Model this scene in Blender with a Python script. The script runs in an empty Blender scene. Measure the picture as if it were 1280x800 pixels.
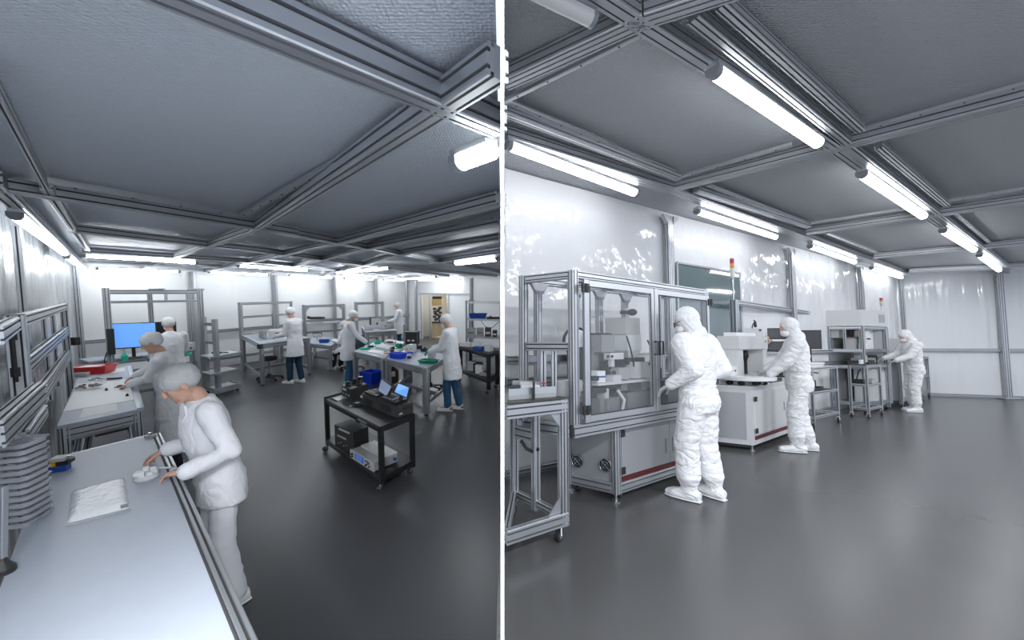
import bpy, math, random
from mathutils import Vector, Matrix, noise
random.seed(7)
SC = bpy.context.scene
COL = SC.collection
F = 480.0                      # focal length in pixels of a 1280x800 frame
CAM_Z = 2.1
V3 = Vector

def pitch(h): return math.atan((400 - h) / F)
P_WORLD = pitch(397.5)         # the camera's own pitch

class Room:
    """A room with its own gently sloping floor; camera stands E above that floor."""
    def __init__(s, horizon, E):
        s.th = pitch(horizon); s.E = E
        s.M = Matrix.Translation((0, 0, CAM_Z)) @ Matrix.Rotation(s.th - P_WORLD, 4, 'X') @ Matrix.Translation((0, 0, -E))
    def ray(s, u, v):
        x = (u - 640) / F; z = -(v - 400) / F
        c, n = math.cos(s.th), math.sin(s.th)
        return V3((x, c + z * n, -n + z * c))
    def px(s, u, v, z=0.0):                 # point at height z seen at (u, v)
        r = s.ray(u, v); k = (z - s.E) / r.z
        return V3((r.x * k, r.y * k, z))
    def pd(s, u, v, y):                     # point at distance y seen at (u, v)
        r = s.ray(u, v); k = y / r.y
        return V3((r.x * k, y, s.E + r.z * k))
    def zat(s, y, v):                       # height at distance y of image row v
        r = s.ray(640, v); return s.E + y * r.z / r.y
L = Room(365, 2.1)
R = Room(430, 1.38)

# ---------------------------------------------------------------- materials
MATS = {}
def mat(name, col, rough=0.5, metal=0.0, emit=0.0, spec=0.5, bump=None, alpha=None, trans=0.0, vary=None, coat=0.0):
    m = bpy.data.materials.new(name); m.use_nodes = True
    nt = m.node_tree; b = nt.nodes['Principled BSDF']
    b.inputs['Base Color'].default_value = (*col, 1)
    b.inputs['Roughness'].default_value = rough
    b.inputs['Metallic'].default_value = metal
    b.inputs['Specular IOR Level'].default_value = spec
    if coat: b.inputs['Coat Weight'].default_value = coat; b.inputs['Coat Roughness'].default_value = 0.06
    if trans: b.inputs['Transmission Weight'].default_value = trans
    if alpha is not None: b.inputs['Alpha'].default_value = alpha
    if emit:
        b.inputs['Emission Color'].default_value = (*col, 1); b.inputs['Emission Strength'].default_value = emit
    tc = None
    if bump or vary:
        tc = nt.nodes.new('ShaderNodeTexCoord')
    if bump:
        kind, scale, strength, dist = bump
        mp = nt.nodes.new('ShaderNodeMapping')
        sc = scale if isinstance(scale, tuple) else (scale,) * 3
        mp.inputs['Scale'].default_value = sc
        nt.links.new(tc.outputs['Object'], mp.inputs['Vector'])
        if kind == 'noise':
            t = nt.nodes.new('ShaderNodeTexNoise'); t.inputs['Scale'].default_value = 1; t.inputs['Detail'].default_value = 3
            out = t.outputs['Fac']
        elif kind == 'fold':      # ridged cloth creases
            t = nt.nodes.new('ShaderNodeTexNoise'); t.inputs['Scale'].default_value = 1; t.inputs['Detail'].default_value = 2.5; t.inputs['Distortion'].default_value = 0.9
            a = nt.nodes.new('ShaderNodeMath'); a.operation = 'SUBTRACT'; a.inputs[1].default_value = 0.5
            b2 = nt.nodes.new('ShaderNodeMath'); b2.operation = 'ABSOLUTE'
            c2 = nt.nodes.new('ShaderNodeMath'); c2.operation = 'POWER'; c2.inputs[1].default_value = 0.6
            nt.links.new(t.outputs['Fac'], a.inputs[0]); nt.links.new(a.outputs[0], b2.inputs[0]); nt.links.new(b2.outputs[0], c2.inputs[0])
            out = c2.outputs[0]
        elif kind == 'voronoi':
            t = nt.nodes.new('ShaderNodeTexVoronoi'); t.inputs['Scale'].default_value = 1; t.inputs['Randomness'].default_value = 0.35
            out = t.outputs['Distance']
        else:
            t = nt.nodes.new('ShaderNodeTexWave'); t.inputs['Scale'].default_value = 1; out = t.outputs['Fac']
        nt.links.new(mp.outputs['Vector'], t.inputs['Vector'])
        bp = nt.nodes.new('ShaderNodeBump'); bp.inputs['Strength'].default_value = strength; bp.inputs['Distance'].default_value = dist
        nt.links.new(out, bp.inputs['Height']); nt.links.new(bp.outputs['Normal'], b.inputs['Normal'])
    if vary:
        scale, amt = vary
        t = nt.nodes.new('ShaderNodeTexNoise'); t.inputs['Scale'].default_value = scale; t.inputs['Detail'].default_value = 4
        nt.links.new(tc.outputs['Object'], t.inputs['Vector'])
        mx = nt.nodes.new('ShaderNodeMix'); mx.data_type = 'RGBA'
        mx.inputs['A'].default_value = (*[c * (1 - amt) for c in col], 1)
        mx.inputs['B'].default_value = (*[min(1, c * (1 + amt)) for c in col], 1)
        nt.links.new(t.outputs['Fac'], mx.inputs['Factor']); nt.links.new(mx.outputs['Result'], b.inputs['Base Color'])
    MATS[name] = m
    return m

ALU = mat('brushed_aluminium', (0.53, 0.55, 0.58), 0.36, 0.75, vary=(6, 0.06))
ALUD = mat('anodised_aluminium', (0.40, 0.42, 0.46), 0.38, 0.7)
SLOT = mat('slot_shade_and_rubber', (0.05, 0.05, 0.055), 0.7)  # dark tone painted in for shade inside profile grooves; serves seals and screws too
WHITEP = mat('white_sheet_panel', (0.86, 0.87, 0.88), 0.30, spec=0.5, bump=('noise', (2.2, 2.2, 1.1), 0.25, 0.04))
WHITER = mat('glossy_white_sheet', (0.78, 0.79, 0.805), 0.07, spec=0.5, bump=('noise', (3.2, 3.2, 2.2), 0.55, 0.05))
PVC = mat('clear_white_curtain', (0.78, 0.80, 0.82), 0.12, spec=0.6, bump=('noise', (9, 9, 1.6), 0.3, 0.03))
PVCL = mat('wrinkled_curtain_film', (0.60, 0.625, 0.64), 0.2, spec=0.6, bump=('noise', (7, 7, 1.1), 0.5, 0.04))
FLOORM = mat('dark_epoxy', (0.062, 0.063, 0.067), 0.34, spec=0.5, bump=('noise', 1.6, 0.12, 0.02), vary=(1.1, 0.22))
FLOORR = mat('grey_epoxy', (0.085, 0.085, 0.086), 0.27, spec=0.5, bump=('noise', 1.4, 0.12, 0.02), vary=(0.9, 0.15))
CEILM = mat('embossed_metal_panel', (0.50, 0.54, 0.60), 0.42, 0.15, bump=('voronoi', 85, 1.0, 0.006))
CEILR = mat('embossed_grey_panel', (0.36, 0.375, 0.40), 0.45, 0.15, bump=('voronoi', 60, 1.0, 0.012))
TUBE = mat('lit_tube', (0.93, 0.97, 1.0), 0.4, emit=34.0)
TUBEW = mat('lit_tube_dim', (0.93, 0.97, 1.0), 0.4, emit=10.0)
TUBER = mat('lit_tube_cool', (0.95, 0.97, 1.0), 0.4, emit=13.0)
CAPM = mat('grey_lamp_cap', (0.22, 0.24, 0.26), 0.4)
BLACK = mat('black_powder_coat', (0.012, 0.012, 0.014), 0.42)
BLACKP = mat('black_plastic', (0.02, 0.02, 0.022), 0.5)
DARKG = mat('dark_grey_case', (0.05, 0.052, 0.05), 0.5)
CHROME = mat('steel', (0.55, 0.56, 0.58), 0.25, 0.9)
WTOP = mat('white_bench_laminate', (0.43, 0.47, 0.54), 0.42, vary=(9, 0.05))
WMAT = mat('white_mat', (0.82, 0.84, 0.84), 0.4)
PAPER = mat('paper', (0.86, 0.87, 0.88), 0.7)
RED = mat('red_plastic', (0.62, 0.03, 0.03), 0.35)
BLUE = mat('blue_plastic', (0.01, 0.07, 0.80), 0.35)
BLUED = mat('blue_tool', (0.01, 0.07, 0.36), 0.4)
GREEN = mat('green_plastic', (0.0, 0.28, 0.15), 0.4)
TEAL = mat('teal_nitrile', (0.01, 0.50, 0.36), 0.5)
YELLOW = mat('yellow_plastic', (0.75, 0.42, 0.03), 0.4)
ORANGE = mat('orange_plastic', (0.62, 0.22, 0.08), 0.4)
BROWN = mat('brown_card', (0.09, 0.06, 0.03), 0.6)
TAN = mat('tan_card', (0.55, 0.42, 0.26), 0.6)
CLEAR = mat('clear_plastic', (0.80, 0.83, 0.86), 0.12, alpha=0.45, spec=0.8)
CLEARS = mat('clear_blister_plastic', (0.50, 0.53, 0.58), 0.10, alpha=0.6, spec=0.9)
GLASS = mat('machine_glass', (0.60, 0.66, 0.70), 0.03, alpha=0.06, spec=0.7)
BAGF = mat('clear_bag_film', (0.8, 0.83, 0.86), 0.1, alpha=0.22, spec=0.9)
MIDG = mat('mid_grey_casting', (0.17, 0.175, 0.18), 0.45)
JARM = mat('clear_jar_plastic', (0.45, 0.48, 0.50), 0.15, alpha=0.6, spec=0.8)
WINGL = mat('window_glass', (0.16, 0.21, 0.22), 0.05, spec=0.9)
SILVER = mat('silver_case', (0.50, 0.50, 0.49), 0.4, 0.4)
GREYB = mat('grey_machine_body', (0.38, 0.385, 0.39), 0.42)
LGREY = mat('light_grey_body', (0.60, 0.61, 0.62), 0.42)
WHITEB = mat('white_machine_body', (0.78, 0.79, 0.80), 0.35)
PANELG = mat('grey_sheet_panel', (0.36, 0.37, 0.39), 0.36, 0.25)
COATM = mat('white_cotton', (0.86, 0.87, 0.91), 0.75, spec=0.25, bump=('fold', (6, 6, 4), 0.32, 0.05))
SUITM = mat('white_cleanroom_fabric', (0.82, 0.825, 0.84), 0.6, spec=0.3, bump=('fold', (5.5, 5.5, 8), 0.5, 0.06))
CAPF = mat('white_cap_fabric', (0.82, 0.83, 0.84), 0.8, spec=0.2, bump=('noise', 60, 0.4, 0.008))
GREYCAP = mat('grey_cap_fabric', (0.52, 0.53, 0.54), 0.8, spec=0.2, bump=('noise', 60, 0.4, 0.008))
SKIN = mat('skin', (0.60, 0.36, 0.27), 0.5, spec=0.4)
JEANS = mat('blue_denim', (0.035, 0.10, 0.20), 0.8, spec=0.2, vary=(14, 0.35))
DJEANS = mat('dark_denim', (0.02, 0.05, 0.09), 0.8, spec=0.2, vary=(14, 0.3))
NAVY = mat('dark_trousers', (0.012, 0.015, 0.022), 0.8)
SHOEW = mat('white_shoe', (0.80, 0.80, 0.80), 0.5)
SHOEB = mat('tan_shoe_heel', (0.30, 0.17, 0.10), 0.6)
GLOVEG = mat('grey_glove', (0.42, 0.45, 0.45), 0.5)
DARKW = mat('dark_eye', (0.02, 0.015, 0.012), 0.3)
SCRB = mat('lit_blue_screen', (0.13, 0.34, 0.82), 0.3, emit=0.8)
SCRP = mat('lit_pale_screen', (0.25, 0.33, 0.5), 0.3, emit=0.3)
SCRD = mat('dark_screen', (0.045, 0.046, 0.055), 0.25)
FABG = mat('grey_chair_fabric', (0.10, 0.10, 0.115), 0.8)
REDT = mat('red_beacon', (0.50, 0.04, 0.16), 0.3)
AMBT = mat('amber_beacon', (0.85, 0.36, 0.05), 0.3)
WHTT = mat('clear_beacon', (0.72, 0.76, 0.70), 0.3)
DRED = mat('dark_red_strip', (0.10, 0.007, 0.01), 0.5)
STOREW = mat('storeroom_cream', (0.62, 0.58, 0.50), 0.6)

# ---------------------------------------------------------------- mesh builder
ORIGIN = {}       # root object -> room-space origin of its parts
ROOMOF = {}
class MB:
    def __init__(s): s.v = []; s.f = []; s.m = []; s.mi = 0
    def add(s, vs, fs):
        b = len(s.v); s.v.extend(V3(p) for p in vs)
        for f in fs: s.f.append(tuple(b + i for i in f)); s.m.append(s.mi)
        return s
    def hexa(s, p):            # 8 points: bottom ring then top ring
        return s.add(p, [(3, 2, 1, 0), (4, 5, 6, 7), (0, 1, 5, 4), (1, 2, 6, 5), (2, 3, 7, 6), (3, 0, 4, 7)])
    def box(s, x0, x1, y0, y1, z0, z1, fr=None):
        p = [(x0, y0, z0), (x1, y0, z0), (x1, y1, z0), (x0, y1, z0), (x0, y0, z1), (x1, y0, z1), (x1, y1, z1), (x0, y1, z1)]
        return s.hexa([fr(*q) for q in p] if fr else p)
    def quad(s, q, z0, z1):    # prism over four xy points
        return s.hexa([(p[0], p[1], z0) for p in q] + [(p[0], p[1], z1) for p in q])
    def prism(s, poly, fn0, fn1):
        n = len(poly); a = [fn0(*p) for p in poly]; b = [fn1(*p) for p in poly]
        return s.add(a + b, [tuple(range(n - 1, -1, -1)), tuple(range(n, 2 * n))] + [(i, (i + 1) % n, n + (i + 1) % n, n + i) for i in range(n)])
    def bar(s, p0, p1, w, h=None, up=(0, 0, 1), slots=True, unit=0.04):
        """extruded aluminium profile w wide (across), h high, with T-slot grooves"""
        h = h or w; p0 = V3(p0); p1 = V3(p1); d = (p1 - p0)
        if d.length < 1e-6: return s
        d.normalize(); up = V3(up)
        if abs(d.dot(up)) > 0.98: up = V3((0, 1, 0)) if abs(d.y) < 0.9 else V3((1, 0, 0))
        r = d.cross(up).normalized(); u = r.cross(d).normalized()
        poly = []; slotb = []
        def face(a, b, L_):    # a->b in 2d, groove along
            n = max(1, round(L_ / unit)) if slots else 0
            dx, dy = (b[0] - a[0]) / L_, (b[1] - a[1]) / L_
            nx, ny = dy, -dx   # inward normal depends on order (clockwise -> inside)
            c = min(0.004, L_ * 0.1)
            poly.append((a[0] + dx * c, a[1] + dy * c))
            for k in range(n):
                m = (k + 0.5) * L_ / n; g = min(unit, L_) * 0.13; dp = min(unit, L_) * 0.26
                for t, dd in ((m - g, 0), (m - g, dp), (m + g, dp), (m + g, 0)):
                    if dd and t < m: slotb.append(len(poly))
                    poly.append((a[0] + dx * t + nx * dd, a[1] + dy * t + ny * dd))
            poly.append((a[0] + dx * (L_ - c), a[1] + dy * (L_ - c)))
        W, H = w / 2, h / 2
        face((-W, -H), (-W, H), h); face((-W, H), (W, H), w); face((W, H), (W, -H), h); face((W, -H), (-W, -H), w)
        n = len(poly)
        a = [p0 + r * x + u * y for x, y in poly]; b = [p1 + r * x + u * y for x, y in poly]
        fs = [(i, (i + 1) % n, n + (i + 1) % n, n + i) for i in range(n)] + [tuple(range(n - 1, -1, -1)), tuple(range(n, 2 * n))]
        b0 = len(s.m); s.add(a + b, fs)
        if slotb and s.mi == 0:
            for i in slotb: s.m[b0 + i] = 9  # groove bottoms coloured dark to stand for slot shade
        return s
    def cyl(s, p0, p1, r0, r1=None, n=14):
        r1 = r0 if r1 is None else r1; p0 = V3(p0); p1 = V3(p1); d = (p1 - p0).normalized()
        a = V3((0, 0, 1)) if abs(d.z) < 0.9 else V3((1, 0, 0))
        x = d.cross(a).normalized(); y = d.cross(x)
        A = [p0 + (x * math.cos(t) + y * math.sin(t)) * r0 for t in [2 * math.pi * i / n for i in range(n)]]
        B = [p1 + (x * math.cos(t) + y * math.sin(t)) * r1 for t in [2 * math.pi * i / n for i in range(n)]]
        return s.add(A + B, [(i, (i + 1) % n, n + (i + 1) % n, n + i) for i in range(n)] + [tuple(range(n - 1, -1, -1)), tuple(range(n, 2 * n))])
    def tube(s, pts, r, n=8):
        pts = [V3(p) for p in pts]; rings = []
        prev = None
        for i, p in enumerate(pts):
            d = (pts[min(i + 1, len(pts) - 1)] - pts[max(i - 1, 0)]).normalized()
            a = prev if prev is not None and abs(prev.dot(d)) < 0.95 else (V3((0, 0, 1)) if abs(d.z) < 0.9 else V3((1, 0, 0)))
            x = (a - d * a.dot(d)).normalized(); prev = x; y = d.cross(x)
            rings.append([p + (x * math.cos(t) + y * math.sin(t)) * r for t in [2 * math.pi * k / n for k in range(n)]])
        vs = [q for g in rings for q in g]; fs = []
        for i in range(len(pts) - 1):
            for k in range(n): fs.append((i * n + k, i * n + (k + 1) % n, (i + 1) * n + (k + 1) % n, (i + 1) * n + k))
        fs += [tuple(range(n - 1, -1, -1)), tuple((len(pts) - 1) * n + k for k in range(n))]
        return s.add(vs, fs)
    def lathe(s, prof, c, n=20):
        c = V3(c); vs = []; fs = []
        for r, z in prof: vs += [c + V3((r * math.cos(2 * math.pi * k / n), r * math.sin(2 * math.pi * k / n), z)) for k in range(n)]
        for i in range(len(prof) - 1):
            for k in range(n): fs.append((i * n + k, i * n + (k + 1) % n, (i + 1) * n + (k + 1) % n, (i + 1) * n + k))
        fs += [tuple(range(n - 1, -1, -1)), tuple((len(prof) - 1) * n + k for k in range(n))]
        return s.add(vs, fs)
    def ball(s, c, rx, ry=None, rz=None, n=14, m=9, rot=None):
        ry = rx if ry is None else ry; rz = rx if rz is None else rz; c = V3(c)
        vs = [V3((0, 0, -rz))]; fs = []
        for i in range(1, m):
            a = -math.pi / 2 + math.pi * i / m
            vs += [V3((rx * math.cos(a) * math.cos(2 * math.pi * k / n), ry * math.cos(a) * math.sin(2 * math.pi * k / n), rz * math.sin(a))) for k in range(n)]
        vs.append(V3((0, 0, rz))); t = len(vs) - 1
        for k in range(n):
            fs.append((0, 1 + (k + 1) % n, 1 + k)); fs.append((t, t - n + k, t - n + (k + 1) % n))
        for i in range(m - 2):
            for k in range(n):
                a = 1 + i * n; fs.append((a + k, a + (k + 1) % n, a + n + (k + 1) % n, a + n + k))
        if rot is not None: vs = [rot @ q for q in vs]
        return s.add([c + q for q in vs], fs)
    def capsule(s, p0, r0, p1, r1, n=12):
        s.ball(p0, r0, n=n, m=8); s.ball(p1, r1, n=n, m=8); return s.cyl(p0, p1, r0, r1, n)
    def loft(s, secs, n=20):   # secs: (center, xvec*rx, yvec*ry)
        vs = []; fs = []
        for c, a, b in secs:
            c = V3(c); a = V3(a); b = V3(b)
            vs += [c + a * math.cos(2 * math.pi * k / n) + b * math.sin(2 * math.pi * k / n) for k in range(n)]
        for i in range(len(secs) - 1):
            for k in range(n): fs.append((i * n + k, i * n + (k + 1) % n, (i + 1) * n + (k + 1) % n, (i + 1) * n + k))
        fs += [tuple(range(n - 1, -1, -1)), tuple((len(secs) - 1) * n + k for k in range(n))]
        return s.add(vs, fs)
    def mesh(s, name, o=(0, 0, 0)):
        me = bpy.data.meshes.new(name); o = V3(o)
        me.from_pydata([p - o for p in s.v], [], s.f); me.update()
        return me
    def build(s, name, m, parent=None, room=None, at=None, smooth=30, label=None, cat=None, group=None, kind=None):
        """one mesh object; parent: a thing or part; room: top level in that room (origin at `at`)"""
        if parent is not None: o = ORIGIN[parent]
        else:
            if at is None:
                lo = [min(p[i] for p in s.v) for i in range(3)]; hi = [max(p[i] for p in s.v) for i in range(3)]
                at = ((lo[0] + hi[0]) / 2, (lo[1] + hi[1]) / 2, lo[2])
            o = V3(at)
        me = s.mesh(name, o)
        ms = list(m) if isinstance(m, (list, tuple)) else [m]
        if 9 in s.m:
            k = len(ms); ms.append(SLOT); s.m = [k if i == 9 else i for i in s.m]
        for x in ms: me.materials.append(x)
        if len(ms) > 1:
            for p, i in zip(me.polygons, s.m): p.material_index = i
        return finish(name, me, o, parent, room, smooth, label, cat, group, kind)

def recalc(me):
    import bmesh
    b = bmesh.new(); b.from_mesh(me); bmesh.ops.recalc_face_normals(b, faces=b.faces); b.to_mesh(me); b.free()

def finish(name, me, o, parent=None, room=None, smooth=30, label=None, cat=None, group=None, kind=None):
    recalc(me)
    if smooth:
        me.shade_smooth()
        if smooth < 180: me.set_sharp_from_angle(angle=math.radians(smooth))
    ob = bpy.data.objects.new(name, me); COL.objects.link(ob)
    if parent is not None:
        ob.parent = parent; ORIGIN[ob] = ORIGIN[parent]
    else:
        ob.matrix_world = (room.M if room else Matrix.Identity(4)) @ Matrix.Translation(o); ORIGIN[ob] = V3(o)
    tag(ob, label, cat, group, kind)
    return ob

def tag(o, label=None, cat=None, group=None, kind=None):
    if label: o['label'] = label
    if cat: o['category'] = cat
    if group: o['group'] = group
    if kind: o['kind'] = kind
    return o

def thing(room, name, at, label, cat, group=None, yaw=None):
    """an Empty at the thing's base. Parts are built in room coordinates, or in local ones when yaw is given"""
    e = bpy.data.objects.new(name, None); COL.objects.link(e); e.empty_display_size = 0.1
    e.matrix_world = room.M @ Matrix.Translation(at) @ (Matrix.Rotation(yaw, 4, 'Z') if yaw is not None else Matrix.Identity(4))
    ORIGIN[e] = V3((0, 0, 0)) if yaw is not None else V3(at)
    return tag(e, label, cat, group)

def lerp(a, b, t): return V3(a) + (V3(b) - V3(a)) * t
class Quad:
    """a four-cornered footprint: front-near a, front-far b, back-far c, back-near d; P(s, t, z)"""
    def __init__(s, a, b, c, d): s.c = [V3((p[0], p[1], 0)) for p in (a, b, c, d)]
    def P(s, u, v, z=0.0):
        a, b, c, d = s.c; p = lerp(lerp(a, b, u), lerp(d, c, u), v); return V3((p.x, p.y, z))
    def W(s): return (s.c[1] - s.c[0]).length
    def D(s): return (s.c[3] - s.c[0]).length
    def M(s, x, y, z=0.0):      # metres from corner a along the front and into the depth
        return s.P(x / s.W(), y / s.D(), z)
    def centre(s): return s.P(.5, .5, 0)
    def fr(s): return lambda x, y, z: s.M(x, y, z)
def quad3(a, b, d):
    a, b, d = V3(a), V3(b), V3(d); return Quad(a, b, b + d - a, d)
_tn = [0]
def trim(room, mb, m=None, smooth=30):
    _tn[0] += 1
    return mb.build('trim_%d' % _tn[0], m or ALU, None, room, smooth=smooth, kind='structure')
# ================================================================= the two bays
PART = (628 - 640) / F        # the partition stands along this line, seen edge on
def pmax(y): return PART * y

# partition: thin white sheet standing between the bays (true vertical)
m = MB(); t_ = 0.0022; y0, y1 = 0.52, 19.0
m.hexa([(PART * y0 - t_, y0, -0.6), (PART * y0 + t_, y0, -0.6), (PART * y1 + t_, y1, -0.6), (PART * y1 - t_, y1, -0.6),
        (PART * y0 - t_, y0, 4.6), (PART * y0 + t_, y0, 4.6), (PART * y1 + t_, y1, 4.6), (PART * y1 - t_, y1, 4.6)])
m.build('wall_partition', mat('white_partition', (0.9, 0.9, 0.9), 0.5), None, None, at=(0, 0, 0), kind='structure', smooth=0)

def clip(q, left, off=0.01):       # keep a point on its own side of the partition
    q = V3(q)
    if left: q.x = min(q.x, PART * q.y - off)
    else: q.x = max(q.x, PART * q.y + off)
    return q

# ---------------------------------------------------------------- LEFT bay
HL = 2.63                       # underside of its ceiling beams
m = MB(); m.quad([(-14, -1.5), (0.02, -1.5), (PART * 20 - .01, 20), (-14, 20)], -0.05, 0.0)
m.build('floor', FLOORM, None, L, at=(0, 0, 0), kind='structure')
m = MB(); m.quad([(-14, -0.6), (0.0, -0.6), (PART * 21 - .01, 21), (-14, 21)], HL + 0.11, HL + 0.16)
m.build('ceiling', CEILM, None, L, at=(0, 0, 0), kind='structure')

C0 = V3((-9.35, 8.2, 0)); C1 = V3((-4.85, 17.8, 0)); C2 = V3((PART * 14.3 - .02, 14.3, 0))
WL0 = V3((-1.05, 0.2, 0))

def sheet_wall(name, a, b, z0, z1, mt, amp, freq, room, nx=160, nz=26, seam=0.0, seed=0, kind='structure', zfreq=0.35):
    a = V3(a); b = V3(b); d = b - a; ln = d.length; d.normalize(); nrm = V3((-d.y, d.x, 0))
    m = MB(); vs = []; fs = []
    for j in range(nz + 1):
        for i in range(nx + 1):
            s = ln * i / nx; z = z0 + (z1 - z0) * j / nz
            w = amp * (noise.noise((s * freq + seed, z * zfreq, seed)) + 0.5 * noise.noise((s * freq * 2.7, z * zfreq * 2.2, seed + 5)))
            if seam:
                k = (s / seam) % 1.0
                if k < 0.03: w -= 0.008
            p = a + d * s + nrm * w; vs.append((p.x, p.y, z))
    for j in range(nz):
        for i in range(nx):
            q = j * (nx + 1) + i; fs.append((q, q + 1, q + nx + 2, q + nx + 1))
    m.add(vs, fs)
    return m.build(name, mt, None, room, at=(a.x, a.y, z0), smooth=180, kind=kind)

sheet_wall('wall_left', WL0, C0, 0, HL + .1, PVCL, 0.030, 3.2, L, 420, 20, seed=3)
sheet_wall('wall_back', C0, C1, 0, HL + .1, WHITEP, 0.006, 0.8, L, 200, 20, seam=1.05, seed=8)
# end wall: with a doorway into a storeroom
dl, dr = 0.10, 0.49             # doorway between these fractions of the end wall
PdL = L.pd(527, 400, 1); 
def on_line(a, b, u):           # point of line a-b seen in image column u
    k = (u - 640) / F; a = V3(a); b = V3(b); d = b - a
    t = (k * a.y - a.x) / (d.x - k * d.y); return a + d * t
D0 = on_line(C1, C2, 527); D1 = on_line(C1, C2, 561)
for nm, a, b, z0, z1 in (('wall_end', C1, D0, 0, HL + .1), ('wall_end.001', D1, C2, 0, HL + .1), ('wall_end.002', D0, D1, 2.0, HL + .1)):
    m = MB(); d = (b - a).normalized(); n_ = V3((-d.y, d.x, 0)) * 0.06
    m.quad([a, b, b + n_, a + n_], z0, z1); m.build(nm, WHITEP, None, L, kind='structure', smooth=0)
# storeroom behind the doorway
SD = (C2 - C1).normalized(); SN = V3((-SD.y, SD.x, 0))
m = MB(); a = D0 - SD * 0.6 + SN * 2.3; b = D1 + SD * 0.9 + SN * 2.3
m.quad([a, b, b + SN * .05, a + SN * .05], 0, 2.6); m.build('wall_storeroom', STOREW, None, L, kind='structure', smooth=0)
m = MB(); a = D0 - SD * 0.62; m.quad([a + SN * .08, a + SN * 2.3, a + SN * 2.3 - SD * .05, a + SN * .08 - SD * .05], 0, 2.6); m.build('wall_storeroom.001', STOREW, None, L, kind='structure', smooth=0)
m = MB(); a = D1 + SD * 0.92; m.quad([a + SN * .08, a + SD * .05 + SN * .08, a + SD * .05 + SN * 2.3, a + SN * 2.3], 0, 2.6); m.build('wall_storeroom.002', STOREW, None, L, kind='structure', smooth=0)
# door frame, mullion
m = MB()
for p in (D0, D1, lerp(D0, D1, 0.33)): m.bar(p - SN * .02, p - SN * .02 + V3((0, 0, 2.0)), 0.06, 0.06, slots=False)
m.bar(D0 - SD * .1 - SN * .02 + V3((0, 0, 2.03)), on_line(C1, C2, 589) - SN * .02 + V3((0, 0, 2.03)), 0.06, 0.06, slots=False)
trim(L, m, ALU)

# wall posts and rails
def post(room, p, w, z0, z1, h=None, d=(1, 0, 0), m_=None):
    m = MB(); m.bar((p.x, p.y, z0), (p.x, p.y, z1), w, h or w, up=d); return trim(room, m, m_)
for u in (244, 345, 418, 470):
    p = on_line(C0, C1, u); post(L, p + V3((.05, -.08, 0)), 0.10, 0, HL)
for p in (C0 + V3((.12, -.05, 0)), C1 + V3((0, -.1, 0)), on_line(C1, C2, 521) - SN * .05, on_line(C1, C2, 590) - SN * .05):
    post(L, p, 0.10, 0, HL)
wn = V3((0.72, 0.69, 0))
for u, w_ in ((12, .05), (90, .08)):
    p = on_line(WL0, C0, u) + wn * 0.07; post(L, p, w_, 0, HL, d=(0.69, -0.72, 0))
m = MB(); m.bar(C0 + V3((.08, -.06, 1.02)), C1 + V3((.08, -.06, 1.02)), 0.05, 0.09, slots=True); trim(L, m)
m = MB(); m.bar(C0 + V3((.08, -.06, .25)), C1 + V3((.08, -.06, .25)), 0.05, 0.08, slots=True); trim(L, m)

# ceiling grid, left: (end pixels, height of the underside, width, depth)
def beam(room, H, a, b, w=0.08, h=0.08, dz=0.0, left=True, ext=0.0, mt=None, slots=True):
    p = room.px(a[0], a[1], H + dz); q = room.px(b[0], b[1], H + dz)
    d = (q - p).normalized(); p = p - d * ext; q = q + d * ext
    p = clip(p, left); q = clip(q, left); c = V3((0, 0, h / 2))
    m = MB(); m.bar(p + c, q + c, w, h, slots=slots); return trim(room, m, mt)
def strip(room, H, a, b, w=0.05, dz=0.07, left=True, screws=0.22, ext=0.0):
    p = clip(room.px(a[0], a[1], H + dz), left); q = clip(room.px(b[0], b[1], H + dz), left)
    m = MB(); m.bar(p + V3((0, 0, .004)), q + V3((0, 0, .004)), w, .008, slots=False)
    m.bar(p + V3((0, 0, .02)), q + V3((0, 0, .02)), 0.006, .034, slots=False)
    m.mi = 1; n = int((q - p).length / screws)
    for i in range(n):
        c = lerp(p, q, (i + .5) / max(1, n)); m.cyl(c + V3((0, 0, -.004)), c + V3((0, 0, .002)), 0.006, n=8)
    return trim(room, m, [ALU, SLOT])
beam(L, HL, (318, 8), (622, 115), 0.075, 0.09, mt=ALUD, ext=.5)           # across, nearest
beam(L, HL, (592, 141), (318, 291), 0.07, 0.08, left=True, ext=0.25)          # runs away from the camera
beam(L, HL, (318, 291), (122, 355), 0.06, 0.08)
beam(L, HL, (0, 240), (318, 287), 0.055, 0.08, ext=.4)
beam(L, HL, (318, 287), (625, 342), 0.09, 0.08)
beam(L, HL, (627, 257), (436, 303), 0.10, 0.08)
beam(L, HL, (436, 303), (240, 344), 0.08, 0.08)
beam(L, HL, (627, 281), (468, 311), 0.09, 0.08); beam(L, HL, (468, 311), (330, 343), .09, .08)
beam(L, HL, (627, 301), (512, 317), 0.10, 0.08); beam(L, HL, (512, 317), (405, 346), .10, .08)
beam(L, HL, (627, 318), (540, 330), 0.10, 0.08)
beam(L, HL, (90, 291), (350, 319), 0.09, 0.08); beam(L, HL, (350, 319), (560, 346), 0.10, 0.08)
beam(L, HL, (104, 316), (330, 330), 0.10, 0.08); beam(L, HL, (330, 330), (500, 348), 0.12, 0.08)
beam(L, HL, (110, 328), (400, 341), 0.10, 0.08)
beam(L, HL, (430, 331), (620, 346), 0.12, .08)
beam(L, HL, (2, 135), (58, 238), 0.022, 0.06, dz=0.02, ext=.2); beam(L, HL, (58, 238), (112, 318), 0.05, 0.06, dz=0.02)
beam(L, HL, (-12, 232), (100, 331), 0.08, 0.08)
strip(L, HL, (576, 124), (300, 271), 0.032, dz=.06)
strip(L, HL, (52, 228), (298, 270), 0.045, dz=.05)
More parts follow.
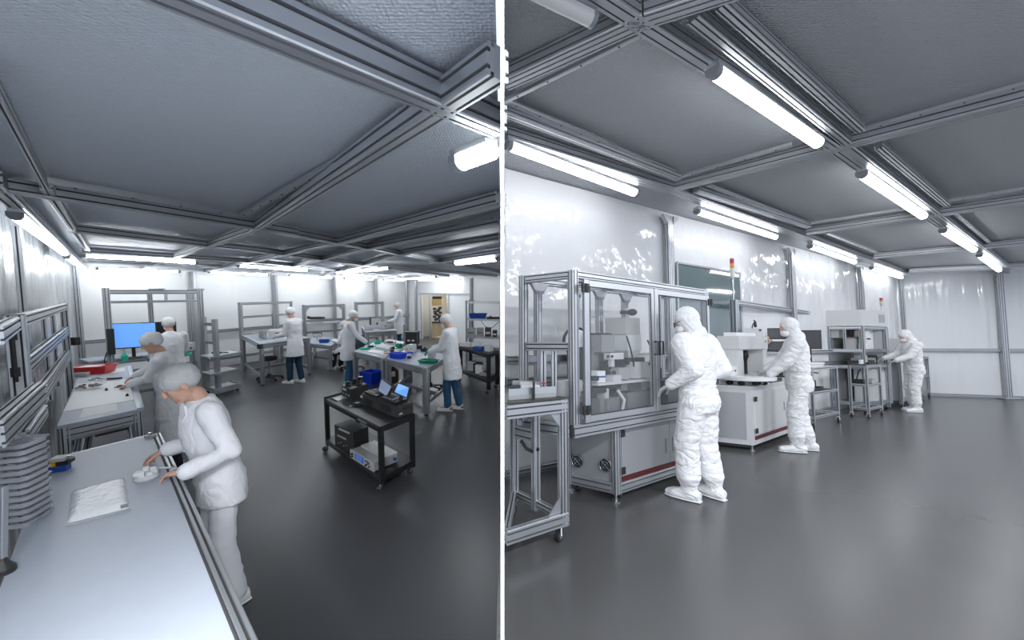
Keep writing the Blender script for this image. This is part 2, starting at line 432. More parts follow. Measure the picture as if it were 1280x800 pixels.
strip(L, HL, (98, 289), (262, 305), 0.05, dz=.05)
strip(L, HL, (112, 313), (228, 322), 0.06, dz=.05)
strip(L, HL, (300, 20), (574, 126), 0.022, dz=.06)
strip(L, HL, (352, 315), (258, 305), 0.05, dz=.05)
strip(L, HL, (627, 270), (470, 309), 0.05, dz=.05)

def tube_light(room, a, b, H, label, r=0.03, group='tube lights under the ceiling beams', left=True, w=None):
    p = clip(room.px(a[0], a[1], H), left, 0.05 if left else .03); q = clip(room.px(b[0], b[1], H), left, 0.05 if left else .03)
    if 'cut off' in label: q = clip(room.px(b[0], b[1], H), left, .037)
    d = (q - p).normalized(); side = V3((d.y, -d.x, 0)); up = V3((0, 0, 1))
    dm = LGREY if 'unlit' in label else ((TUBEW if 'curtain wall' in label else TUBE) if left else TUBER)
    t = thing(room, 'tube_light', (p + q) / 2 + V3((0, 0, -r)), label, 'light', group)
    m = MB(); n = 14; poly = [(r * math.cos(math.pi + math.pi * k / n), r * 0.9 * math.sin(math.pi + math.pi * k / n)) for k in range(n + 1)]
    poly += [(r, r * .5), (-r, r * .5)]
    c = min(0.05, (q - p).length * .06); c2 = c
    if 'cut off' in label: c, c2 = .04, 0.0
    m.prism(poly, lambda x, y: p + d * c + side * x + up * y, lambda x, y: q - d * c2 + side * x + up * y); m.build('diffuser', dm, t)
    m = MB(); m.bar(p + up * (r * .9), q + up * (r * .9), r * 1.7, r * .8, slots=False); m.build('housing', ALU, t)
    for e0, e1 in ((p, p + d * c), (q - d * c2, q)):
        if (e1 - e0).length < .001: continue
        m = MB(); m.prism([(x * 1.06, y * 1.06) for x, y in poly], lambda x, y: e0 + side * x + up * y, lambda x, y: e1 + side * x + up * y); m.build('end_cap', CAPM, t)
    return t
TL = [((570, 205), (640, 188), .035, 'wide lit tube light cut off by the white partition, over the cart bay'),
 ((18, 268), (81, 317), .035, 'long lit tube light on the rail above the wrinkled curtain wall, beside the benches'),
 ((83, 321), (105, 336), .035, 'short-looking lit tube light at the far end of the curtain wall'),
 ((100, 319), (247, 328), .03, 'lit tube light crossing over the desk with the blue monitor, second beam from its wall'),
 ((119, 335.5), (225, 339.5), .03, 'lit tube light along the wall top above the tall bench frame'),
 ((260, 340), (335, 343.5), .03, 'lit tube light on the wall top above the shelf trolley'),
 ((296, 332), (385, 338), .03, 'lit tube light over the standing worker at the white box'),
 ((361, 344), (415, 347.2), .03, 'lit tube light on the wall top above the desk with the seated worker'),
 ((421, 341), (487, 335), .03, 'lit tube light angled across the aisle above the glove workers'),
 ((427, 342), (471, 346), .03, 'lit tube light meeting the angled one in a V, over the far benches'),
 ((430, 348), (467, 349.3), .03, 'lit tube light on the wall top above the cluttered far bench'),
 ((479, 350), (507, 350.5), .03, 'lit tube light on the wall top in the corner before the doorway'),
 ((494, 349.3), (545, 346.5), .03, 'lit tube light just in front of the storeroom doorway beam'),
 ((522, 350), (576, 349.5), .03, 'lit tube light mounted directly above the storeroom doorway'),
 ((569, 329), (640, 323), .04, 'lit tube light running to the partition above the blue bins shelf')]
for a, b, r, lb in TL: tube_light(L, a, b, HL - 0.035, lb, r)

# ---------------------------------------------------------------- RIGHT bay
HR = 1.38 + 1.81
m = MB(); m.quad([(0.0, -1.5), (16, -1.5), (16, 13), (PART * 13 + .01, 13)], -0.05, 0.0)
m.build('floor.001', FLOORR, None, R, at=(0, 0, 0), kind='structure')
m = MB(); m.quad([(0.0, -0.6), (16, -0.6), (16, 13), (PART * 13 + .01, 13)], HR + 0.12, HR + 0.17)
m.build('ceiling.001', CEILR, None, R, at=(0, 0, 0), kind='structure')
W0 = R.px(630, 597, 0); K = R.px(1130, 493.5, 0); W2 = R.px(1280, 499, 0); W2 = K + (W2 - K) * 2.2
W0 = clip(W0, False, 0.005)
sheet_wall('wall_side', W0, K, 0, HR + .1, WHITER, 0.016, 1.1, R, 300, 60, seam=0.42, seed=21, zfreq=1.3)
sheet_wall('wall_far', K, W2, 0, HR + .1, PVC, 0.028, 3.4, R, 300, 30, seed=33, zfreq=.25)
wd = (K - W0).normalized(); wnr = V3((wd.y, -wd.x, 0))      # into the room
fd = (W2 - K).normalized(); fnr = V3((fd.y, -fd.x, 0))
for u in (833, 987, 1074, 1126):
    p = on_line(W0, K, u) + wnr * 0.08; post(R, p, 0.12, 0, HR, h=.08, d=wnr)
p = on_line(K, W2, 1250) + fnr * 0.09; post(R, p, 0.12, 0, HR, d=fnr)
m = MB(); m.bar(p + V3((-.2, 0, .02)), p + V3((.2, 0, .02)), .2, .03, slots=False); trim(R, m)
for z in (1.22, 0.04):
    m = MB(); m.bar(K + fnr * .06 + V3((0, 0, z)), W2 + fnr * .06 + V3((0, 0, z)), .06, .08); trim(R, m)
    m = MB(); m.bar(W0 + wnr * .05 + V3((0, 0, z)), K + wnr * .05 + V3((0, 0, z)), .05, .08); trim(R, m)
m = MB(); m.bar(W0 + wnr * .05 + V3((0, 0, .98)), K + wnr * .05 + V3((0, 0, .98)), .05, .10); trim(R, m)
# corner gussets under the wall beam at each post
for u in (833, 987, 1074):
    p = on_line(W0, K, u) + wnr * 0.1; m = MB()
    for sg in (-1, 1):
        m.prism([(0.05, 0), (0.16, 0), (0.16, -.02), (0.07, -.11), (0.05, -.11)], lambda x, y: p + wd * sg * x + V3((0, 0, HR + y)) - wnr * .03, lambda x, y: p + wd * sg * x + V3((0, 0, HR + y)) + wnr * .03)
    trim(R, m)
# window in the side wall
wa = on_line(W0, K, 845); wb = on_line(W0, K, 924)
zt = R.zat(wa.y, 329); zb = 0.95
win = MB(); win.hexa([wa + wnr * .03 + V3((0, 0, zb)), wb + wnr * .03 + V3((0, 0, zb)), wb + wnr * .045 + V3((0, 0, zb)), wa + wnr * .045 + V3((0, 0, zb)),
                      wa + wnr * .03 + V3((0, 0, zt)), wb + wnr * .03 + V3((0, 0, zt)), wb + wnr * .045 + V3((0, 0, zt)), wa + wnr * .045 + V3((0, 0, zt))])
win.build('window_1', WINGL, None, R, kind='structure', smooth=0)
m = MB()
for a, b in (((wa, zb), (wb, zb)), ((wa, zt), (wb, zt)), ((wa, zb), (wa, zt)), ((wb, zb), (wb, zt))):
    m.bar(a[0] + wnr * .045 + V3((0, 0, a[1])), b[0] + wnr * .045 + V3((0, 0, b[1])), .03, .03, slots=False)
trim(R, m, ALUD)

# ceiling grid, right
B_ = dict(left=False)
beam(R, HR, (732, -10), (1048, 190), 0.10, 0.10, **B_)                     # long centre beam carrying the lamps
beam(R, HR, (1048, 190), (1262, 345), 0.12, 0.10, **B_)
beam(R, HR, (866, 26), (1060, 182), 0.07, 0.09, **B_)
beam(R, HR, (900, 10), (1076, 166), 0.06, 0.09, **B_)
beam(R, HR, (1060, 186), (1258, 334), 0.08, 0.09, **B_)
beam(R, HR, (1098, 186), (1184, 258), 0.06, .08, **B_)
strip(R, HR, (1195, 268), (1240, 306), 0.05, dz=.06, **B_)
beam(R, HR, (630, 108), (806, 28), 0.12, 0.10, **B_); beam(R, HR, (806, 28), (930, -12), 0.12, .10, **B_)
strip(R, HR, (630, 129), (800, 46), 0.03, dz=.0, **B_)
beam(R, HR, (843, 238), (1052, 186), 0.12, 0.10, **B_); beam(R, HR, (1052, 186), (1300, 124), 0.12, .10, **B_)
strip(R, HR, (850, 222), (990, 182), 0.05, dz=.04, **B_); strip(R, HR, (1078, 164), (1300, 102), 0.05, dz=.04, **B_)
beam(R, HR, (1008, 293), (1172, 270), 0.13, 0.10, **B_); beam(R, HR, (1172, 270), (1300, 252), 0.13, .10, **B_)
strip(R, HR, (1014, 280), (1160, 258), 0.05, dz=.04, **B_); strip(R, HR, (1186, 252), (1300, 234), 0.05, dz=.04, **B_)
beam(R, HR, (1092, 323), (1218, 312), 0.13, 0.10, **B_); beam(R, HR, (1218, 312), (1300, 304), .13, .10, **B_)
beam(R, HR, (1135, 341), (1300, 333), 0.13, 0.10, **B_)
# wall-top beam, stepped, and its flange
beam(R, HR, (626, 176), (850, 243), 0.16, 0.10, **B_); beam(R, HR, (850, 243), (1132, 344), 0.16, 0.10, **B_)
beam(R, HR, (626, 143), (848, 226), 0.07, 0.09, **B_); beam(R, HR, (870, 240), (1010, 285), 0.09, .09, **B_)
strip(R, HR, (630, 126), (848, 221), 0.06, dz=.05, **B_)
strip(R, HR, (885, 232), (1012, 281), 0.06, dz=.05, **B_)
strip(R, HR, (1035, 292), (1096, 316), 0.06, dz=.05, **B_)

TR = [((612, 181), (796, 242), .045, 'long lit tube light along the wall top over the big glass machine, touching the partition'),
 ((870, 264), (971, 297), .04, 'lit tube light on the wall top above the dark window'),
 ((1012, 308), (1069, 328), .04, 'lit tube light on the wall top above the pale hooded machine'),
 ((1089, 335), (1127, 347), .04, 'lit tube light on the wall top in the far corner by the curtain'),
 ((890, 88), (1025, 181), .045, 'brightest long tube light under the centre beam, above the first suited worker'),
 ((1076, 217), (1155, 271), .045, 'lit tube light under the centre beam, second along its row'),
 ((1178, 288), (1218, 313), .045, 'lit tube light under the centre beam, third along its row'),
 ((1224, 319), (1249, 338), .045, 'lit tube light under the centre beam nearest the curtain post'),
 ((660, -14), (742, 26), .04, 'unlit tube light high over the partition end, beside the crossing beams')]
for a, b, r, lb in TR: tube_light(R, a, b, HR - 0.05, lb, r, left=False)

# ---------------------------------------------------------------- camera, world
cam = bpy.data.cameras.new('camera'); cam.sensor_width = 36; cam.lens = F / 1280 * 36; cam.clip_start = 0.05; cam.clip_end = 100
co = bpy.data.objects.new('camera', cam); COL.objects.link(co)
co.location = (0, 0, CAM_Z); co.rotation_euler = (math.pi / 2 - P_WORLD, 0, 0); SC.camera = co
w = bpy.data.worlds.new('world'); SC.world = w; w.use_nodes = True
w.node_tree.nodes['Background'].inputs['Color'].default_value = (0.80, 0.87, 1.0, 1)
w.node_tree.nodes['Background'].inputs['Strength'].default_value = 1.3
SC.view_settings.view_transform = 'Standard'; SC.view_settings.look = 'None'; SC.view_settings.exposure = 0.0; SC.view_settings.gamma = 1.0
SC.view_settings.use_curve_mapping = False
SC.cycles.use_denoising = True; SC.cycles.max_bounces = 8; SC.cycles.transparent_max_bounces = 16
SC.cycles.sample_clamp_indirect = 6

def fill_lamp(room, x, y, z, rot, power, ln=1.3):
    d = bpy.data.lights.new('added_fill_lamp', 'AREA'); d.shape = 'RECTANGLE'; d.size = ln; d.size_y = 0.12; d.energy = power; d.color = (0.94, 0.97, 1.0)
    o = bpy.data.objects.new('added_fill_lamp', d); COL.objects.link(o)
    o.matrix_world = room.M @ Matrix.Translation((x, y, z)) @ Matrix.Rotation(rot, 4, 'Z')
# fill lamps added out of view behind and beside the camera, brightening both bays
for x, y, pw in ((-2.2, -0.5, 110), (-0.7, -0.9, 150), (-3.6, -0.8, 120), (-0.55, 0.12, 45)): fill_lamp(L, x, y, HL - .05, 0.8, pw)
ps2 = lerp(D0, D1, .5) + SN * 1.1; fill_lamp(L, ps2.x, ps2.y, 2.55, 0.2, 40)  # fill light added in the storeroom to lift its dark contents
for x, y in ((1.2, -0.6), (3.2, 0.6), (5.6, 2.4), (8.2, 4.2), (11.0, 6.2)): fill_lamp(R, x, y, HR - .05, 0.62, 95)
# ================================================================= LEFT bay: things
def profs(t, segs, w=0.04, h=None, name='frame', m_=None, unit=0.04):
    m = MB()
    for s in segs:
        m.bar(s[0], s[1], s[2] if len(s) > 2 else w, s[3] if len(s) > 3 else (h or (s[2] if len(s) > 2 else w)), unit=unit)
    return m.build(name, m_ or ALU, t)

def bench(room, name, q, z, label, cat='workbench', group=None, top=WTOP, leg=0.06, rail=0.08, low=0.18, tt=0.025, inset=0.0, mids=()):
    """workbench on an aluminium frame; q is the Quad of the top"""
    t = thing(room, name, q.centre(), label, cat, group)
    W, D = q.W(), q.D(); e = leg / 2 + inset
    m = MB(); m.quad([q.P(0, 0), q.P(1, 0), q.P(1, 1), q.P(0, 1)], z - tt, z); m.build('worktop', top, t)
    m = MB(); zr = z - tt - rail / 2 - .001
    cs = [q.M(e, e), q.M(W - e, e), q.M(W - e, D - e), q.M(e, D - e)]
    for i in range(4): m.bar(cs[i] + V3((0, 0, zr)), cs[(i + 1) % 4] + V3((0, 0, zr)), .04, rail)
    m.build('apron_frame', ALU, t)
    for c in cs:
        m = MB(); m.bar(c + V3((0, 0, 0.03)), c + V3((0, 0, z - tt - .002)), leg, leg, up=q.c[1] - q.c[0]); l = m.build('leg', ALU, t)
        m = MB(); m.lathe([(leg * .35, 0), (leg * .4, .01), (leg * .15, .015), (leg * .15, .035)], c, 10); m.build('levelling_foot', BLACKP, l)
    m = MB()
    for i in (1, 3) if low else (): m.bar(cs[i] + V3((0, 0, low)), cs[(i + 1) % 4] + V3((0, 0, low)), .04, .06)
    if low: m.bar(lerp(cs[1], cs[2], .5) + V3((0, 0, low)), lerp(cs[0], cs[3], .5) + V3((0, 0, low)), .04, .06); m.build('stretcher', ALU, t)
    return t, cs

# --- near bench, right under the camera
ZB = 1.0
qn = Quad(L.px(0, 735, ZB), L.px(297, 797, ZB), L.px(192, 543, ZB), L.px(58, 576, ZB))
a_, b_, c_, d_ = qn.c
a2 = a_ + (a_ - d_) * 0.25; b2 = b_ + (b_ - c_) * 0.45      # it runs on below the picture
qn = Quad(a2, b2, c_, d_)
t = thing(L, 'workbench', qn.centre(), 'long white bench with speckled grey-white top holding the clear trays and wrapped panel', 'workbench', 'aluminium framed workbenches')
m = MB(); m.quad([qn.c[0], qn.c[1], qn.c[2], qn.c[3]], ZB - .02, ZB); m.build('worktop', WTOP, t)
m = MB(); e_ = (c_ - b2).normalized(); n_ = V3((-e_.y, e_.x, 0)); n_ = n_ if n_.dot(a2 - b2) < 0 else -n_
for k, (zz, off) in enumerate(((-.02, .022),)):
    m.bar(b2 + n_ * off + V3((0, 0, ZB + zz)), c_ + n_ * off + V3((0, 0, ZB + zz)), .04, .05)
g_ = (c_ - d_).normalized()
m.bar(d_ + e_ * .021 + V3((0, 0, ZB - .03)), c_ + e_ * .021 + V3((0, 0, ZB - .03)), .04, .06)
m.build('edge_profile', ALU, t)
m = MB(); m.bar(b2 - n_ * .004 + V3((0, 0, ZB + .001)), c_ - n_ * .004 + V3((0, 0, ZB + .001)), .008, .004, slots=False); m.build('edge_gap_shade_strip', SLOT, t)
for p in (lerp(b2, c_, .97) - g_ * .04 , lerp(a2, d_, .97) + g_ * .05, lerp(b2, c_, .45) - g_ * .05, lerp(a2, d_, .45) + g_ * .08):
    m = MB(); m.bar(p - e_ * .06 + V3((0, 0, 0.0)), p - e_ * .06 + V3((0, 0, ZB - .021)), .08, .08); m.build('leg', ALU, t)
m = MB(); p = L.px(4, 716, ZB); m.bar(p + V3((0, 0, .03)), p + V3((-.02, .04, .33)), .02, .02, slots=False); m.build('upright', ALUD, t)
m = MB(); m.lathe([(.035, 0), (.035, .02), (.02, .04), (.012, .06)], p, 14); m.build('upright_foot', BLACKP, t)

# --- frame of posts and rails along the wall beside the two benches
t = thing(L, 'bench_rack', L.px(60, 577, ZB), 'tall aluminium post and rail rack standing between the two benches along the curtain wall', 'rack')
ex = (d_ - a2).normalized()
P1 = d_ - g_ * .075 + ex * .02; P1.z = 0
m = MB(); m.bar(P1 + V3((0, 0, 0.0)), P1 + V3((0, 0, 1.955)), .085, .085, up=ex); m.build('post', ALU, t)
m = MB(); m.bar(P1 + V3((0, 0, 1.956)), P1 + V3((0, 0, 1.962)), .085, .085, up=ex, slots=False); m.build('post_cap', CAPM, t)
P0 = L.px(-8, 407, 1.95); P0.z = 0
m = MB(); m.bar(P0 + V3((0, 0, 1.905)), P1 - ex * .045 + V3((0, 0, 1.905)), .05, .085); m.build('top_rail', ALU, t)
ra = L.px(-10, 530, 1.55); rb = L.px(50, 479, 1.55)
m = MB(); m.bar(ra + V3((0, 0, -.05)), rb + V3((0, 0, -.05)), .06, .12); m.build('middle_rail', ALU, t)
ra = L.px(30, 547, 1.33); rb = L.px(54, 514, 1.33)
m = MB(); m.bar(ra, rb, .04, .08); m.build('lower_rail', ALU, t)
# section beside the far bench
FB0 = L.px(92, 386, 1.92); FB0.z = 0
P2 = L.px(93, 470, 1.0); P2.z = 0
P2 = L.pd(93.5, 400, 4.85) + V3((-.06, -.055, 0)); P2.z = 0
m = MB(); m.bar(P2, P2 + V3((0, 0, 1.955)), .07, .07, up=ex); m.build('post', ALU, t)
for v0, v1, nm, hh in ((393, 383, 'top_rail', .085), (446, 417, 'middle_rail', .11), (496, 452, 'bench_rail', .14)):
    z0 = L.zat(P1.y, v0 + 4); z1 = L.zat(P2.y, v1 + 3); zz = (z0 + z1) / 2
    m = MB(); m.bar(P1 + ex * .045 + V3((0, 0, zz)), P2 - ex * .036 + V3((0, 0, zz)), .045, hh); m.build(nm, ALU, t)
for k in (.55, .78):
    p = lerp(P1, P2, k) + V3((-.03, -.03, 0)); m = MB(); m.bar(p + V3((0, 0, 1.05)), p + V3((0, 0, 1.88)), .035, .035, up=ex); m.build('inner_upright', ALU, t)
q_ = lerp(P0, P1, .93) + V3((.0, 0, 0))
p = P1 - ex * .16; m = MB(); m.bar(p + V3((0, 0, 1.56)), p + V3((0, 0, 1.86)), .016, .016, slots=False); m.build('slide_rod', BLACKP, t)
for z in (1.84, 1.62):
    m = MB(); m.box(-.014, .014, -.014, .014, -.028, .028, lambda x, y, zz: p + V3((x, y, z + zz))); m.build('rod_clamp', BLACKP, t)
p = P2 + V3((.07, .03, 1.48)); m = MB(); m.box(-.032, .032, -.03, .03, -.05, .05, lambda x, y, z: p + V3((x, y, z))); m.build('latch_box', BLACKP, t)

# --- second bench
q2 = Quad(L.px(71, 533, ZB), L.px(176, 511, ZB), L.px(161, 458, ZB), L.px(100, 465.5, ZB))
t, cs = bench(L, 'workbench', q2, ZB, 'white-topped bench with the red bin, papers and scissors, beside the second worker', group='aluminium framed workbenches', leg=.06, rail=.10)
m = MB(); m.bar(q2.P(1, 0, ZB + .004), q2.P(1, 1, ZB + .004), .05, .012, slots=False); m.build('edge_strip', ALUD, t)
m = MB(); m.bar(q2.P(.02, .12, ZB - .22), q2.P(.95, .12, ZB - .22), .03, .03, slots=False); m.bar(q2.P(.1, .1, ZB - .42), q2.P(.1, .9, ZB - .42), .04, .06); m.bar(q2.P(.25, .1, ZB - .42), q2.P(.25, .9, ZB - .42), .04, .06); m.build('under_rails', ALU, t)
m = MB(); m.quad([q2.P(.35, .25), q2.P(.85, .25), q2.P(.85, .8), q2.P(.35, .8)], ZB - .36, ZB - .16); m.build('drawer_box', mat('dark_drawer', (0.06, 0.06, 0.065), 0.5), t)

def flat(room, pts, z, h, name, m_, label, cat, group=None):
    q = [room.px(u, v, z) for u, v in pts]; m = MB(); m.quad(q, z, z + h)
    return m.build(name, m_, None, room, smooth=0, label=label, cat=cat, group=group)
flat(L, [(79, 515), (168, 500), (160, 474), (97, 480)], ZB + .001, .003, 'work_mat', WMAT, 'large clean white mat covering the middle of the second bench', 'mat')
flat(L, [(99, 523), (147, 513), (146, 504), (104, 511)], ZB + .001, .002, 'paper_sheet', PAPER, 'printed sheet under the clear cover at the front edge of the second bench', 'paper', 'papers on the benches')
flat(L, [(139, 466.5), (157, 464), (156, 460), (139, 462)], ZB + .001, .002, 'paper_sheet', PAPER, 'white sheet lying behind the scissors, next to the red bin', 'paper', 'papers on the benches')
# red bin
def open_bin(room, at, yaw, w, d, h, m_, name, label, cat='bin', group=None, taper=.85, wall=.012, lip=True, handle=False):
    t = thing(room, name, at, label, cat, group, yaw=yaw)
    m = MB(); W, D = w / 2, d / 2
    def ring(s, z, o=0): return [(-W * s - o, -D * s - o, z), (W * s + o, -D * s - o, z), (W * s + o, D * s + o, z), (-W * s - o, D * s + o, z)]
    rs = [ring(taper, 0), ring(1, h), ring(1, h, lip * wall), ring(1, h + wall * .7, lip * wall), ring(1, h + wall * .7, -wall), ring(taper, wall, -wall)]
    vs = [p for r in rs for p in r]; fs = [(3, 2, 1, 0), (20, 21, 22, 23)]
    for i in range(5):
        for k in range(4): fs.append((i * 4 + k, i * 4 + (k + 1) % 4, i * 4 + 4 + (k + 1) % 4, i * 4 + 4 + k))
    m.add(vs, fs); m.build('tray_body', m_, t, smooth=0)
    if handle:
        m = MB(); pts = [(W + .01 + .035 * math.sin(a), .05 * math.cos(a), h * .55 + 0.0) for a in [math.pi * k / 8 for k in range(9)]]
        m.tube(pts, .01, 8); m.build('handle', m_, t)
    return t
bp = L.px(112, 469, ZB)
t = open_bin(L, bp + V3((-.08, .14, 0.001)), math.radians(20), .36, .26, .095, RED, 'parts_bin', 'red plastic bin holding white papers on the second bench')
m = MB(); m.box(-.13, .07, -.08, .08, .085, .10); m.build('paper_stack', PAPER, t)
# clear bag with brown parts
p = L.px(106, 488, ZB); t = thing(L, 'parts_bag', p, 'clear bag of small brown parts lying by the red bin', 'bag', yaw=.3)
m = MB(); m.ball((0, .08, .064), .15, .10, .055); m.build('bag_film', BAGF, t)
m = MB()
for i in range(26): m.ball((random.uniform(-.10, .10), random.uniform(.02, .13), .02 + random.uniform(0, .03)), .018, .012, .01, 7, 5)
o = m.build('brown_parts', mat('brown_parts', (.17, .11, .075), .6), t); o['kind'] = 'stuff'
p = L.px(101, 471, ZB); t = thing(L, 'pin_box', p, 'small grey box with clear lid in front of the red bin', 'box', yaw=.3)
m = MB(); m.box(-.07, .07, -.04, .04, 0.001, .04); m.build('box_body', GREYB, t, smooth=0); m = MB(); m.box(-.073, .073, -.043, .043, .04, .055); m.build('box_lid', CLEAR, t, smooth=0)
# scissors
p = L.px(130, 474, ZB + .004); t = thing(L, 'scissors', p, 'black-handled scissors lying open-handled on the white mat', 'scissors', yaw=.35)
for sg in (-1, 1):
    m = MB(); m.tube([(-.09 + .035 * math.cos(a), sg * .03 + .028 * math.sin(a), .009) for a in [2 * math.pi * k / 14 for k in range(15)]], .008, 6); m.build('handle', BLACKP, t)
    m = MB(); m.prism([(-.06, sg * .02), (0, sg * .004), (.12, -sg * .004), (.12, -sg * .001), (0, -sg * .012), (-.06, sg * .008)], lambda x, y: V3((x, y, .006 + .004 * (sg > 0))), lambda x, y: V3((x, y, .010 + .004 * (sg > 0)))); m.build('blade', CHROME, t, smooth=0)
p = L.px(143, 474, ZB + .004); t = thing(L, 'marker_pen', p, 'short dark marker pen on the white mat beside the scissors', 'pen', yaw=.3)
m = MB(); m.cyl((-.07, 0, .011), (.05, 0, .011), .011); m.build('pen_barrel', BLACKP, t); m = MB(); m.cyl((.05, 0, .011), (.075, 0, .011), .012); m.build('pen_cap', DARKG, t)
for (u, v), lb in (((133, 488), 'tiny black screw piece on the middle of the white mat'), ((159, 495), 'small black connector block near the front of the white mat')):
    p = L.px(u, v, ZB + .004); m = MB(); m.lathe([(.012, 0), (.014, .004), (.014, .014), (.006, .016), (.006, .028)], p, 8); m.build('small_part', BLACKP, None, L, label=lb, cat='part')
p = L.px(153, 484, ZB + .005); t = thing(L, 'circuit_part', p, 'small tan workpiece under the hands of the second worker', 'workpiece', yaw=.2)
m = MB(); m.box(-.06, .06, -.03, .03, 0, .012); m.build('board', TAN, t, smooth=0)
m = MB(); m.box(-.04, -.01, -.02, .02, .012, .025); m.box(.01, .03, -.01, .02, .012, .02); m.build('components', BROWN, t, smooth=0)

# --- things on the near bench
# stack of clear blister trays
base = L.px(33, 654, ZB); yawt = math.radians(-40)
n_tr = 13
for k in range(n_tr):
    dz = .4 / n_tr
    lb = 'clear blister tray in the tall pile, ' + ('topmost of all' if k == n_tr - 1 else 'resting on the bench' if k == 0 else 'counted %d up' % (k + 1))
    t = thing(L, 'blister_tray', base + V3((-.012 * k / n_tr - .03, .015 + .02 * k / n_tr, 0.001 + k * dz)), lb, 'tray', 'clear blister trays in a pile', yaw=math.radians(14) + .02 * math.sin(k * 2.1))
    m = MB(); w_, d2 = .074, .078
    def rr(s, z, n=20):
        pts = []
        for i in range(n):
            a = 2 * math.pi * i / n; c, q = math.cos(a), math.sin(a)
            pts.append((w_ * s * math.copysign(abs(c) ** .35, c), d2 * s * math.copysign(abs(q) ** .35, q), z))
        return pts
    rs = [rr(.88, 0), rr(.90, .016), rr(1, .018), rr(1, .022), rr(.9, .022), rr(.86, .004)]
    vs = [p for r in rs for p in r]; fs = [tuple(range(19, -1, -1)), tuple(range(100, 120))]
    for i in range(5):
        for j in range(20): fs.append((i * 20 + j, i * 20 + (j + 1) % 20, i * 20 + 20 + (j + 1) % 20, i * 20 + 20 + j))
    m.add(vs, fs); m.build('tray_shell', CLEARS, t)
    m = MB()
    for i in range(3):
        for j in range(2): m.box(-.06 + i * .045, -.03 + i * .045, -.045 + j * .05, -.01 + j * .05, .0045, .019)
    m.build('tray_pockets', CLEARS, t, smooth=0)
# blue and yellow tool
p = L.px(73, 588, ZB); t = thing(L, 'hand_tool_set', p, 'blue and grey bench tool with a yellow clip beside the tray pile', 'tool', yaw=math.radians(24))
m = MB(); m.box(-.05, .05, -.035, .02, 0.001, .035); m.build('blue_base', BLUED, t, smooth=0)
m = MB(); m.box(-.062, .055, -.02, .05, .036, .058); m.build('dark_body', BLACKP, t, smooth=0)
m = MB(); m.box(-.03, .035, -.015, .055, .059, .078); m.build('grey_plate', LGREY, t, smooth=0)
m = MB(); m.box(-.022, .0, -.028, -.012, .03, .062); m.build('yellow_clip', YELLOW, t, smooth=0)
m = MB(); m.lathe([(.018, .059), (.018, .07), (.012, .08)], (.045, .02, 0), 12); m.build('adjuster', CHROME, t)
# wrapped panel
t = thing(L, 'wrapped_panel', L.px(122, 634, ZB), 'flat white panel sealed in shiny clear film on the bench before the near worker', 'panel')
qq = Quad(L.px(84, 655, ZB), L.px(162, 636, ZB), L.px(156, 593, ZB + .03), L.px(88, 611, ZB + .03))
mm = MB(); N = 16; vs = []; fs = []
for j in range(N + 1):
    for i in range(N + 1):
        u, v = i / N, j / N; e = min(u, 1 - u, v, 1 - v); z = .028 * min(1, (e / .10)) ** .4 if e > 0 else 0
        p = qq.P(u, v, ZB + .002 + z + .0025 * noise.noise((u * 9, v * 9, 3))); vs.append(p)
for j in range(N):
    for i in range(N):
        a = j * (N + 1) + i; fs.append((a, a + 1, a + N + 2, a + N + 1))
mm.add(vs, fs); mm.build('film_wrap', mat('shiny_film', (.84, .86, .89), .16, spec=.7, bump=('noise', (26, 26, 26), .5, .02)), t, smooth=180)
m = MB(); m.quad([qq.P(.06, .08), qq.P(.94, .08), qq.P(.94, .93), qq.P(.06, .93)], ZB + .001, ZB + .006); m.build('panel_core', WMAT, t)
m = MB(); m.quad([qq.P(.85, .0), qq.P(.98, .0), qq.P(.98, .05), qq.P(.85, .05)], ZB + .012, ZB + .022); m.build('catch', CAPM, t)
m = MB(); m.quad([qq.P(-.02, -.06), qq.P(1.02, -.06), qq.P(1.02, .01), qq.P(-.02, .01)], ZB + .001, ZB + .003); m.build('film_flap', CLEAR, t)
# workpiece held by near worker
p = L.px(183, 598, ZB); t = thing(L, 'assembly_part', p, 'pale plastic assembly being handled by the near worker on the bench', 'workpiece', yaw=.5)
m = MB(); m.lathe([(.055, 0.001), (.06, .012), (.045, .03), (.03, .032)], (0, 0, 0), 14); m.build('round_body', LGREY, t)
m = MB()
for k in range(7): a = k * .9; m.box(.04 * math.cos(a) - .013, .04 * math.cos(a) + .013, .04 * math.sin(a) - .01, .04 * math.sin(a) + .01, .03, .045 + .006 * (k % 3))
m.build('terminals', WHITEB, t, smooth=0)
m = MB(); m.tube([(-.03, .03, .03), (.03, .09, .02), (.09, .09, .009), (.12, .06, .009), (.10, .03, .009)], .006); m.build('cable_tail', LGREY, t)
p = L.px(196, 541, ZB - .0); t = thing(L, 'small_fixture', L.px(188, 547, ZB), 'small grey metal fixture at the far corner of the near bench', 'fixture', yaw=0)
m = MB(); m.box(-.03, .03, -.02, .02, 0.001, .02); m.build('fixture_base', GREYB, t, smooth=0); m = MB(); m.cyl((0, 0, .02), (0, 0, .04), .012); m.build('fixture_knob', CHROME, t)

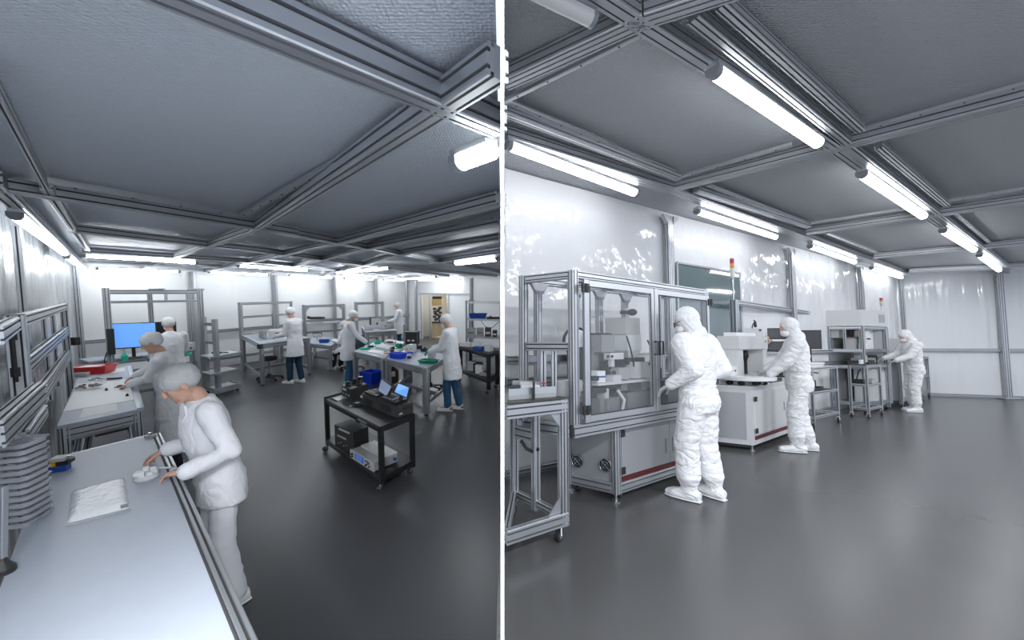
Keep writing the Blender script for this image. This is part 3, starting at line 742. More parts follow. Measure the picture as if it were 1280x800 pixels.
# --- desk with monitors at the back, under the tall frame
FL_ = L.px(257, 491, 0); FLt = L.pd(135, 400, 6.72); FLt.z = 0
fdir = (FL_ - FLt).normalized(); fn = V3((-fdir.y, fdir.x, 0))     # towards the back wall
t = thing(L, 'tall_frame', lerp(FL_, FLt, .5), 'tall aluminium portal frame with double top rail over the monitor desk', 'frame')
zt_ = 2.17
for nm, p in (('front_post', FLt), ('front_post', FL_)):
    m = MB(); m.bar(p, p + V3((0, 0, zt_)), .085, .085, up=fdir); m.build(nm, ALU, t)
r1 = on_line(FLt + fn * .75, FL_ + fn * .75, 188); r2 = on_line(FLt + fn * .75, FL_ + fn * .75, 236)
for p in (r1, r2):
    m = MB(); m.bar(p, p + V3((0, 0, zt_ - .03)), .07, .07, up=fdir); m.build('rear_post', ALU, t)
m = MB(); m.bar(FLt + fdir * .044 + V3((0, 0, zt_ - .07)), FL_ - fdir * .044 + V3((0, 0, zt_ - .07)), .045, .085); m.build('top_rail', ALU, t)
m = MB(); m.bar(FLt + fdir * .044 + V3((0, 0, zt_ - .25)), FL_ - fdir * .044 + V3((0, 0, zt_ - .25)), .045, .05); m.build('second_rail', ALU, t)
pm = lerp(FLt, FL_, .6); m = MB(); m.bar(pm + V3((0, 0, zt_ - .224)), pm + V3((0, 0, zt_ - .115)), .05, .04, slots=False, up=fdir); m.build('rail_spacer', ALU, t)
m = MB(); m.bar(r1 + V3((0, 0, zt_ - .07)), r2 + V3((0, 0, zt_ - .07)), .045, .06)
for p in (r1, r2): k = p - fn * .75; m.bar(p + V3((0, 0, zt_ - .02)), k + V3((0, 0, zt_ - .02)), .04, .04)
m.build('rear_rail', ALU, t)
m = MB(); pp = FLt - fn * .06 + V3((0, 0, 0)); m.box(-.045, .045, -.03, .03, L.zat(6.7, 443), L.zat(6.7, 411), lambda x, y, z: pp + fdir * x + fn * y + V3((0, 0, z))); m.build('control_box', BLACKP, t, smooth=0)
m = MB(); m.tube([pp + V3((-.08, 0, 1.05)), pp + V3((-.14, 0, .9)), pp + V3((-.1, 0, .5)), pp + V3((-.02, 0, .1))], .008, 6); m.build('control_cable', BLACKP, t)
qd = Quad(FLt + fn * .12 - fdir * .25, FL_ + fn * .12 - fdir * .1, FL_ + fn * .68 - fdir * .1, FLt + fn * .68 - fdir * .25)
bench(L, 'workbench', qd, .90, 'back desk carrying the monitors, beneath the tall portal frame', cat='desk', group='aluminium framed workbenches', leg=.05, rail=.08)
def monitor(room, c, w, h, face, m_, label, stand=None, name='monitor', group=None, cat='monitor', icons=False):
    """c: centre of the screen; face: xy direction it faces; stand: z of the surface below"""
    f = V3((face[0], face[1], 0)).normalized(); r = V3((-f.y, f.x, 0)); base = V3((c.x, c.y, stand if stand is not None else c.z - h / 2))
    t = thing(room, name, base, label, cat, group)
    B = lambda x, y, z: c + r * x + f * y + V3((0, 0, z))
    m = MB(); m.box(-w / 2, w / 2, -.035, 0, -h / 2, h / 2, B); m.build('bezel', BLACKP, t, smooth=0)
    m = MB(); m.box(-w / 2 + .012, w / 2 - .012, .0, .003, -h / 2 + .02, h / 2 - .012, B); sc = m.build('screen', m_, t, smooth=0)
    if icons:
        m = MB()
        for i in range(3):
            for j in range(5):
                if i < 2 or j < 3: m.box(w / 2 - .06 - i * .045, w / 2 - .045 - i * .045, .003, .0045, h / 2 - .07 - j * .06, h / 2 - .055 - j * .06, B)
        m.build('icons', WHITEB, sc, smooth=0)
    m = MB(); m.box(-w * .2, w * .2, -.06, -.036, -h * .22, h * .22, B); m.build('rear_housing', BLACKP, t, smooth=0)
    if stand is not None:
        m = MB(); m.bar(B(0, -.07, stand - c.z + .012), B(0, -.07, 0), .05, .03, slots=False); m.build('stand_neck', BLACKP, t)
        m = MB(); m.box(-.11, .11, -.14, .05, stand - c.z + .001, stand - c.z + .013, B); m.build('stand_foot', BLACKP, t, smooth=0)
    return t
fc = lambda a: (math.cos(math.radians(a)), math.sin(math.radians(a)))
c = L.pd(165, 419.5, 6.95); monitor(L, c, .66, .46, (0.80, -1), SCRB, 'lit monitor showing a bright blue desktop beside the black control box', stand=.90, icons=True, group='monitors on the back desk')
c = L.pd(199, 413.5, 7.35); monitor(L, c, .5, .34, (0.55, -1), SCRD, 'dark switched-off monitor next to the bright blue one', stand=.90, group='monitors on the back desk')
# small instruments by the desk
p = L.px(246, 437, .9); 
def instrument(room, at, yaw, w, d, h, body, label, name='instrument', cat='instrument', screen=None, knobs=2, feet=True, group=None, top=None):
    t = thing(room, name, at, label, cat, group, yaw=yaw)
    z0 = .012 if feet else 0.001
    m = MB(); m.box(-w / 2, w / 2, -d / 2, d / 2, z0, h); m.build('case', body, t, smooth=0)
    m = MB(); m.box(-w / 2 + .008, w / 2 - .008, -d / 2 - .006, -d / 2, z0 + .008, h - .008); m.build('front_panel', top or LGREY, t, smooth=0)
    if screen: m = MB(); m.box(-w * .38, w * .05, -d / 2 - .009, -d / 2 - .006, z0 + h * .25, h * .82); m.build('display', screen, t, smooth=0)
    for k in range(knobs):
        m = MB(); x = w * (.2 + .16 * k); m.cyl((x, -d / 2 - .006, h * .45), (x, -d / 2 - .026, h * .45), h * .09); m.build('knob', BLACKP, t)
    if feet:
        m = MB()
        for x in (-1, 1):
            for y in (-1, 1): m.cyl((x * w * .4, y * d * .4, 0.001), (x * w * .4, y * d * .4, .013), .012, n=8)
        m.build('feet', BLACKP, t)
    return t
instrument(L, L.px(242, 438.5, .9) + V3((-.08, -.05, 0)), .5, .22, .22, .17, LGREY, 'small pale instrument with two dark dials at the end of the monitor desk', screen=BLACKP)
p = L.px(241, 443, .9); t = thing(L, 'tape_roll', p + V3((-.05, -.05, 0)), 'teal roll of tape in front of the pale instrument', 'tape', yaw=0)
m = MB(); m.lathe([(.03, .001), (.06, .001), (.06, .04), (.03, .04)], (0, 0, 0), 16); m.build('tape', TEAL, t)
p = L.px(151, 451, .9); t = thing(L, 'spray_bottle', p + V3((.05, .02, .0)), 'small bottle with teal liquid under the blue monitor', 'bottle', yaw=0)
m = MB(); m.lathe([(.04, .001), (.045, .02), (.045, .09), (.02, .12), (.015, .14)], (0, 0, 0), 14); m.build('bottle_body', TEAL, t)
m = MB(); m.cyl((0, 0, .14), (0, 0, .19), .014); m.bar((-.06, 0, .2), (.02, 0, .2), .02, .02, slots=False); m.build('spray_head', LGREY, t)

# --- shelf trolley
TB0 = L.px(268, 493, .07); TB1 = L.px(302, 484, .07); tn = V3((-.85, .53, 0))
qt = quad3(TB0, TB1, TB0 + tn * .50)
t = thing(L, 'shelf_trolley', qt.centre(), 'narrow aluminium trolley with three shelves on one post, beside the tall frame', 'trolley')
m = MB(); m.hexa([qt.P(0, 0, .06), qt.P(1, 0, .06), qt.P(1, .08, .06), qt.P(0, .08, .06), qt.P(0, 0, .17), qt.P(1, 0, .17), qt.P(1, .08, .17), qt.P(0, .08, .17)]); m.build('front_skirt', ALU, t)
m = MB(); m.quad([qt.P(0, .08), qt.P(1, .08), qt.P(1, 1), qt.P(0, 1)], .10, .13); m.build('base_shelf', LGREY, t)
m = MB(); m.bar(qt.P(.02, .1, .15), qt.P(.02, 1, .15), .03, .04); m.bar(qt.P(.98, .1, .15), qt.P(.98, 1, .15), .03, .04); m.build('base_rails', ALUD, t)
pf = qt.P(.2, .14); pb = qt.P(.12, .98)
for p, zz in ((pf, L.zat(pf.y, 399)), (pb, L.zat(pb.y, 396))):
    m = MB(); m.bar(p + V3((0, 0, .13)), p + V3((0, 0, zz)), .08, .08, up=(1, 0, 0)); m.build('post', ALU, t)
m = MB()
for z in (1.45, 1.08): m.bar(pf + V3((0, 0, z)), pb + V3((0, 0, z)), .04, .06)
m.build('side_rails', ALU, t)
for z, k in ((.80, 1.25), (.46, 1.05)):
    m = MB(); m.quad([qt.P(-.05, .0), qt.P(k * .85, .0), qt.P(k * .85, 1), qt.P(-.05, 1)], z, z + .02); s_ = m.build('shelf', LGREY, t)
    m = MB(); m.bar(qt.P(k * .85 + .02, .0, z + .01), qt.P(k * .85 + .02, 1, z + .01), .03, .04, slots=False); m.bar(qt.P(-.05, -.02, z + .01), qt.P(k * .85, -.02, z + .01), .03, .04, slots=False); m.build('shelf_edge', CAPM, s_)
for u, v in ((.1, .15), (.9, .15), (.1, .9), (.9, .9)):
    m = MB(); c = qt.P(u, v, .032); m.cyl(c + V3((-.012, 0, 0)), c + V3((.012, 0, 0)), .031); m.bar(c, c + V3((0, 0, .066)), .02, .02, slots=False); m.build('caster', BLACKP, t)
p = qt.P(.35, .5, .821); t = thing(L, 'scanner', p, 'small dark hand scanner lying on the top shelf of the trolley', 'scanner', yaw=.2)
m = MB(); m.ball((0, 0, .03), .10, .04, .028); m.build('scanner_body', BLACKP, t); m = MB(); m.tube([(.08, 0, .03), (.14, .05, .025), (.16, .10, .016)], .012); m.build('scanner_grip', BLACKP, t)

# --- bench of the standing worker
qa = Quad(L.px(325, 430, .95), L.px(387, 422, .95), L.px(352, 413, .95), L.px(302, 419, .95))
ta, cs = bench(L, 'workbench', qa, .95, 'white bench with clear jars and a white box, black stool tucked below', group='aluminium framed workbenches', leg=.07, rail=.09)
m = MB(); c = cs[0]; m.box(-.05, .05, -.05, .05, .84, .94, lambda x, y, z: V3((c.x + x - .01, c.y + y - .01, z))); m.build('corner_block', BLACKP, ta, smooth=0)
o0 = qa.P(0, 1); o1 = on_line(qa.P(0, 1), qa.P(1, 1), 364)
m = MB(); zt2 = L.zat(o0.y, 378)
m.bar(o0, o0 + V3((0, 0, zt2)), .08, .08, up=(1, 0, 0)); o2 = on_line(o0, o1, 341); m.bar(o2, o2 + V3((0, 0, zt2 - .35)), .06, .06, up=(1, 0, 0))
m.build('rear_post', ALU, ta)
m = MB(); m.bar(o0 + V3((0, 0, zt2 - .04)), o1 + V3((0, 0, zt2 - .04)), .06, .07); m.bar(o1 + V3((0, 0, zt2 - .3)), o1 + V3((0, 0, zt2)), .06, .06, up=(1, 0, 0)); m.build('overhead_rail', ALU, ta)
m = MB(); m.bar(o0 + V3((0, 0, zt2 - .40)), o1 + V3((0, 0, zt2 - .40)), .06, .06); m.bar(o0 + V3((0, 0, zt2 - .86)), o1 + V3((0, 0, zt2 - .86)), .05, .06); m.build('shelf_rail', ALU, ta)
for k in range(4):
    p = qa.M(.30 + .0 * k, 1.2 - .12 * k, .951); m = MB(); m.lathe([(.05, 0), (.055, .01), (.055, .16), (.05, .17), (.046, .17), (.046, .012)], p, 14)
    m.build('glass_jar', JARM, None, L, at=p, label='clear upright jar on the standing worker bench, ' + ('first', 'second', 'third', 'fourth')[k] + ' from the rear post', cat='jar', group='clear jars beside the white box')
p = qa.M(.70, .92, .951); t = thing(L, 'white_case', p, 'white boxy case with a flat lid on the standing worker bench', 'case', yaw=math.radians(25))
m = MB(); m.box(-.2, .2, -.16, .16, 0, .16); m.build('case_body', WHITEB, t, smooth=0); m = MB(); m.prism([(-.21, -.17), (.21, -.17), (.19, .17), (-.21, .17)], lambda x, y: V3((x, y, .161)), lambda x, y: V3((x * .92, y * .92, .20))); m.build('case_lid', WHITEP, t, smooth=0)
m = MB(); m.box(-.05, .05, -.166, -.16, .10, .13); m.build('case_latch', CAPM, t, smooth=0)
p = qa.M(.75, .35, .951); m = MB(); m.quad([p + V3((-.2, -.1, 0)), p + V3((.15, -.12, 0)), p + V3((.2, .1, 0)), p + V3((-.15, .12, 0))], .952, .975); m.build('white_tray', WHITEB, None, L, label='flat white tray in front of the white boxy case', cat='tray')
p = L.px(347, 423, .951); t = thing(L, 'red_bottle', p, 'small red-capped bottle on the bench by the standing worker', 'bottle', yaw=0)
m = MB(); m.lathe([(.035, 0), (.04, .01), (.04, .09), (.02, .11)], (0, 0, 0), 12); m.build('bottle', mat('pink_plastic', (.55, .2, .2), .4), t); m = MB(); m.cyl((0, 0, .11), (0, 0, .15), .022); m.build('bottle_cap', RED, t)

def star_base(t, r, zp, n=5, seat_z=None, m_=BLACKP):
    m = MB()
    for k in range(n):
        a = 2 * math.pi * k / n + .4; p = V3((r * math.cos(a), r * math.sin(a), .06)); m.bar((0, 0, .10), p, .05, .03, slots=False)
    m.lathe([(.045, .06), (.05, .13), (.03, .16)], (0, 0, 0), 14); m.build('star_base', m_, t)
    for k in range(n):
        a = 2 * math.pi * k / n + .4; p = V3((r * math.cos(a), r * math.sin(a), .028)); d = V3((-math.sin(a), math.cos(a), 0)) * .022
        m = MB(); m.cyl(p - d, p + d, .028); m.build('caster', BLACKP, t)
    m = MB(); m.cyl((0, 0, .14), (0, 0, zp), .022); m.build('gas_lift', CHROME, t)
def stool(room, at, z, label, group='black work stools'):
    t = thing(room, 'stool', at, label, 'stool', group, yaw=0.3)
    star_base(t, .27, z - .07)
    m = MB(); m.lathe([(.12, z - .08), (.17, z - .075), (.185, z - .05), (.185, z - .02), (.17, z), (.05, z + .005)], (0, 0, 0), 24); m.build('seat', BLACKP, t)
    return t
stool(L, L.px(337, 475, 0), .56, 'black round stool under the bench with the clear jars')

# --- low desk of the seated worker
qb = Quad(L.px(386, 429, .69), L.px(413, 432, .69), L.px(428, 424, .69), L.px(392, 420, .69))
tb, cs = bench(L, 'workbench', qb, .69, 'low desk with a small blue tray where the seated worker sits', cat='desk', group='aluminium framed workbenches', leg=.07, rail=.08)
ya = L.px(390, 424, .69).y + .9
oa = L.pd(380.5, 400, ya); ob = L.pd(430, 400, ya + 1.0); oa.z = ob.z = 0
zt3 = L.zat(oa.y, 381)
t = thing(L, 'overhead_rack', lerp(oa, ob, .5), 'aluminium overhead rack with shelf behind the seated worker', 'rack', 'overhead racks on the far benches')
for p in (oa, ob):
    m = MB(); m.bar(p, p + V3((0, 0, zt3)), .09, .09, up=(1, 0, 0)); m.build('post', ALU, t)
for z, nm, h in ((zt3 - .05, 'top_rail', .09), (zt3 - .52, 'middle_rail', .07), (zt3 - .90, 'lower_rail', .06)):
    m = MB(); m.bar(oa + V3((0, 0, z)), ob + V3((0, 0, z)), .06, h); m.build(nm, ALU, t)
dn = (ob - oa).normalized(); dn = V3((-dn.y, dn.x, 0))
m = MB(); m.quad([oa + dn * .04, ob + dn * .04, ob + dn * .4, oa + dn * .4], zt3 - .66, zt3 - .62); m.build('shelf', LGREY, t)
for p, sg in ((oa, 1), (ob, -1)):
    e = (ob - oa).normalized() * sg; m = MB()
    m.prism([(.045, -.09), (.18, -.09), (.045, -.24)], lambda x, y: p + e * x + V3((0, 0, zt3 + y)) - dn * .02, lambda x, y: p + e * x + V3((0, 0, zt3 + y)) + dn * .02); m.build('corner_gusset', ALU, t)
sp = lerp(oa, ob, .36) + dn * .2; sp.z = zt3 - .619
t = thing(L, 'solder_station', sp, 'black curved tool on a white box on the overhead rack shelf', 'tool', yaw=.5)
m = MB(); m.box(-.2, .2, -.08, .08, 0, .10); m.build('white_box', WHITEB, t, smooth=0); m = MB(); m.tube([(-.28, 0, .20), (-.15, 0, .16), (.1, 0, .16), (.25, 0, .14)], .045); m.build('black_tool', BLACKP, t)
p = L.px(403, 429, .691); open_bin(L, p + V3((0, .12, 0)), .3, .26, .18, .08, BLUED, 'parts_tray', 'small blue tray on the low desk of the seated worker', cat='tray')
p = L.px(397, 421, .691); instrument(L, p, .4, .25, .2, .12, BLACKP, 'small black instrument behind the blue tray on the low desk', screen=None, knobs=1)
for k, (u, v) in enumerate(((393, 416), (405, 418))):
    p = L.px(u, v, .90); 
# --- far cluttered bench
qc = Quad(L.px(457, 415, .95), L.px(496, 413, .95), L.px(488, 407.5, .95), L.px(452, 408.5, .95))
tc_, cs = bench(L, 'workbench', qc, .95, 'far bench cluttered with tools below a small overhead rack', group='aluminium framed workbenches', leg=.09, rail=.10, low=.5)
oc = L.pd(445.5, 400, 12.6); od = L.pd(478.5, 400, 13.3); oc.z = od.z = 0; zt4 = L.zat(oc.y, 377.5)
t = thing(L, 'overhead_rack', lerp(oc, od, .5), 'narrow overhead rack behind the cluttered far bench', 'rack', 'overhead racks on the far benches')
for p in (oc, od):
    m = MB(); m.bar(p + V3((0, 0, 0)), p + V3((0, 0, zt4)), .09, .09, up=(1, 0, 0)); m.build('post', ALU, t)
for z, nm in ((zt4 - .05, 'top_rail'), (zt4 - .55, 'middle_rail')):
    m = MB(); m.bar(oc + V3((0, 0, z)), od + V3((0, 0, z)), .06, .08); m.build(nm, ALU, t)
for k, (x, y, w_, d2, h, mt, lb) in enumerate((
    (.14, .30, .22, .2, .14, LGREY, 'pale grey tool box at the front of the cluttered far bench'),
    (.38, .6, .26, .2, .34, DARKG, 'tall dark instrument on the cluttered far bench'),
    (.62, .35, .2, .2, .22, GREYB, 'grey instrument in the middle of the cluttered far bench'),
    (.86, .5, .24, .2, .18, DARKG, 'low dark instrument toward the end of the cluttered far bench'))):
    instrument(L, qc.P(x, y, .951), .6, w_, d2, h, mt, lb, screen=None, knobs=1)

# --- island benches with the glove workers
ZI = .83
f0 = L.px(442, 439, ZI); f1 = L.px(533, 460, ZI); b0 = L.px(470, 426.5, ZI); b1 = L.px(562, 444, ZI)
fm0 = lerp(f0, f1, .485); fm1 = lerp(f0, f1, .505); bm0 = lerp(b0, b1, .485); bm1 = lerp(b0, b1, .505)
qD = Quad(f0, fm0, bm0, b0); qE = Quad(fm1, f1, b1, bm1)
bench(L, 'workbench', qD, ZI, 'island bench with gloves and grey trays, blue tub standing on the floor beneath', group='aluminium framed workbenches', leg=.09, rail=.10, low=0)
bench(L, 'workbench', qE, ZI, 'island bench with the green tray and blue scoop, brown bottle below', group='aluminium framed workbenches', leg=.09, rail=.10, low=.2)
p = L.px(497, 449, ZI); open_bin(L, p + V3((-.02, .1, .001)), math.radians(-25), .30, .17, .10, BLUE, 'scoop_bin', 'bright blue scoop bin with a ring handle on the island bench', handle=True)
p = L.px(534, 455, ZI); open_bin(L, p + V3((0, .12, .001)), math.radians(-14), .32, .2, .05, GREEN, 'green_tray', 'shallow green tray at the corner of the island bench', cat='tray')
p = L.px(537, 447, ZI + .06); t = thing(L, 'clear_jar', V3((p.x, p.y + .12, ZI + .002)), 'clear cylinder jar being held over the green tray', 'jar', yaw=0)
m = MB(); m.lathe([(.055, 0), (.06, .01), (.06, .15), (.055, .16), (.05, .16), (.05, .012)], (0, 0, 0), 18); m.build('jar_wall', CLEAR, t); m = MB(); m.cyl((0, 0, .02), (0, 0, .07), .047); m.build('jar_contents', GREYB, t)
p = L.px(511, 441, ZI); t = thing(L, 'white_box', p + V3((0, .15, .001)), 'white carton with beige labels on the island bench', 'box', yaw=math.radians(-15))
m = MB(); m.box(-.1, .1, -.07, .07, 0, .13); m.box(-.03, .1, -.07, .07, .13, .16); m.build('carton', WHITEB, t, smooth=0)
m = MB(); m.box(-.08, -.02, -.073, -.07, .03, .09); m.box(.03, .07, -.073, -.07, .05, .10); m.build('label_patch', mat('beige_label', (.62, .55, .38), .6), t, smooth=0)
p = L.px(511, 442, ZI); t = thing(L, 'tape_ring', p + V3((.02, -.02, .001)), 'blue ring of tape in front of the white carton', 'tape', yaw=0)
m = MB(); m.tube([(.06 * math.cos(a), .06 * math.sin(a), .018) for a in [2 * math.pi * k / 18 for k in range(19)]], .016, 8); m.build('ring', BLUE, t)
for (u, v, w_, h, lb) in ((521, 437, .16, .08, 'black handset block on the island bench behind the tape ring'), (530, 440, .14, .06, 'lower black block on the island bench next to the clear jar')):
    p = L.px(u, v, ZI); t = thing(L, 'black_fixture', p + V3((0, .08, .001)), lb, 'fixture', 'black blocks on the island bench', yaw=-.2)
    m = MB(); m.box(-w_ / 2, w_ / 2, -.05, .05, 0, h); m.build('block', BLACKP, t, smooth=0); m = MB(); m.cyl((0, 0, h), (0, 0, h + .03), .025); m.build('knob', DARKG, t)
for (u, v, mt, lb, nm) in ((453, 437.5, TEAL, 'pair of loose green gloves at the outer corner of the island bench', 'spare_gloves'), (470, 429, TEAL, 'crumpled green glove among the grey trays on the island bench', 'spare_gloves')):
    p = L.px(u, v, ZI); m = MB(); m.ball(p + V3((0, .05, .025)), .09, .06, .024, 12, 8); m.ball(p + V3((.09, .05, .02)), .05, .03, .019, 10, 6); m.build(nm, mt, None, L, smooth=60, label=lb, cat='gloves')
for (pts, h, mt, lb, nm, ct) in (
    ([(459, 440.5), (474, 443), (480, 440), (465, 438)], .02, WMAT, 'thin white tray beside the loose gloves', 'flat_tray', 'tray'),
    ([(470, 436), (486, 439), (491, 435), (476, 432)], .05, LGREY, 'pale grey tray in the middle of the island bench', 'flat_tray', 'tray'),
    ([(480, 430), (503, 434), (506, 431), (486, 427)], .07, SILVER, 'wide silver tray behind the pale grey one', 'flat_tray', 'tray'),
    ([(474, 444), (484, 446), (487, 444), (478, 442)], .03, WMAT, 'white foam pad at the bench joint', 'foam_pad', 'pad')):
    flat(L, pts, ZI + .001, h, nm, mt, lb, ct, 'trays on the island bench' if ct == 'tray' else None)
for (u, v, mt, lb, ln, yw) in ((463, 435, BLACKP, 'black power tool lying by the loose gloves', .16, .2), (487, 429.5, mat('maroon_tool', (.13, .05, .05), .5), 'dark maroon tool on the silver tray', .2, -.2), (482.5, 444.5, ORANGE, 'orange gripper tool at the joint of the island benches', .13, .1), (491, 437, BLACKP, 'small black mouse-like tool behind the blue scoop bin', .12, -.3)):
    p = L.px(u, v, ZI + (.072 if 'maroon' in lb else .052 if 'mouse' in lb else 0)); t = thing(L, 'hand_tool', p + V3((0, .03, .002)), lb, 'tool', yaw=yw)
    m = MB(); m.ball((0, 0, .03), ln / 2, .035, .028); m.build('tool_body', mt, t, smooth=60); m = MB(); m.cyl((ln * .4, 0, .03), (ln * .75, 0, .03), .014); m.build('tool_tip', CHROME, t)
# below the island
p = L.px(463, 481, 0); open_bin(L, p + V3((-.02, .16, .001)), math.radians(-28), .40, .38, .28, BLUE, 'storage_tub', 'large bright blue tub on the floor under the island bench', cat='tub', taper=.8)
p = L.px(492, 478, 0); t = thing(L, 'brown_bottle', p, 'square brown chemical bottle on the floor under the island bench', 'bottle', yaw=.2)
m = MB(); m.box(-.11, .11, -.09, .09, 0.001, .27); m.prism([(-.11, -.09), (.11, -.09), (.11, .09), (-.11, .09)], lambda x, y: V3((x, y, .27)), lambda x, y: V3((x * .35, y * .35, .34))); m.build('bottle_body', BROWN, t, smooth=0)
m = MB(); m.cyl((0, 0, .34), (0, 0, .40), .035); m.build('bottle_cap', BLACKP, t); m = MB(); m.box(-.06, .05, -.095, -.09, .16, .28); m.build('white_tag', PAPER, t, smooth=0)
stool(L, L.px(538, 487, 0), .55, 'black stool with star feet tucked under the green tray bench')
# black machine crate behind the island
p = L.pd(516, 434, 10.2); p.z = 0; t = thing(L, 'equipment_crate', p, 'black equipment crate on a stand before the storeroom doorway', 'crate', yaw=-.1)
m = MB(); m.box(-.15, .15, -.12, .12, .72, 1.02); m.build('crate_body', BLACKP, t, smooth=0); m = MB(); m.box(-.17, .17, -.13, .13, 1.021, 1.05); m.build('crate_lid', DARKG, t, smooth=0)
for x in (-.1, .02): m = MB(); m.box(x, x + .07, -.124, -.12, .80, .84); m.build('label_mark', WHITEB, t, smooth=0)
m = MB()
for x in (-.12, .12):
    for y in (-.09, .09): m.bar((x, y, 0), (x, y, .72), .04, .04)
m.build('stand', ALU, t)
p = L.pd(506.5, 420, 12.5); p.z = 0; m = MB(); m.bar(p, p + V3((0, 0, 1.05)), .09, .09); m.build('stub_post', ALU, None, L, label='short aluminium post standing behind the black equipment crate', cat='post')

# --- storeroom shelf unit
sm = lerp(D0, D1, .62) + SN * 1.2; sm.z = 0
t = thing(L, 'storage_rack', sm, 'pale storage rack seen through the storeroom doorway', 'rack')
sw = .75
for x in (-sw, 0, sw):
    m = MB(); p = sm + SD * x; m.bar(p, p + V3((0, 0, 1.95)), .05, .05, slots=False); m.build('post', mat('cream_post', (.5, .47, .40), .5), t)
for z in (.3, .85, 1.45):
    m = MB(); m.quad([sm - SD * sw, sm + SD * sw, sm + SD * sw + SN * .5, sm - SD * sw + SN * .5], z, z + .04); m.build('shelf', STOREW, t, smooth=0)
cx = lerp(D0, D1, .14) + SN * .7; cx.z = 0
t = thing(L, 'drum_cart', cx, 'tan drum with machine parts piled on it inside the storeroom doorway', 'drum')
m = MB(); m.lathe([(.27, .001), (.28, .05), (.24, .1), (.24, .62), (.26, .64), (.26, .68)], cx, 20); m.build('drum', TAN, t)
m = MB(); m.cyl(cx + V3((0, 0, .68)), cx + V3((0, 0, .74)), .26, n=18)
for i in range(14): a = i * 2.4; m.box(-.07, .07, -.05, .05, 0, .1, lambda x, y, z: cx + V3((.13 * math.cos(a) + x, .13 * math.sin(a) + y, .74 + .045 * i + z)))
m.build('machine_parts', DARKG, t, smooth=0)
m = MB(); m.box(-.23, .23, -.15, .15, 1.48, 1.78, lambda x, y, z: cx + V3((x, y, z))); m.build('tan_carton', mat('tan_carton', (.62, .42, .18), .6), t, smooth=0)
m = MB(); m.box(-.2, .2, -.12, .12, 1.785, 1.9, lambda x, y, z: cx + V3((x, y, z))); m.build('dark_bag', BLACKP, t, smooth=0)

# --- shelf unit by the partition and the black cart before it
s0 = L.pd(583, 400, 10.6); s1 = clip(L.pd(625.5, 400, 10.2), True, .03); s0.z = s1.z = 0
qs = quad3(s0, s1, s0 + V3((.03, .5, 0)))
t = thing(L, 'shelf_unit', qs.centre(), 'grey metal shelf unit with blue bin and boxes, against the partition', 'shelf')
zz = [L.zat(10.5, v) for v in (377, 398.5, 420.5, 444)]
for u, v in ((0, 0), (1, 0), (0, 1), (1, 1)):
    m = MB(); m.bar(qs.P(u, v), qs.P(u, v, zz[0] + .03), .05, .05, slots=False); m.build('post', ALUD, t)
for z in zz:
    m = MB(); m.quad([qs.P(0, 0), qs.P(1, 0), qs.P(1, 1), qs.P(0, 1)], z - .05, z); m.build('shelf', ALU, t, smooth=0)
m = MB(); m.tube([qs.P(.35, .9, zz[1] - .06), qs.P(.5, .9, zz[1] - .25), qs.P(.7, .9, zz[1] - .28), qs.P(.95, .9, zz[1] - .06)], .008, 6); m.build('hanging_cable', BLACKP, t)
open_bin(L, qs.P(.32, .45, zz[1] + .001), .0, .48, .3, .13, BLUED, 'shelf_bin', 'dark blue bin on the middle board of the shelf unit')
p = qs.P(.78, .4, zz[1] + .001); t = thing(L, 'black_tool_case', p, 'flat black case next to the dark blue shelf bin', 'case', yaw=0)
m = MB(); m.box(-.18, .18, -.1, .1, 0, .05); m.build('case', BLACKP, t, smooth=0); m = MB(); m.cyl((-.08, -.02, .05), (-.08, -.02, .08), .03); m.build('dial', BLACKP, t)
for k, (x, w_, h, mt, lb) in enumerate(((.12, .20, .2, SILVER, 'pile of silver boxes at the outer end of the lower shelf board'), (.38, .18, .22, GREYB, 'grey instrument box on the lower shelf board'), (.62, .16, .24, DARKG, 'dark box with a pale label on the lower shelf board'), (.82, .12, .17, BLACKP, 'short black box on the lower shelf board by the partition'))):
    t = thing(L, 'shelf_box', qs.P(x, .4, zz[2] + .001), lb, 'box', 'boxes on the lower shelf board', yaw=0)
    m = MB(); m.box(-w_ / 2, w_ / 2, -.12, .12, 0, h); m.build('box', mt, t, smooth=0)
    m = MB(); m.box(-w_ * .38, w_ * .38, -.124, -.12, h * .3, h * .55); m.build('label_plate', LGREY if k > 1 else CAPM, t, smooth=0)

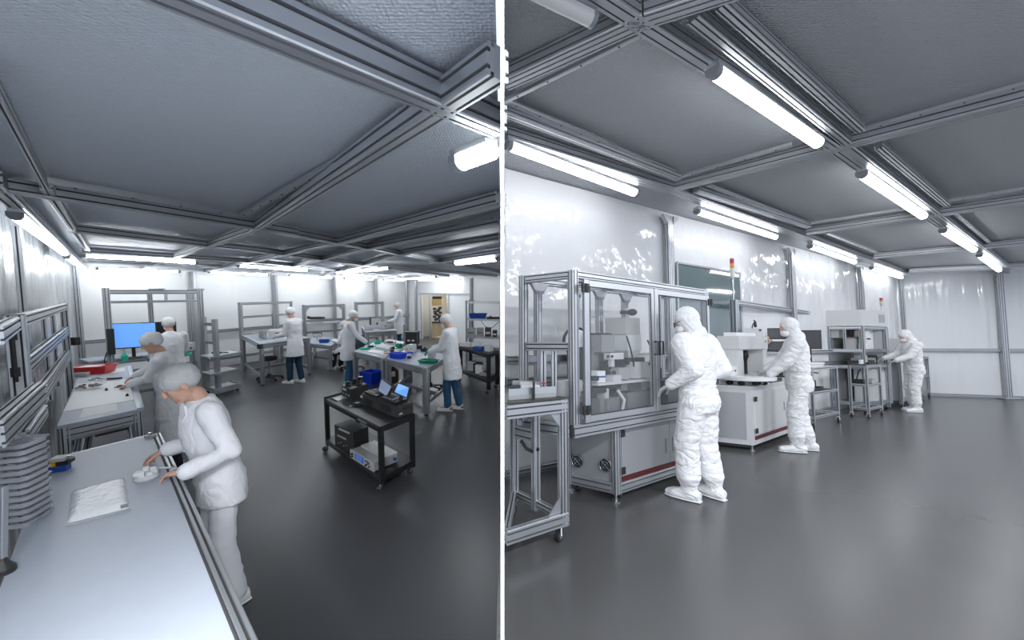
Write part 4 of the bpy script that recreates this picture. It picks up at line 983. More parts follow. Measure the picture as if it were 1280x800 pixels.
def black_cart(room, q, zt, zs, label, t_leg=.05, thin=.05, group='black equipment carts'):
    t = thing(room, 'equipment_cart', q.centre(), label, 'cart', group)
    W, D = q.W(), q.D(); e = t_leg / 2
    cs = [q.M(e, e), q.M(W - e, e), q.M(W - e, D - e), q.M(e, D - e)]
    m = MB(); m.quad(q.c, zt - .012, zt); m.build('top_shelf', BLACK, t, smooth=0)
    m = MB()
    for i in range(4): m.bar(cs[i] + V3((0, 0, zt - .012 - thin / 2 - .001)), cs[(i + 1) % 4] + V3((0, 0, zt - .013 - thin / 2)), t_leg, thin, slots=False)
    m.build('top_frame', BLACK, t, smooth=0)
    m = MB(); m.quad(q.c, zs - .012, zs); m.build('lower_shelf', BLACK, t, smooth=0)
    m = MB()
    for i in range(4): m.bar(cs[i] + V3((0, 0, zs - .013 - thin / 2)), cs[(i + 1) % 4] + V3((0, 0, zs - .013 - thin / 2)), t_leg, thin, slots=False)
    m.build('lower_frame', BLACK, t, smooth=0)
    for c in cs:
        m = MB(); m.bar(c + V3((0, 0, .085)), c + V3((0, 0, zt - .013)), t_leg, t_leg, slots=False, up=q.c[1] - q.c[0]); m.build('leg', BLACK, t, smooth=0)
    for i, c in enumerate(cs):
        r = .036; o = c + V3((-.03, -.02, r + .001)); ax = V3((.6, -.8, 0)).normalized()
        m = MB(); m.cyl(o - ax * .012, o + ax * .012, r, n=20); w_ = m.build('caster', BLACKP, t)
        m = MB()
        for sg in (-1, 1):
            cc = o + ax * .014 * sg; x = V3((0, 0, 1)); y = ax.cross(x); m.tube([cc + (x * math.cos(a) + y * math.sin(a)) * r * .86 for a in [2 * math.pi * k / 18 for k in range(19)]], .0025, 6)
        m.bar(o + ax * .018, c + V3((0, 0, .085)), .012, .03, slots=False); m.bar(o - ax * .018, c + V3((0, 0, .085)), .012, .03, slots=False)
        m.build('caster_fork', CHROME, w_)
    return t, cs
qj = Quad(L.px(574, 433, .83), clip(L.px(611, 443, .83), True, .03), clip(L.px(623, 438, .83), True, .03), L.px(588, 429, .83))
zj = .83
black_cart(L, qj, zj, .30, 'black cart with white parts on top, in front of the metal shelf unit', .07, .07)
for k, (x, y, w_, d2, h, mt, lb) in enumerate(((.14, .4, .3, .2, .07, WHITEB, 'white tray of parts at the outer end of the black shelf-side cart'), (.41, .6, .2, .16, .10, WMAT, 'white carton on top of the black shelf-side cart'), (.57, .3, .2, .16, .05, BLUED, 'low blue box on top of the black shelf-side cart'), (.85, .5, .14, .14, .12, LGREY, 'pale cup-like box at the partition end of the black cart'))):
    t = thing(L, 'cart_box', qj.P(x, y, zj + .001), lb, 'box', 'boxes on the black shelf-side cart', yaw=-.5)
    m = MB(); m.box(-w_ / 2, w_ / 2, -d2 / 2, d2 / 2, 0, h); m.build('box', mt, t, smooth=0); m = MB(); m.box(-w_ / 2 - .004, w_ / 2 + .004, -d2 / 2 - .004, d2 / 2 + .004, h, h + .012); m.build('box_rim', mt, t, smooth=0)
for k, (x, w_, h, mt, lb) in enumerate(((.35, .2, .2, LGREY, 'pale grey case standing on the lower board of the black shelf-side cart'), (.5, .1, .21, BLACKP, 'thin black case between two pale cases on the lower cart board'), (.62, .18, .19, WMAT, 'white case on the lower board of the black shelf-side cart'), (.8, .25, .06, GREYB, 'flat grey parts tray on the lower board of the black shelf-side cart'))):
    t = thing(L, 'storage_case', qj.P(x, .45, .301), lb, 'case', 'cases on the lower board of the black cart', yaw=-.5)
    m = MB(); m.box(-w_ / 2, w_ / 2, -.12, .12, 0, h); m.build('case_body', mt, t, smooth=0); m = MB(); m.box(-w_ * .3, w_ * .3, -.02, .02, h, h + .02); m.build('case_handle', BLACKP, t, smooth=0)

# --- the black cart in the middle of the floor
ZC = .71
qF = Quad(L.px(405, 498, ZC), L.px(475, 533.5, ZC), L.px(518, 517, ZC), L.px(447, 486.5, ZC))
tf, cs = black_cart(L, qF, ZC, .17, 'black two-tier equipment cart in the middle of the dark floor', .05, .055)
m = MB(); r_ = .018
for a, b in ((0.02, .32),): m.bar(qF.P(0.01, .0, ZC + .012), qF.P(.01, 1, ZC + .012), .02, .02, slots=False); m.bar(qF.P(0.0, .98, ZC + .012), qF.P(.14, .98, ZC + .012), .02, .02, slots=False)
m.build('raised_lip', BLACK, tf, smooth=0)
m = MB(); m.box(0, 1, 0, 1, 0, 1, lambda x, y, z: qF.P(.66 + .14 * x, 0, 0) + V3((-.0, -.004 + .003 * y, ZC - .05 + .02 * z)) + (qF.c[1] - qF.c[0]).cross(V3((0, 0, 1))).normalized() * .002); m.build('name_plate', mat('pale_plate', (.3, .36, .42), .5), tf, smooth=0)
# clear back panels between the legs
uF = (qF.c[1] - qF.c[0]).normalized(); yawF = math.atan2(uF.y, uF.x)
def on_cart(x, y, z): return qF.P(x, y, z)
def skew_box(t, nm, m_, x0, x1, y0, y1, z0, z1, smooth=0):
    m = MB(); m.hexa([qF.P(x0, y0, z0), qF.P(x1, y0, z0), qF.P(x1, y1, z0), qF.P(x0, y1, z0), qF.P(x0, y0, z1), qF.P(x1, y0, z1), qF.P(x1, y1, z1), qF.P(x0, y1, z1)]); return m.build(nm, m_, t, smooth=smooth)
t = thing(L, 'metal_tray', qF.P(.15, .45, ZC), 'bright metal plate in a black rim on the cart end', 'tray')
skew_box(t, 'plate', SILVER, .06, .185, .12, .62, ZC + .001, ZC + .008); skew_box(t, 'rim', BLACK, .05, .06, .1, .63, ZC + .001, ZC + .016); skew_box(t, 'rim', BLACK, .06, .19, .10, .12, ZC + .001, ZC + .016)
# black box with three knobs
bx = Quad(L.px(427.5, 495, ZC), L.px(439, 500, ZC), L.px(460, 492, ZC), L.px(448, 487.5, ZC))
hb = .085 * 1.05
zbx = ZC + .135
def qbox(t, q, nm, m_, z0, z1, u0=0, u1=1, v0=0, v1=1, smooth=0):
    m = MB(); m.hexa([q.P(u0, v0, z0), q.P(u1, v0, z0), q.P(u1, v1, z0), q.P(u0, v1, z0), q.P(u0, v0, z1), q.P(u1, v0, z1), q.P(u1, v1, z1), q.P(u0, v1, z1)]); return m.build(nm, m_, t, smooth=smooth)
t = thing(L, 'power_supply', bx.centre() + V3((0, 0, ZC)), 'black power supply box topped by three black pots on the cart', 'instrument')
qbox(t, bx, 'case', BLACKP, ZC + .002, zbx); qbox(t, bx, 'front_label', LGREY, ZC + .095, ZC + .12, .12, .5, -.015, 0)
qbox(t, bx, 'top_plate', DARKG, zbx, zbx + .004, .02, .98, .02, .98)
for k in range(3): m = MB(); c = bx.P(.2 + .3 * k, -.01, ZC + .05); m.cyl(c, c + V3((-.006, -.01, 0)), .012, n=10); m.build('knob', SILVER, t)
for u, v in ((.35, .2), (.25, .62), (.75, .62)):
    c = bx.P(u, v, zbx + .004); m = MB(); m.lathe([(.04, 0), (.045, .012), (.03, .03), (.032, .05), (.02, .06)], c, 14); m.build('pot', BLACKP, t)
m = MB(); c = bx.P(.6, .8, zbx + .004); m.lathe([(.03, 0), (.03, .07), (.035, .075), (.035, .09)], c, 14); m.build('pot', BLACKP, t); m = MB(); m.cyl(c + V3((0, 0, .09)), c + V3((0, 0, .096)), .03); m.build('pot_lid', LGREY, t)
# long grey case with two hinged screens
dv = Quad(L.px(452, 504, ZC), L.px(497, 523, ZC), L.px(516.5, 516, ZC), L.px(472, 497.5, ZC))
zd = ZC + .125
t = thing(L, 'test_console', dv.centre() + V3((0, 0, ZC)), 'long dark grey console with two flip-up screens on the cart', 'console')
qbox(t, dv, 'case', DARKG, ZC + .002, zd)
for a, b in ((.10, .33), (.53, .83)): qbox(t, dv, 'vent_panel', BLACKP, ZC + .03, ZC + .095, a, b, -.01, 0)
m = MB(); c = dv.P(.02, -.02, ZC + .09); m.cyl(c, c + V3((-.004, -.008, 0)), .016); m.build('round_badge', LGREY, t)
m = MB(); c0, c1 = dv.P(1.01, .25, ZC + .085), dv.P(1.01, .75, ZC + .085); m.tube([c0, c0 + V3((.02, 0, .012)), c1 + V3((.02, 0, .012)), c1], .006, 6); m.build('side_handle', BLACKP, t)
m = MB(); m.box(0, 1, 0, 1, 0, 1, lambda x, y, z: dv.P(1.004 + .002 * z, .1 + .2 * x, ZC + .03 + .02 * y)); m.build('side_label', LGREY, t, smooth=0)
for (u0, u1, scr, wd_) in ((.06, .42, SCRP, 0), (.50, .90, SCRB, 0)):
    qbox(t, dv, 'keyboard_unit', BLACKP, zd, zd + .03, u0, u1, .08, .92)
    ku = qbox(t, dv, 'key_plate', CAPM, zd + .03, zd + .038, u0 + .04, u1 - .1, .2, .8)
    m = MB()
    for i in range(4):
        for j in range(3): m.box(0, 1, 0, 1, 0, 1, lambda x, y, z: dv.P(u0 + .06 + .05 * i + .035 * x, .28 + .17 * j + .12 * y, zd + .038 + .006 * z))
    m.build('keys', BLACKP, ku, smooth=0)
sq = [((473, 488), (483, 495), (489, 483), (477, 474), SCRP), ((493.5, 490), (508, 496.5), (511, 484.5), (498, 479.5), SCRB)]
for k, (a, b, c, d, sm_) in enumerate(sq):
    yb = dv.P(.40 if k == 0 else .86, .55).y
    pa = [L.pd(*a, yb + .05), L.pd(*b, yb - .10), L.pd(*c, yb - .07), L.pd(*d, yb + .09)]
    nr = (pa[1] - pa[0]).cross(pa[3] - pa[0]).normalized()
    if nr.dot(V3((0, 0, 2.1)) - pa[0]) < 0: nr = -nr
    ctr = (pa[0] + pa[1] + pa[2] + pa[3]) / 4
    big = [ctr + (p - ctr) * 1.22 for p in pa]
    m = MB(); m.hexa([p - nr * .02 for p in big] + [p - nr * .002 for p in big]); sc_ = m.build('flip_screen', BLACKP, t, smooth=0)
    m = MB(); m.hexa([p - nr * .002 for p in pa] + [p + nr * .001 for p in pa]); m.build('display', sm_, sc_, smooth=0)
    if k == 1:
        m = MB()
        for j, (w0, w1) in enumerate(((.3, .75), (.35, .65))): m.hexa([ctr + (lerp(pa[0], pa[1], w) * (1 - h) + lerp(pa[3], pa[2], w) * h - ctr) + nr * e for e in (.001, .002) for (w, h) in ((w0, .8 - .25 * j), (w1, .8 - .25 * j), (w1, .86 - .25 * j), (w0, .86 - .25 * j))])
        m.build('display_lines', WHITEB, sc_, smooth=0)
    hb_ = (pa[0] + pa[1]) / 2; m = MB(); m.bar(hb_ - nr * .015, V3((hb_.x, hb_.y, zd + .028)), .05, .02, slots=False); m.build('screen_hinge', BLACKP, t, smooth=0)
p = L.px(447, 507, ZC); t = thing(L, 'hand_meter', p, 'little teal handheld meter on the cart top', 'meter', yaw=.5)
m = MB(); m.box(-.045, .045, -.025, .025, 0.001, .035); m.build('meter_body', BLACKP, t, smooth=0); m = MB(); m.box(-.03, .01, -.018, .018, .0355, .04); m.build('meter_face', mat('teal_face', (.05, .42, .42), .4), t, smooth=0)
m = MB(); m.box(-.10, -.07, -.03, -.01, .001, .02); m.build('usb_plug', SILVER, t, smooth=0)
m = MB(); m.tube([(.04, -.02, .01), (.07, -.09, .006), (.13, -.14, .006), (.15, -.12, .006), (.12, -.08, .006), (.10, -.07, .014), (.08, -.13, .006)], .004, 6); m.build('meter_cable', BLACKP, t)
# lower shelf
zs = .171
pc = Quad(L.px(419, 557, zs), L.px(443, 569, zs), L.px(461, 560, zs), L.px(439, 549, zs))
t = thing(L, 'computer_tower', pc.centre() + V3((0, 0, zs)), 'black computer tower on the lower board of the middle cart', 'computer')
zt_c = zs + .27
qbox(t, pc, 'case', BLACKP, zs, zt_c); qbox(t, pc, 'front_bezel', DARKG, zs + .01, zt_c - .01, .02, .98, -.02, -.001)
qbox(t, pc, 'top_strip', LGREY, zt_c - .035, zt_c - .012, .25, .8, -.035, -.02); qbox(t, pc, 'drive_plate', SILVER, zs + .14, zs + .165, .15, .62, -.03, -.02)
for k in range(4): m = MB(); c = pc.P(.2 + .15 * k, -.02, zs + .06 + .02 * (k % 2)); m.cyl(c, c + V3((-.004, -.008, 0)), .008, n=8); m.build('port', SILVER, t)
si = Quad(L.px(438.5, 573, zs), L.px(467, 591, zs), L.px(497, 578, zs), L.px(468, 562, zs))
t = thing(L, 'signal_analyser', si.centre() + V3((0, 0, zs)), 'silver instrument with a blue display on the lower board of the middle cart', 'instrument')
zi_ = zs + .105
qbox(t, si, 'case', SILVER, zs + .012, zi_, 0, 1, .02, 1); qbox(t, si, 'front_panel', LGREY, zs + .008, zi_ + .006, -.02, 1.02, 0, .02)
d_o = qbox(t, si, 'display', mat('lit_deep_blue_screen', (.01, .09, .42), .3, emit=.5), zs + .03, zi_ - .008, .22, .58, -.012, 0)
for k in range(3): qbox(t, si, 'display_row', SCRP, zs + .04 + .02 * k, zs + .048 + .02 * k, .26, .52, -.016, -.012)
qbox(t, si, 'button_block', BLACKP, zs + .075, zs + .085, .66, .8, -.012, 0)
for u, z in ((.1, .03), (.1, .06), (.72, .03), (.86, .035), (.84, .065)):
    c = si.P(u, -.01, zs + .012 + z); m = MB(); m.cyl(c + V3((.0, .006, 0)), c + V3((-.008, -.014, 0)), .011, n=10); m.build('knob', BLACKP if u < .8 else CHROME, t)
qbox(t, si, 'rear_cover', LGREY, zi_, zi_ + .018, .03, 1.0, .40, 1.0)
m = MB(); c = si.P(1.0, .85, zs + .06); m.cyl(c, c + V3((.02, -.012, 0)), .018); m.build('blue_connector', BLUED, t)
m = MB(); m.tube([qF.P(.62, .55, .69), qF.P(.66, .6, .5), qF.P(.68, .6, .32), qF.P(.66, .7, .29)], .005, 6); m.build('power_cable', BLACKP, tf)
for i in (1, 3): qbox(t, si, 'foot', BLACKP, zs, zs + .012, .1 * i, .1 * i + .1, .1, .2)

# --- more small things on the benches
def clutter(room, q, rows, zz, grp):
    for (x, y, w_, d2, h, mt, nm, lb) in rows:
        p = q.P(x, y, zz + .001); t = thing(room, nm, p, lb, nm.replace('_', ' '), grp, yaw=x * 3)
        m = MB(); m.box(-w_ / 2, w_ / 2, -d2 / 2, d2 / 2, 0, h); m.build('body', mt, t, smooth=0)
        m = MB(); m.box(-w_ * .35, w_ * .35, -d2 * .35, d2 * .35, h, h + .012); m.build('top_face', CAPM if mt is not BLACKP else GREYB, t, smooth=0)
clutter(L, qD, [(.22, .30, .10, .06, .03, BLACKP, 'small_gauge', 'small black gauge block between the loose gloves and white tray'),
 (.90, .45, .08, .05, .05, DARKG, 'small_motor', 'small dark motor at the joint edge of the glove bench'),
 (.80, .30, .08, .05, .03, WMAT, 'part_box', 'tiny white box by the orange gripper tool'),
 (.88, .80, .12, .10, .10, GREEN, 'green_block', 'green block at the inner corner of the glove bench'),
 (.20, .80, .14, .08, .08, TEAL, 'spool', 'teal spool at the far edge of the glove bench')], ZI, 'small parts on the glove bench')
clutter(L, qE, [(.30, .45, .12, .06, .03, WMAT, 'part_tray', 'small white part tray beside the blue tape ring'),
 (.42, .30, .08, .05, .035, BROWN, 'brown_part', 'small brown part in front of the tape ring'),
 (.75, .72, .12, .08, .05, SILVER, 'metal_block', 'silver metal block near the clear jar'),
 (.10, .85, .10, .10, .09, BLUED, 'blue_cup', 'short blue cup behind the blue scoop bin')], ZI, 'small parts on the green tray bench')
clutter(L, qb, [(.30, .55, .12, .10, .08, LGREY, 'small_tester', 'small pale tester behind the blue tray on the low desk'),
 (.75, .60, .12, .08, .05, WHITEB, 'small_case', 'small white case in front of the seated worker')], .69, 'small things on the low desk')
# ================================================================= RIGHT bay: things
wd2 = V3((math.sin(math.radians(56.0)), math.cos(math.radians(56.0)), 0))       # along the machines
def caster(t, c, r=.04, name='caster', mt=None):
    m = MB(); ax = V3((.8, -.6, 0)); o = V3((c.x, c.y, r + .001)) + V3((-.02, -.015, 0))
    m.cyl(o - ax * .016, o + ax * .016, r, n=18); w_ = m.build(name, mt or BLACKP, t)
    m = MB(); m.bar(o + ax * .022, V3((c.x, c.y, c.z)), .012, r * .9, slots=False); m.bar(o - ax * .022, V3((c.x, c.y, c.z)), .012, r * .9, slots=False)
    m.cyl(o + ax * .017, o + ax * .02, r * .55); m.cyl(o - ax * .017, o - ax * .02, r * .55); m.build('caster_fork', CHROME, w_)

# --- infeed table cut by the partition
zT = .985
A0 = clip(R.px(632, 506, zT), False, .025); A1 = R.px(707, 498.5, zT)
A0.z = A1.z = 0
bd = V3((-.44, .32, 0))
A3 = clip(V3((.012, 3.27, 0)), False, .03); A2 = A1 + V3((-.20, .26, 0))
qT = Quad(A0, A1, A2, A3)
t = thing(R, 'infeed_table', qT.centre(), 'open aluminium table frame on casters against the partition', 'table')
m = MB()
m.bar(qT.P(0, 0, zT - .05), qT.P(1, 0, zT - .05) , .04, .09); m.bar(qT.P(1, 0, zT - .05), qT.P(1, 1, zT - .05), .04, .09); m.bar(qT.P(0, 1, zT - .05), qT.P(1, 1, zT - .05), .04, .09)
m.build('top_frame', ALU, t)
m = MB(); m.quad(qT.c, zT, zT + .012); m.build('dark_top', DARKG, t, smooth=0)
zl = .15
m = MB(); m.bar(qT.P(0, 0, zl), qT.P(1, 0, zl), .045, .09); m.bar(qT.P(1, 0, zl), qT.P(1, 1, zl), .04, .06); m.bar(qT.P(.04, 1, zl), qT.P(1, 1, zl), .04, .06); m.bar(qT.P(.04, 1, zl), qT.P(.0, .1, zl), .04, .06); m.build('base_frame', ALU, t)
m = MB(); m.bar(qT.P(.05, .98, .66), qT.P(1, .98, .66), .04, .10); m.build('middle_rail', ALU, t)
for u, v, w_ in ((.97, .04, .06), (.05, .98, .055), (.97, .98, .055)):
    m = MB(); m.bar(qT.P(u, v, .10), qT.P(u, v, zT - .001), w_, w_, up=wd2); m.build('leg', ALU, t)
m = MB(); p = qT.P(.94, .04); e = (qT.c[0] - qT.c[1]).normalized()
m.prism([(0, 0), (.10, 0), (0, -.12)], lambda x, y: p + e * (x + .0) + V3((0, .015, zT - .095 + y)), lambda x, y: p + e * (x + .0) + V3((0, -.015, zT - .095 + y))); m.build('corner_gusset', ALU, t)
m = MB(); m.prism([(0, 0), (.12, 0), (0, .12)], lambda x, y: p + e * (x + .0) + V3((0, .015, zl + .045 + y)), lambda x, y: p + e * (x + .0) + V3((0, -.015, zl + .045 + y))); m.build('corner_gusset', ALU, t)
caster(t, qT.P(.93, .05, .105)); caster(t, qT.P(.07, .94, .105))
m = MB(); m.tube([qT.P(.3, .8, .62), qT.P(.5, .8, .56), qT.P(.75, .85, .54), qT.P(1, .9, .57)], .014, 8); m.build('cable', BLACKP, t)
# conveyor on the table
zc = zT + .0125
t = thing(R, 'conveyor_unit', qT.P(.5, .5, zc), 'low grey conveyor track with black slots on the infeed table', 'conveyor')
def qb2(q, t, nm, m_, z0, z1, u0, u1, v0, v1, smooth=0):
    m = MB(); m.hexa([q.P(u0, v0, z0), q.P(u1, v0, z0), q.P(u1, v1, z0), q.P(u0, v1, z0), q.P(u0, v0, z1), q.P(u1, v0, z1), q.P(u1, v1, z1), q.P(u0, v1, z1)]); return m.build(nm, m_, t, smooth=smooth)
qb2(qT, t, 'track_side', ALU, zc + .03, zc + .075, 0.02, .9, .15, .22); qb2(qT, t, 'track_side', ALU, zc + .04, zc + .09, 0.02, .9, .75, .82)
qb2(qT, t, 'base_plate', GREYB, zc, zc + .03, 0.02, .9, .15, .85); qb2(qT, t, 'belt', BLACKP, zc + .031, zc + .06, .02, .88, .24, .73)
qb2(qT, t, 'cover', LGREY, zc + .061, zc + .085, .25, .62, .22, .75); qb2(qT, t, 'slot', BLACKP, zc + .076, zc + .082, .03, .22, .16, .21)
qb2(qT, t, 'stop_bracket', BLACKP, zc + .0, zc + .12, .45, .48, .08, .14); qb2(qT, t, 'sensor', RED, zc + .086, zc + .10, .74, .77, .3, .4)

# --- the big glass-doored machine
zM = 1.975; zm = .745
Fa = R.px(716, 338, zM); Fb = R.px(880, 362.5, zM); Bk = R.px(654.5, 345, zM)
Fa.z = Fb.z = Bk.z = 0
qM = quad3(Fa, Fb, Bk); WM, DM = qM.W(), qM.D()
t = thing(R, 'glass_machine', qM.centre(), 'large aluminium machine enclosure with glass doors over a fan cabinet, first worker in front', 'machine')
um = (Fb - Fa).normalized()
for x, y in ((.0, .0), (WM, 0), (0, DM), (WM, DM)):
    m = MB(); p = qM.M(x, y); m.bar(p + V3((0, 0, zm - .02)), p + V3((0, 0, zM)), .065, .065, up=um, unit=.033); m.build('corner_post', ALU, t)
for x in (.16, .62, .95, 1.35):
    m = MB(); p = qM.M(x, DM); m.bar(p + V3((0, 0, zm)), p + V3((0, 0, zM - .05)), .06, .06, up=um, unit=.03); pr = m.build('rear_post', ALU, t)
    m = MB(); m.prism([(-.1, 0), (.1, 0), (.035, -.09), (-.035, -.09)], lambda a, b: p + um * a + V3((0, -.0, zM - .06 + b)), lambda a, b: p + um * a + V3((.02, -.03, zM - .06 + b))); m.build('post_gusset', ALUD, pr, smooth=0)
m = MB(); h = .065
m.bar(qM.M(.033, 0, zM - h / 2), qM.M(WM - .033, 0, zM - h / 2), .06, h, unit=.033); m.bar(qM.M(.033, DM, zM - h / 2), qM.M(WM - .033, DM, zM - h / 2), .06, h, unit=.033)
m.bar(qM.M(0, .033, zM - h / 2), qM.M(0, DM - .033, zM - h / 2), .06, h, unit=.033); m.bar(qM.M(WM, .033, zM - h / 2), qM.M(WM, DM - .033, zM - h / 2), .06, h, unit=.033)
for x in (.5, 1.0, 1.5): m.bar(qM.M(x, .033, zM - .03), qM.M(x, DM - .033, zM - .03), .05, .05)
m.build('top_frame', ALU, t)
m = MB(); m.bar(qM.M(-.03, 0, zm - .05), qM.M(WM + .03, 0, zm - .05), .07, .10); m.bar(qM.M(0, .03, zm - .05), qM.M(0, DM, zm - .05), .06, .10); m.bar(qM.M(WM, .03, zm - .05), qM.M(WM, DM, zm - .05), .06, .10); m.bar(qM.M(0, DM, zm - .05), qM.M(WM, DM, zm - .05), .06, .10); m.build('sill_frame', ALU, t)
m = MB(); p = qM.M(-.035, -.0); m.bar(p + V3((0, 0, zm - .1)), p + V3((0, 0, zm)), .012, .06, slots=False); m.build('end_cap', BLACKP, t)
m = MB(); m.bar(qM.M(.0, .04, 1.36), qM.M(.0, DM - .04, 1.36), .05, .07); m.build('side_rail', ALUD, t)
m = MB(); m.bar(qM.M(.03, DM, 1.25), qM.M(WM - .03, DM, 1.25), .04, .06, slots=False); m.build('rear_rail', ALUD, t)
m = MB(); m.quad([qM.M(.03, .03), qM.M(WM - .03, .03), qM.M(WM - .03, DM - .03), qM.M(.03, DM - .03)], zm, zm + .02); m.build('deck', GREYB, t, smooth=0)
m = MB(); m.quad([qM.M(.04, DM - .1), qM.M(.05, DM - .1), qM.M(.05, .05), qM.M(.04, .05)], 1.40, zM - .07); m.build('side_glass', GLASS, t, smooth=0)
# doors
ud = on_line(Fa, Fb, 810); xd = (ud - Fa).length
for x0, x1, hs in ((.045, xd - .006, 0), (xd + .006, WM - .045, 1)):
    o = -.055; z0, z1 = zm + .015, zM - .075
    m = MB(); fw = .055
    for a, b in (((x0 + fw / 2, z0), (x0 + fw / 2, z1)), ((x1 - fw / 2, z0), (x1 - fw / 2, z1))): m.bar(qM.M(a[0], o, a[1]), qM.M(b[0], o, b[1]), fw, .03, up=V3((-um.y, um.x, 0)), slots=False)
    for z in (z0 + fw / 2, z1 - fw / 2): m.bar(qM.M(x0 + fw, o, z), qM.M(x1 - fw, o, z), .03, fw, slots=False)
    d = m.build('door', ALU, t, smooth=0)
    m = MB(); m.quad([qM.M(x0 + fw, o - .004), qM.M(x1 - fw, o - .004), qM.M(x1 - fw, o + .004), qM.M(x0 + fw, o + .004)], z0 + fw, z1 - fw); m.build('door_glass', GLASS, d, smooth=0)
    m = MB()
    for s in (.004,):
        for a, b in (((x0 + fw, z0 + fw), (x1 - fw, z0 + fw)), ((x0 + fw, z1 - fw), (x1 - fw, z1 - fw)), ((x0 + fw, z0 + fw), (x0 + fw, z1 - fw)), ((x1 - fw, z0 + fw), (x1 - fw, z1 - fw))): m.bar(qM.M(a[0], o - .012, a[1]), qM.M(b[0], o - .012, b[1]), .008, .010, slots=False)
    m.build('glass_seal', SLOT, d, smooth=0)
    hx = x1 - .02 if hs == 0 else x0 + .035
    zh0, zh1 = R.zat(qM.M(hx, 0).y, 443), R.zat(qM.M(hx, 0).y, 427)
    m = MB(); m.tube([qM.M(hx, o - .016, zh0), qM.M(hx, o - .055, zh0), qM.M(hx, o - .055, zh1), qM.M(hx, o - .016, zh1)], .009, 8); m.build('handle', BLACKP, d)
    for z in ((1.83, .86)):
        hxx = x0 - .005 if hs == 0 else x1 + .005
        m = MB(); m.box(-.04, .04, -.012, .0, -.035, .035, lambda a, b, c: qM.M(hxx + a, o - .017 + b, z + c)); m.cyl(qM.M(hxx, o - .03, z - .035), qM.M(hxx, o - .03, z + .035), .009, n=8)
        hg = m.build('hinge', BLACKP, d, smooth=0)
        m = MB()
        for a in (-.025, .025):
            for c in (-.02, .02): m.cyl(qM.M(hxx + a, o - .028, z + c), qM.M(hxx + a, o - .032, z + c), .006, n=8)
        m.build('hinge_screws', CHROME, hg)
# inner equipment (parts of the machine)
def inb(nm, m_, x0, x1, y0, y1, z0, z1):
    m = MB(); m.box(x0, x1, y0, y1, z0, z1, lambda a, b, c: qM.M(a, b, c)); return m.build(nm, m_, t, smooth=0)
def Mx(u, dy=0.2):   # metres along the machine seen in column u at depth dy
    p = on_line(qM.M(0, dy), qM.M(WM, dy), u); return (p - qM.M(0, dy)).length
def Mz(u, v, dy=.2): return R.zat(on_line(qM.M(0, dy), qM.M(WM, dy), u).y, v)
inb('feeder_head', mat('warm_grey_case', (.44, .43, .42), .45), Mx(782, .16), Mx(800, .16), .16, .36, Mz(782, 418), Mz(782, 397))
m = MB(); x0, x1 = Mx(783, .16), Mx(800, .16); za, zb_, zc_ = Mz(790, 418), Mz(790, 438), Mz(790, 447)
m.hexa([qM.M(x0 + .05, .18, zc_), qM.M(x1 - .06, .18, zc_), qM.M(x1 - .06, .32, zc_), qM.M(x0 + .05, .32, zc_), qM.M(x0, .15, zb_), qM.M(x1, .15, zb_), qM.M(x1, .34, zb_), qM.M(x0, .34, zb_)])
m.hexa([qM.M(x0, .15, zb_), qM.M(x1, .15, zb_), qM.M(x1, .34, zb_), qM.M(x0, .34, zb_), qM.M(x0, .15, za - .004), qM.M(x1, .15, za - .004), qM.M(x1, .34, za - .004), qM.M(x0, .34, za - .004)]); m.build('hopper', LGREY, t, smooth=0)
m = MB(); c = qM.M(Mx(797), .25, Mz(797, 390)); m.ball(c, .05, .05, .035); m.cyl(c, c + V3((-.12, 0, 0)), .02); m.build('air_motor', DARKG, t)
inb('hopper_gate', BLACKP, Mx(779), Mx(800), .16, .32, Mz(788, 455), Mz(788, 447))
inb('servo_block', mat('servo_grey', (.27, .275, .28), .42), Mx(752, .12), Mx(768, .12), .12, .26, Mz(755, 440), Mz(755, 419))
inb('servo_cap', DARKG, Mx(752, .12), Mx(766, .12), .13, .25, Mz(755, 419), Mz(755, 416.5))
m = MB(); c = qM.M(Mx(738), .34, Mz(738, 426)); m.tube([c + um * (.15 * math.cos(a)) + V3((0, 0, .12 * math.sin(a))) for a in [math.pi * 2 * k / 20 for k in range(21)]], .014, 8); m.build('round_guard', DARKG, t)
m = MB(); m.cyl(c + V3((0, .0, 0)), c + V3((-.01, .02, 0)), .135, n=24); m.build('guard_disc', WHITEB, t)
inb('column', MIDG, Mx(729), Mx(748), .2, .36, zm + .02, Mz(738, 434))
inb('back_plate', mat('dark_grey_plate', (.10, .103, .11), .5), Mx(735), Mx(795), .36, .38, zm + .02, Mz(760, 426))
inb('sensor_block', LGREY, Mx(749), Mx(766), .1, .16, Mz(757, 449), Mz(757, 441)); inb('sensor_stem', LGREY, Mx(753), Mx(757), .12, .15, Mz(757, 458), Mz(757, 449))
inb('pressure_unit', GREYB, Mx(757), Mx(770), .08, .18, Mz(763, 473), Mz(763, 459))
for u in (760, 766): m = MB(); c = qM.M(Mx(u, .08), .079, Mz(u, 464)); m.cyl(c, c + V3((.006, -.012, 0)), .018, n=12); m.build('gauge', BLACKP, t)
for u in (759, 764): m = MB(); c = qM.M(Mx(u, .1), .099, Mz(u, 445)); m.cyl(c, c + V3((.006, -.01, 0)), .012, n=10); m.build('valve_port', BLACKP, t)
inb('label_box', WHITEB, Mx(727), Mx(737), .06, .14, Mz(732, 477), Mz(732, 463)); inb('label_band', BLUED, Mx(727), Mx(737), .055, .06, Mz(732, 471), Mz(732, 469))
inb('small_box', LGREY, Mx(747), Mx(757), .06, .14, Mz(752, 476), Mz(752, 468))
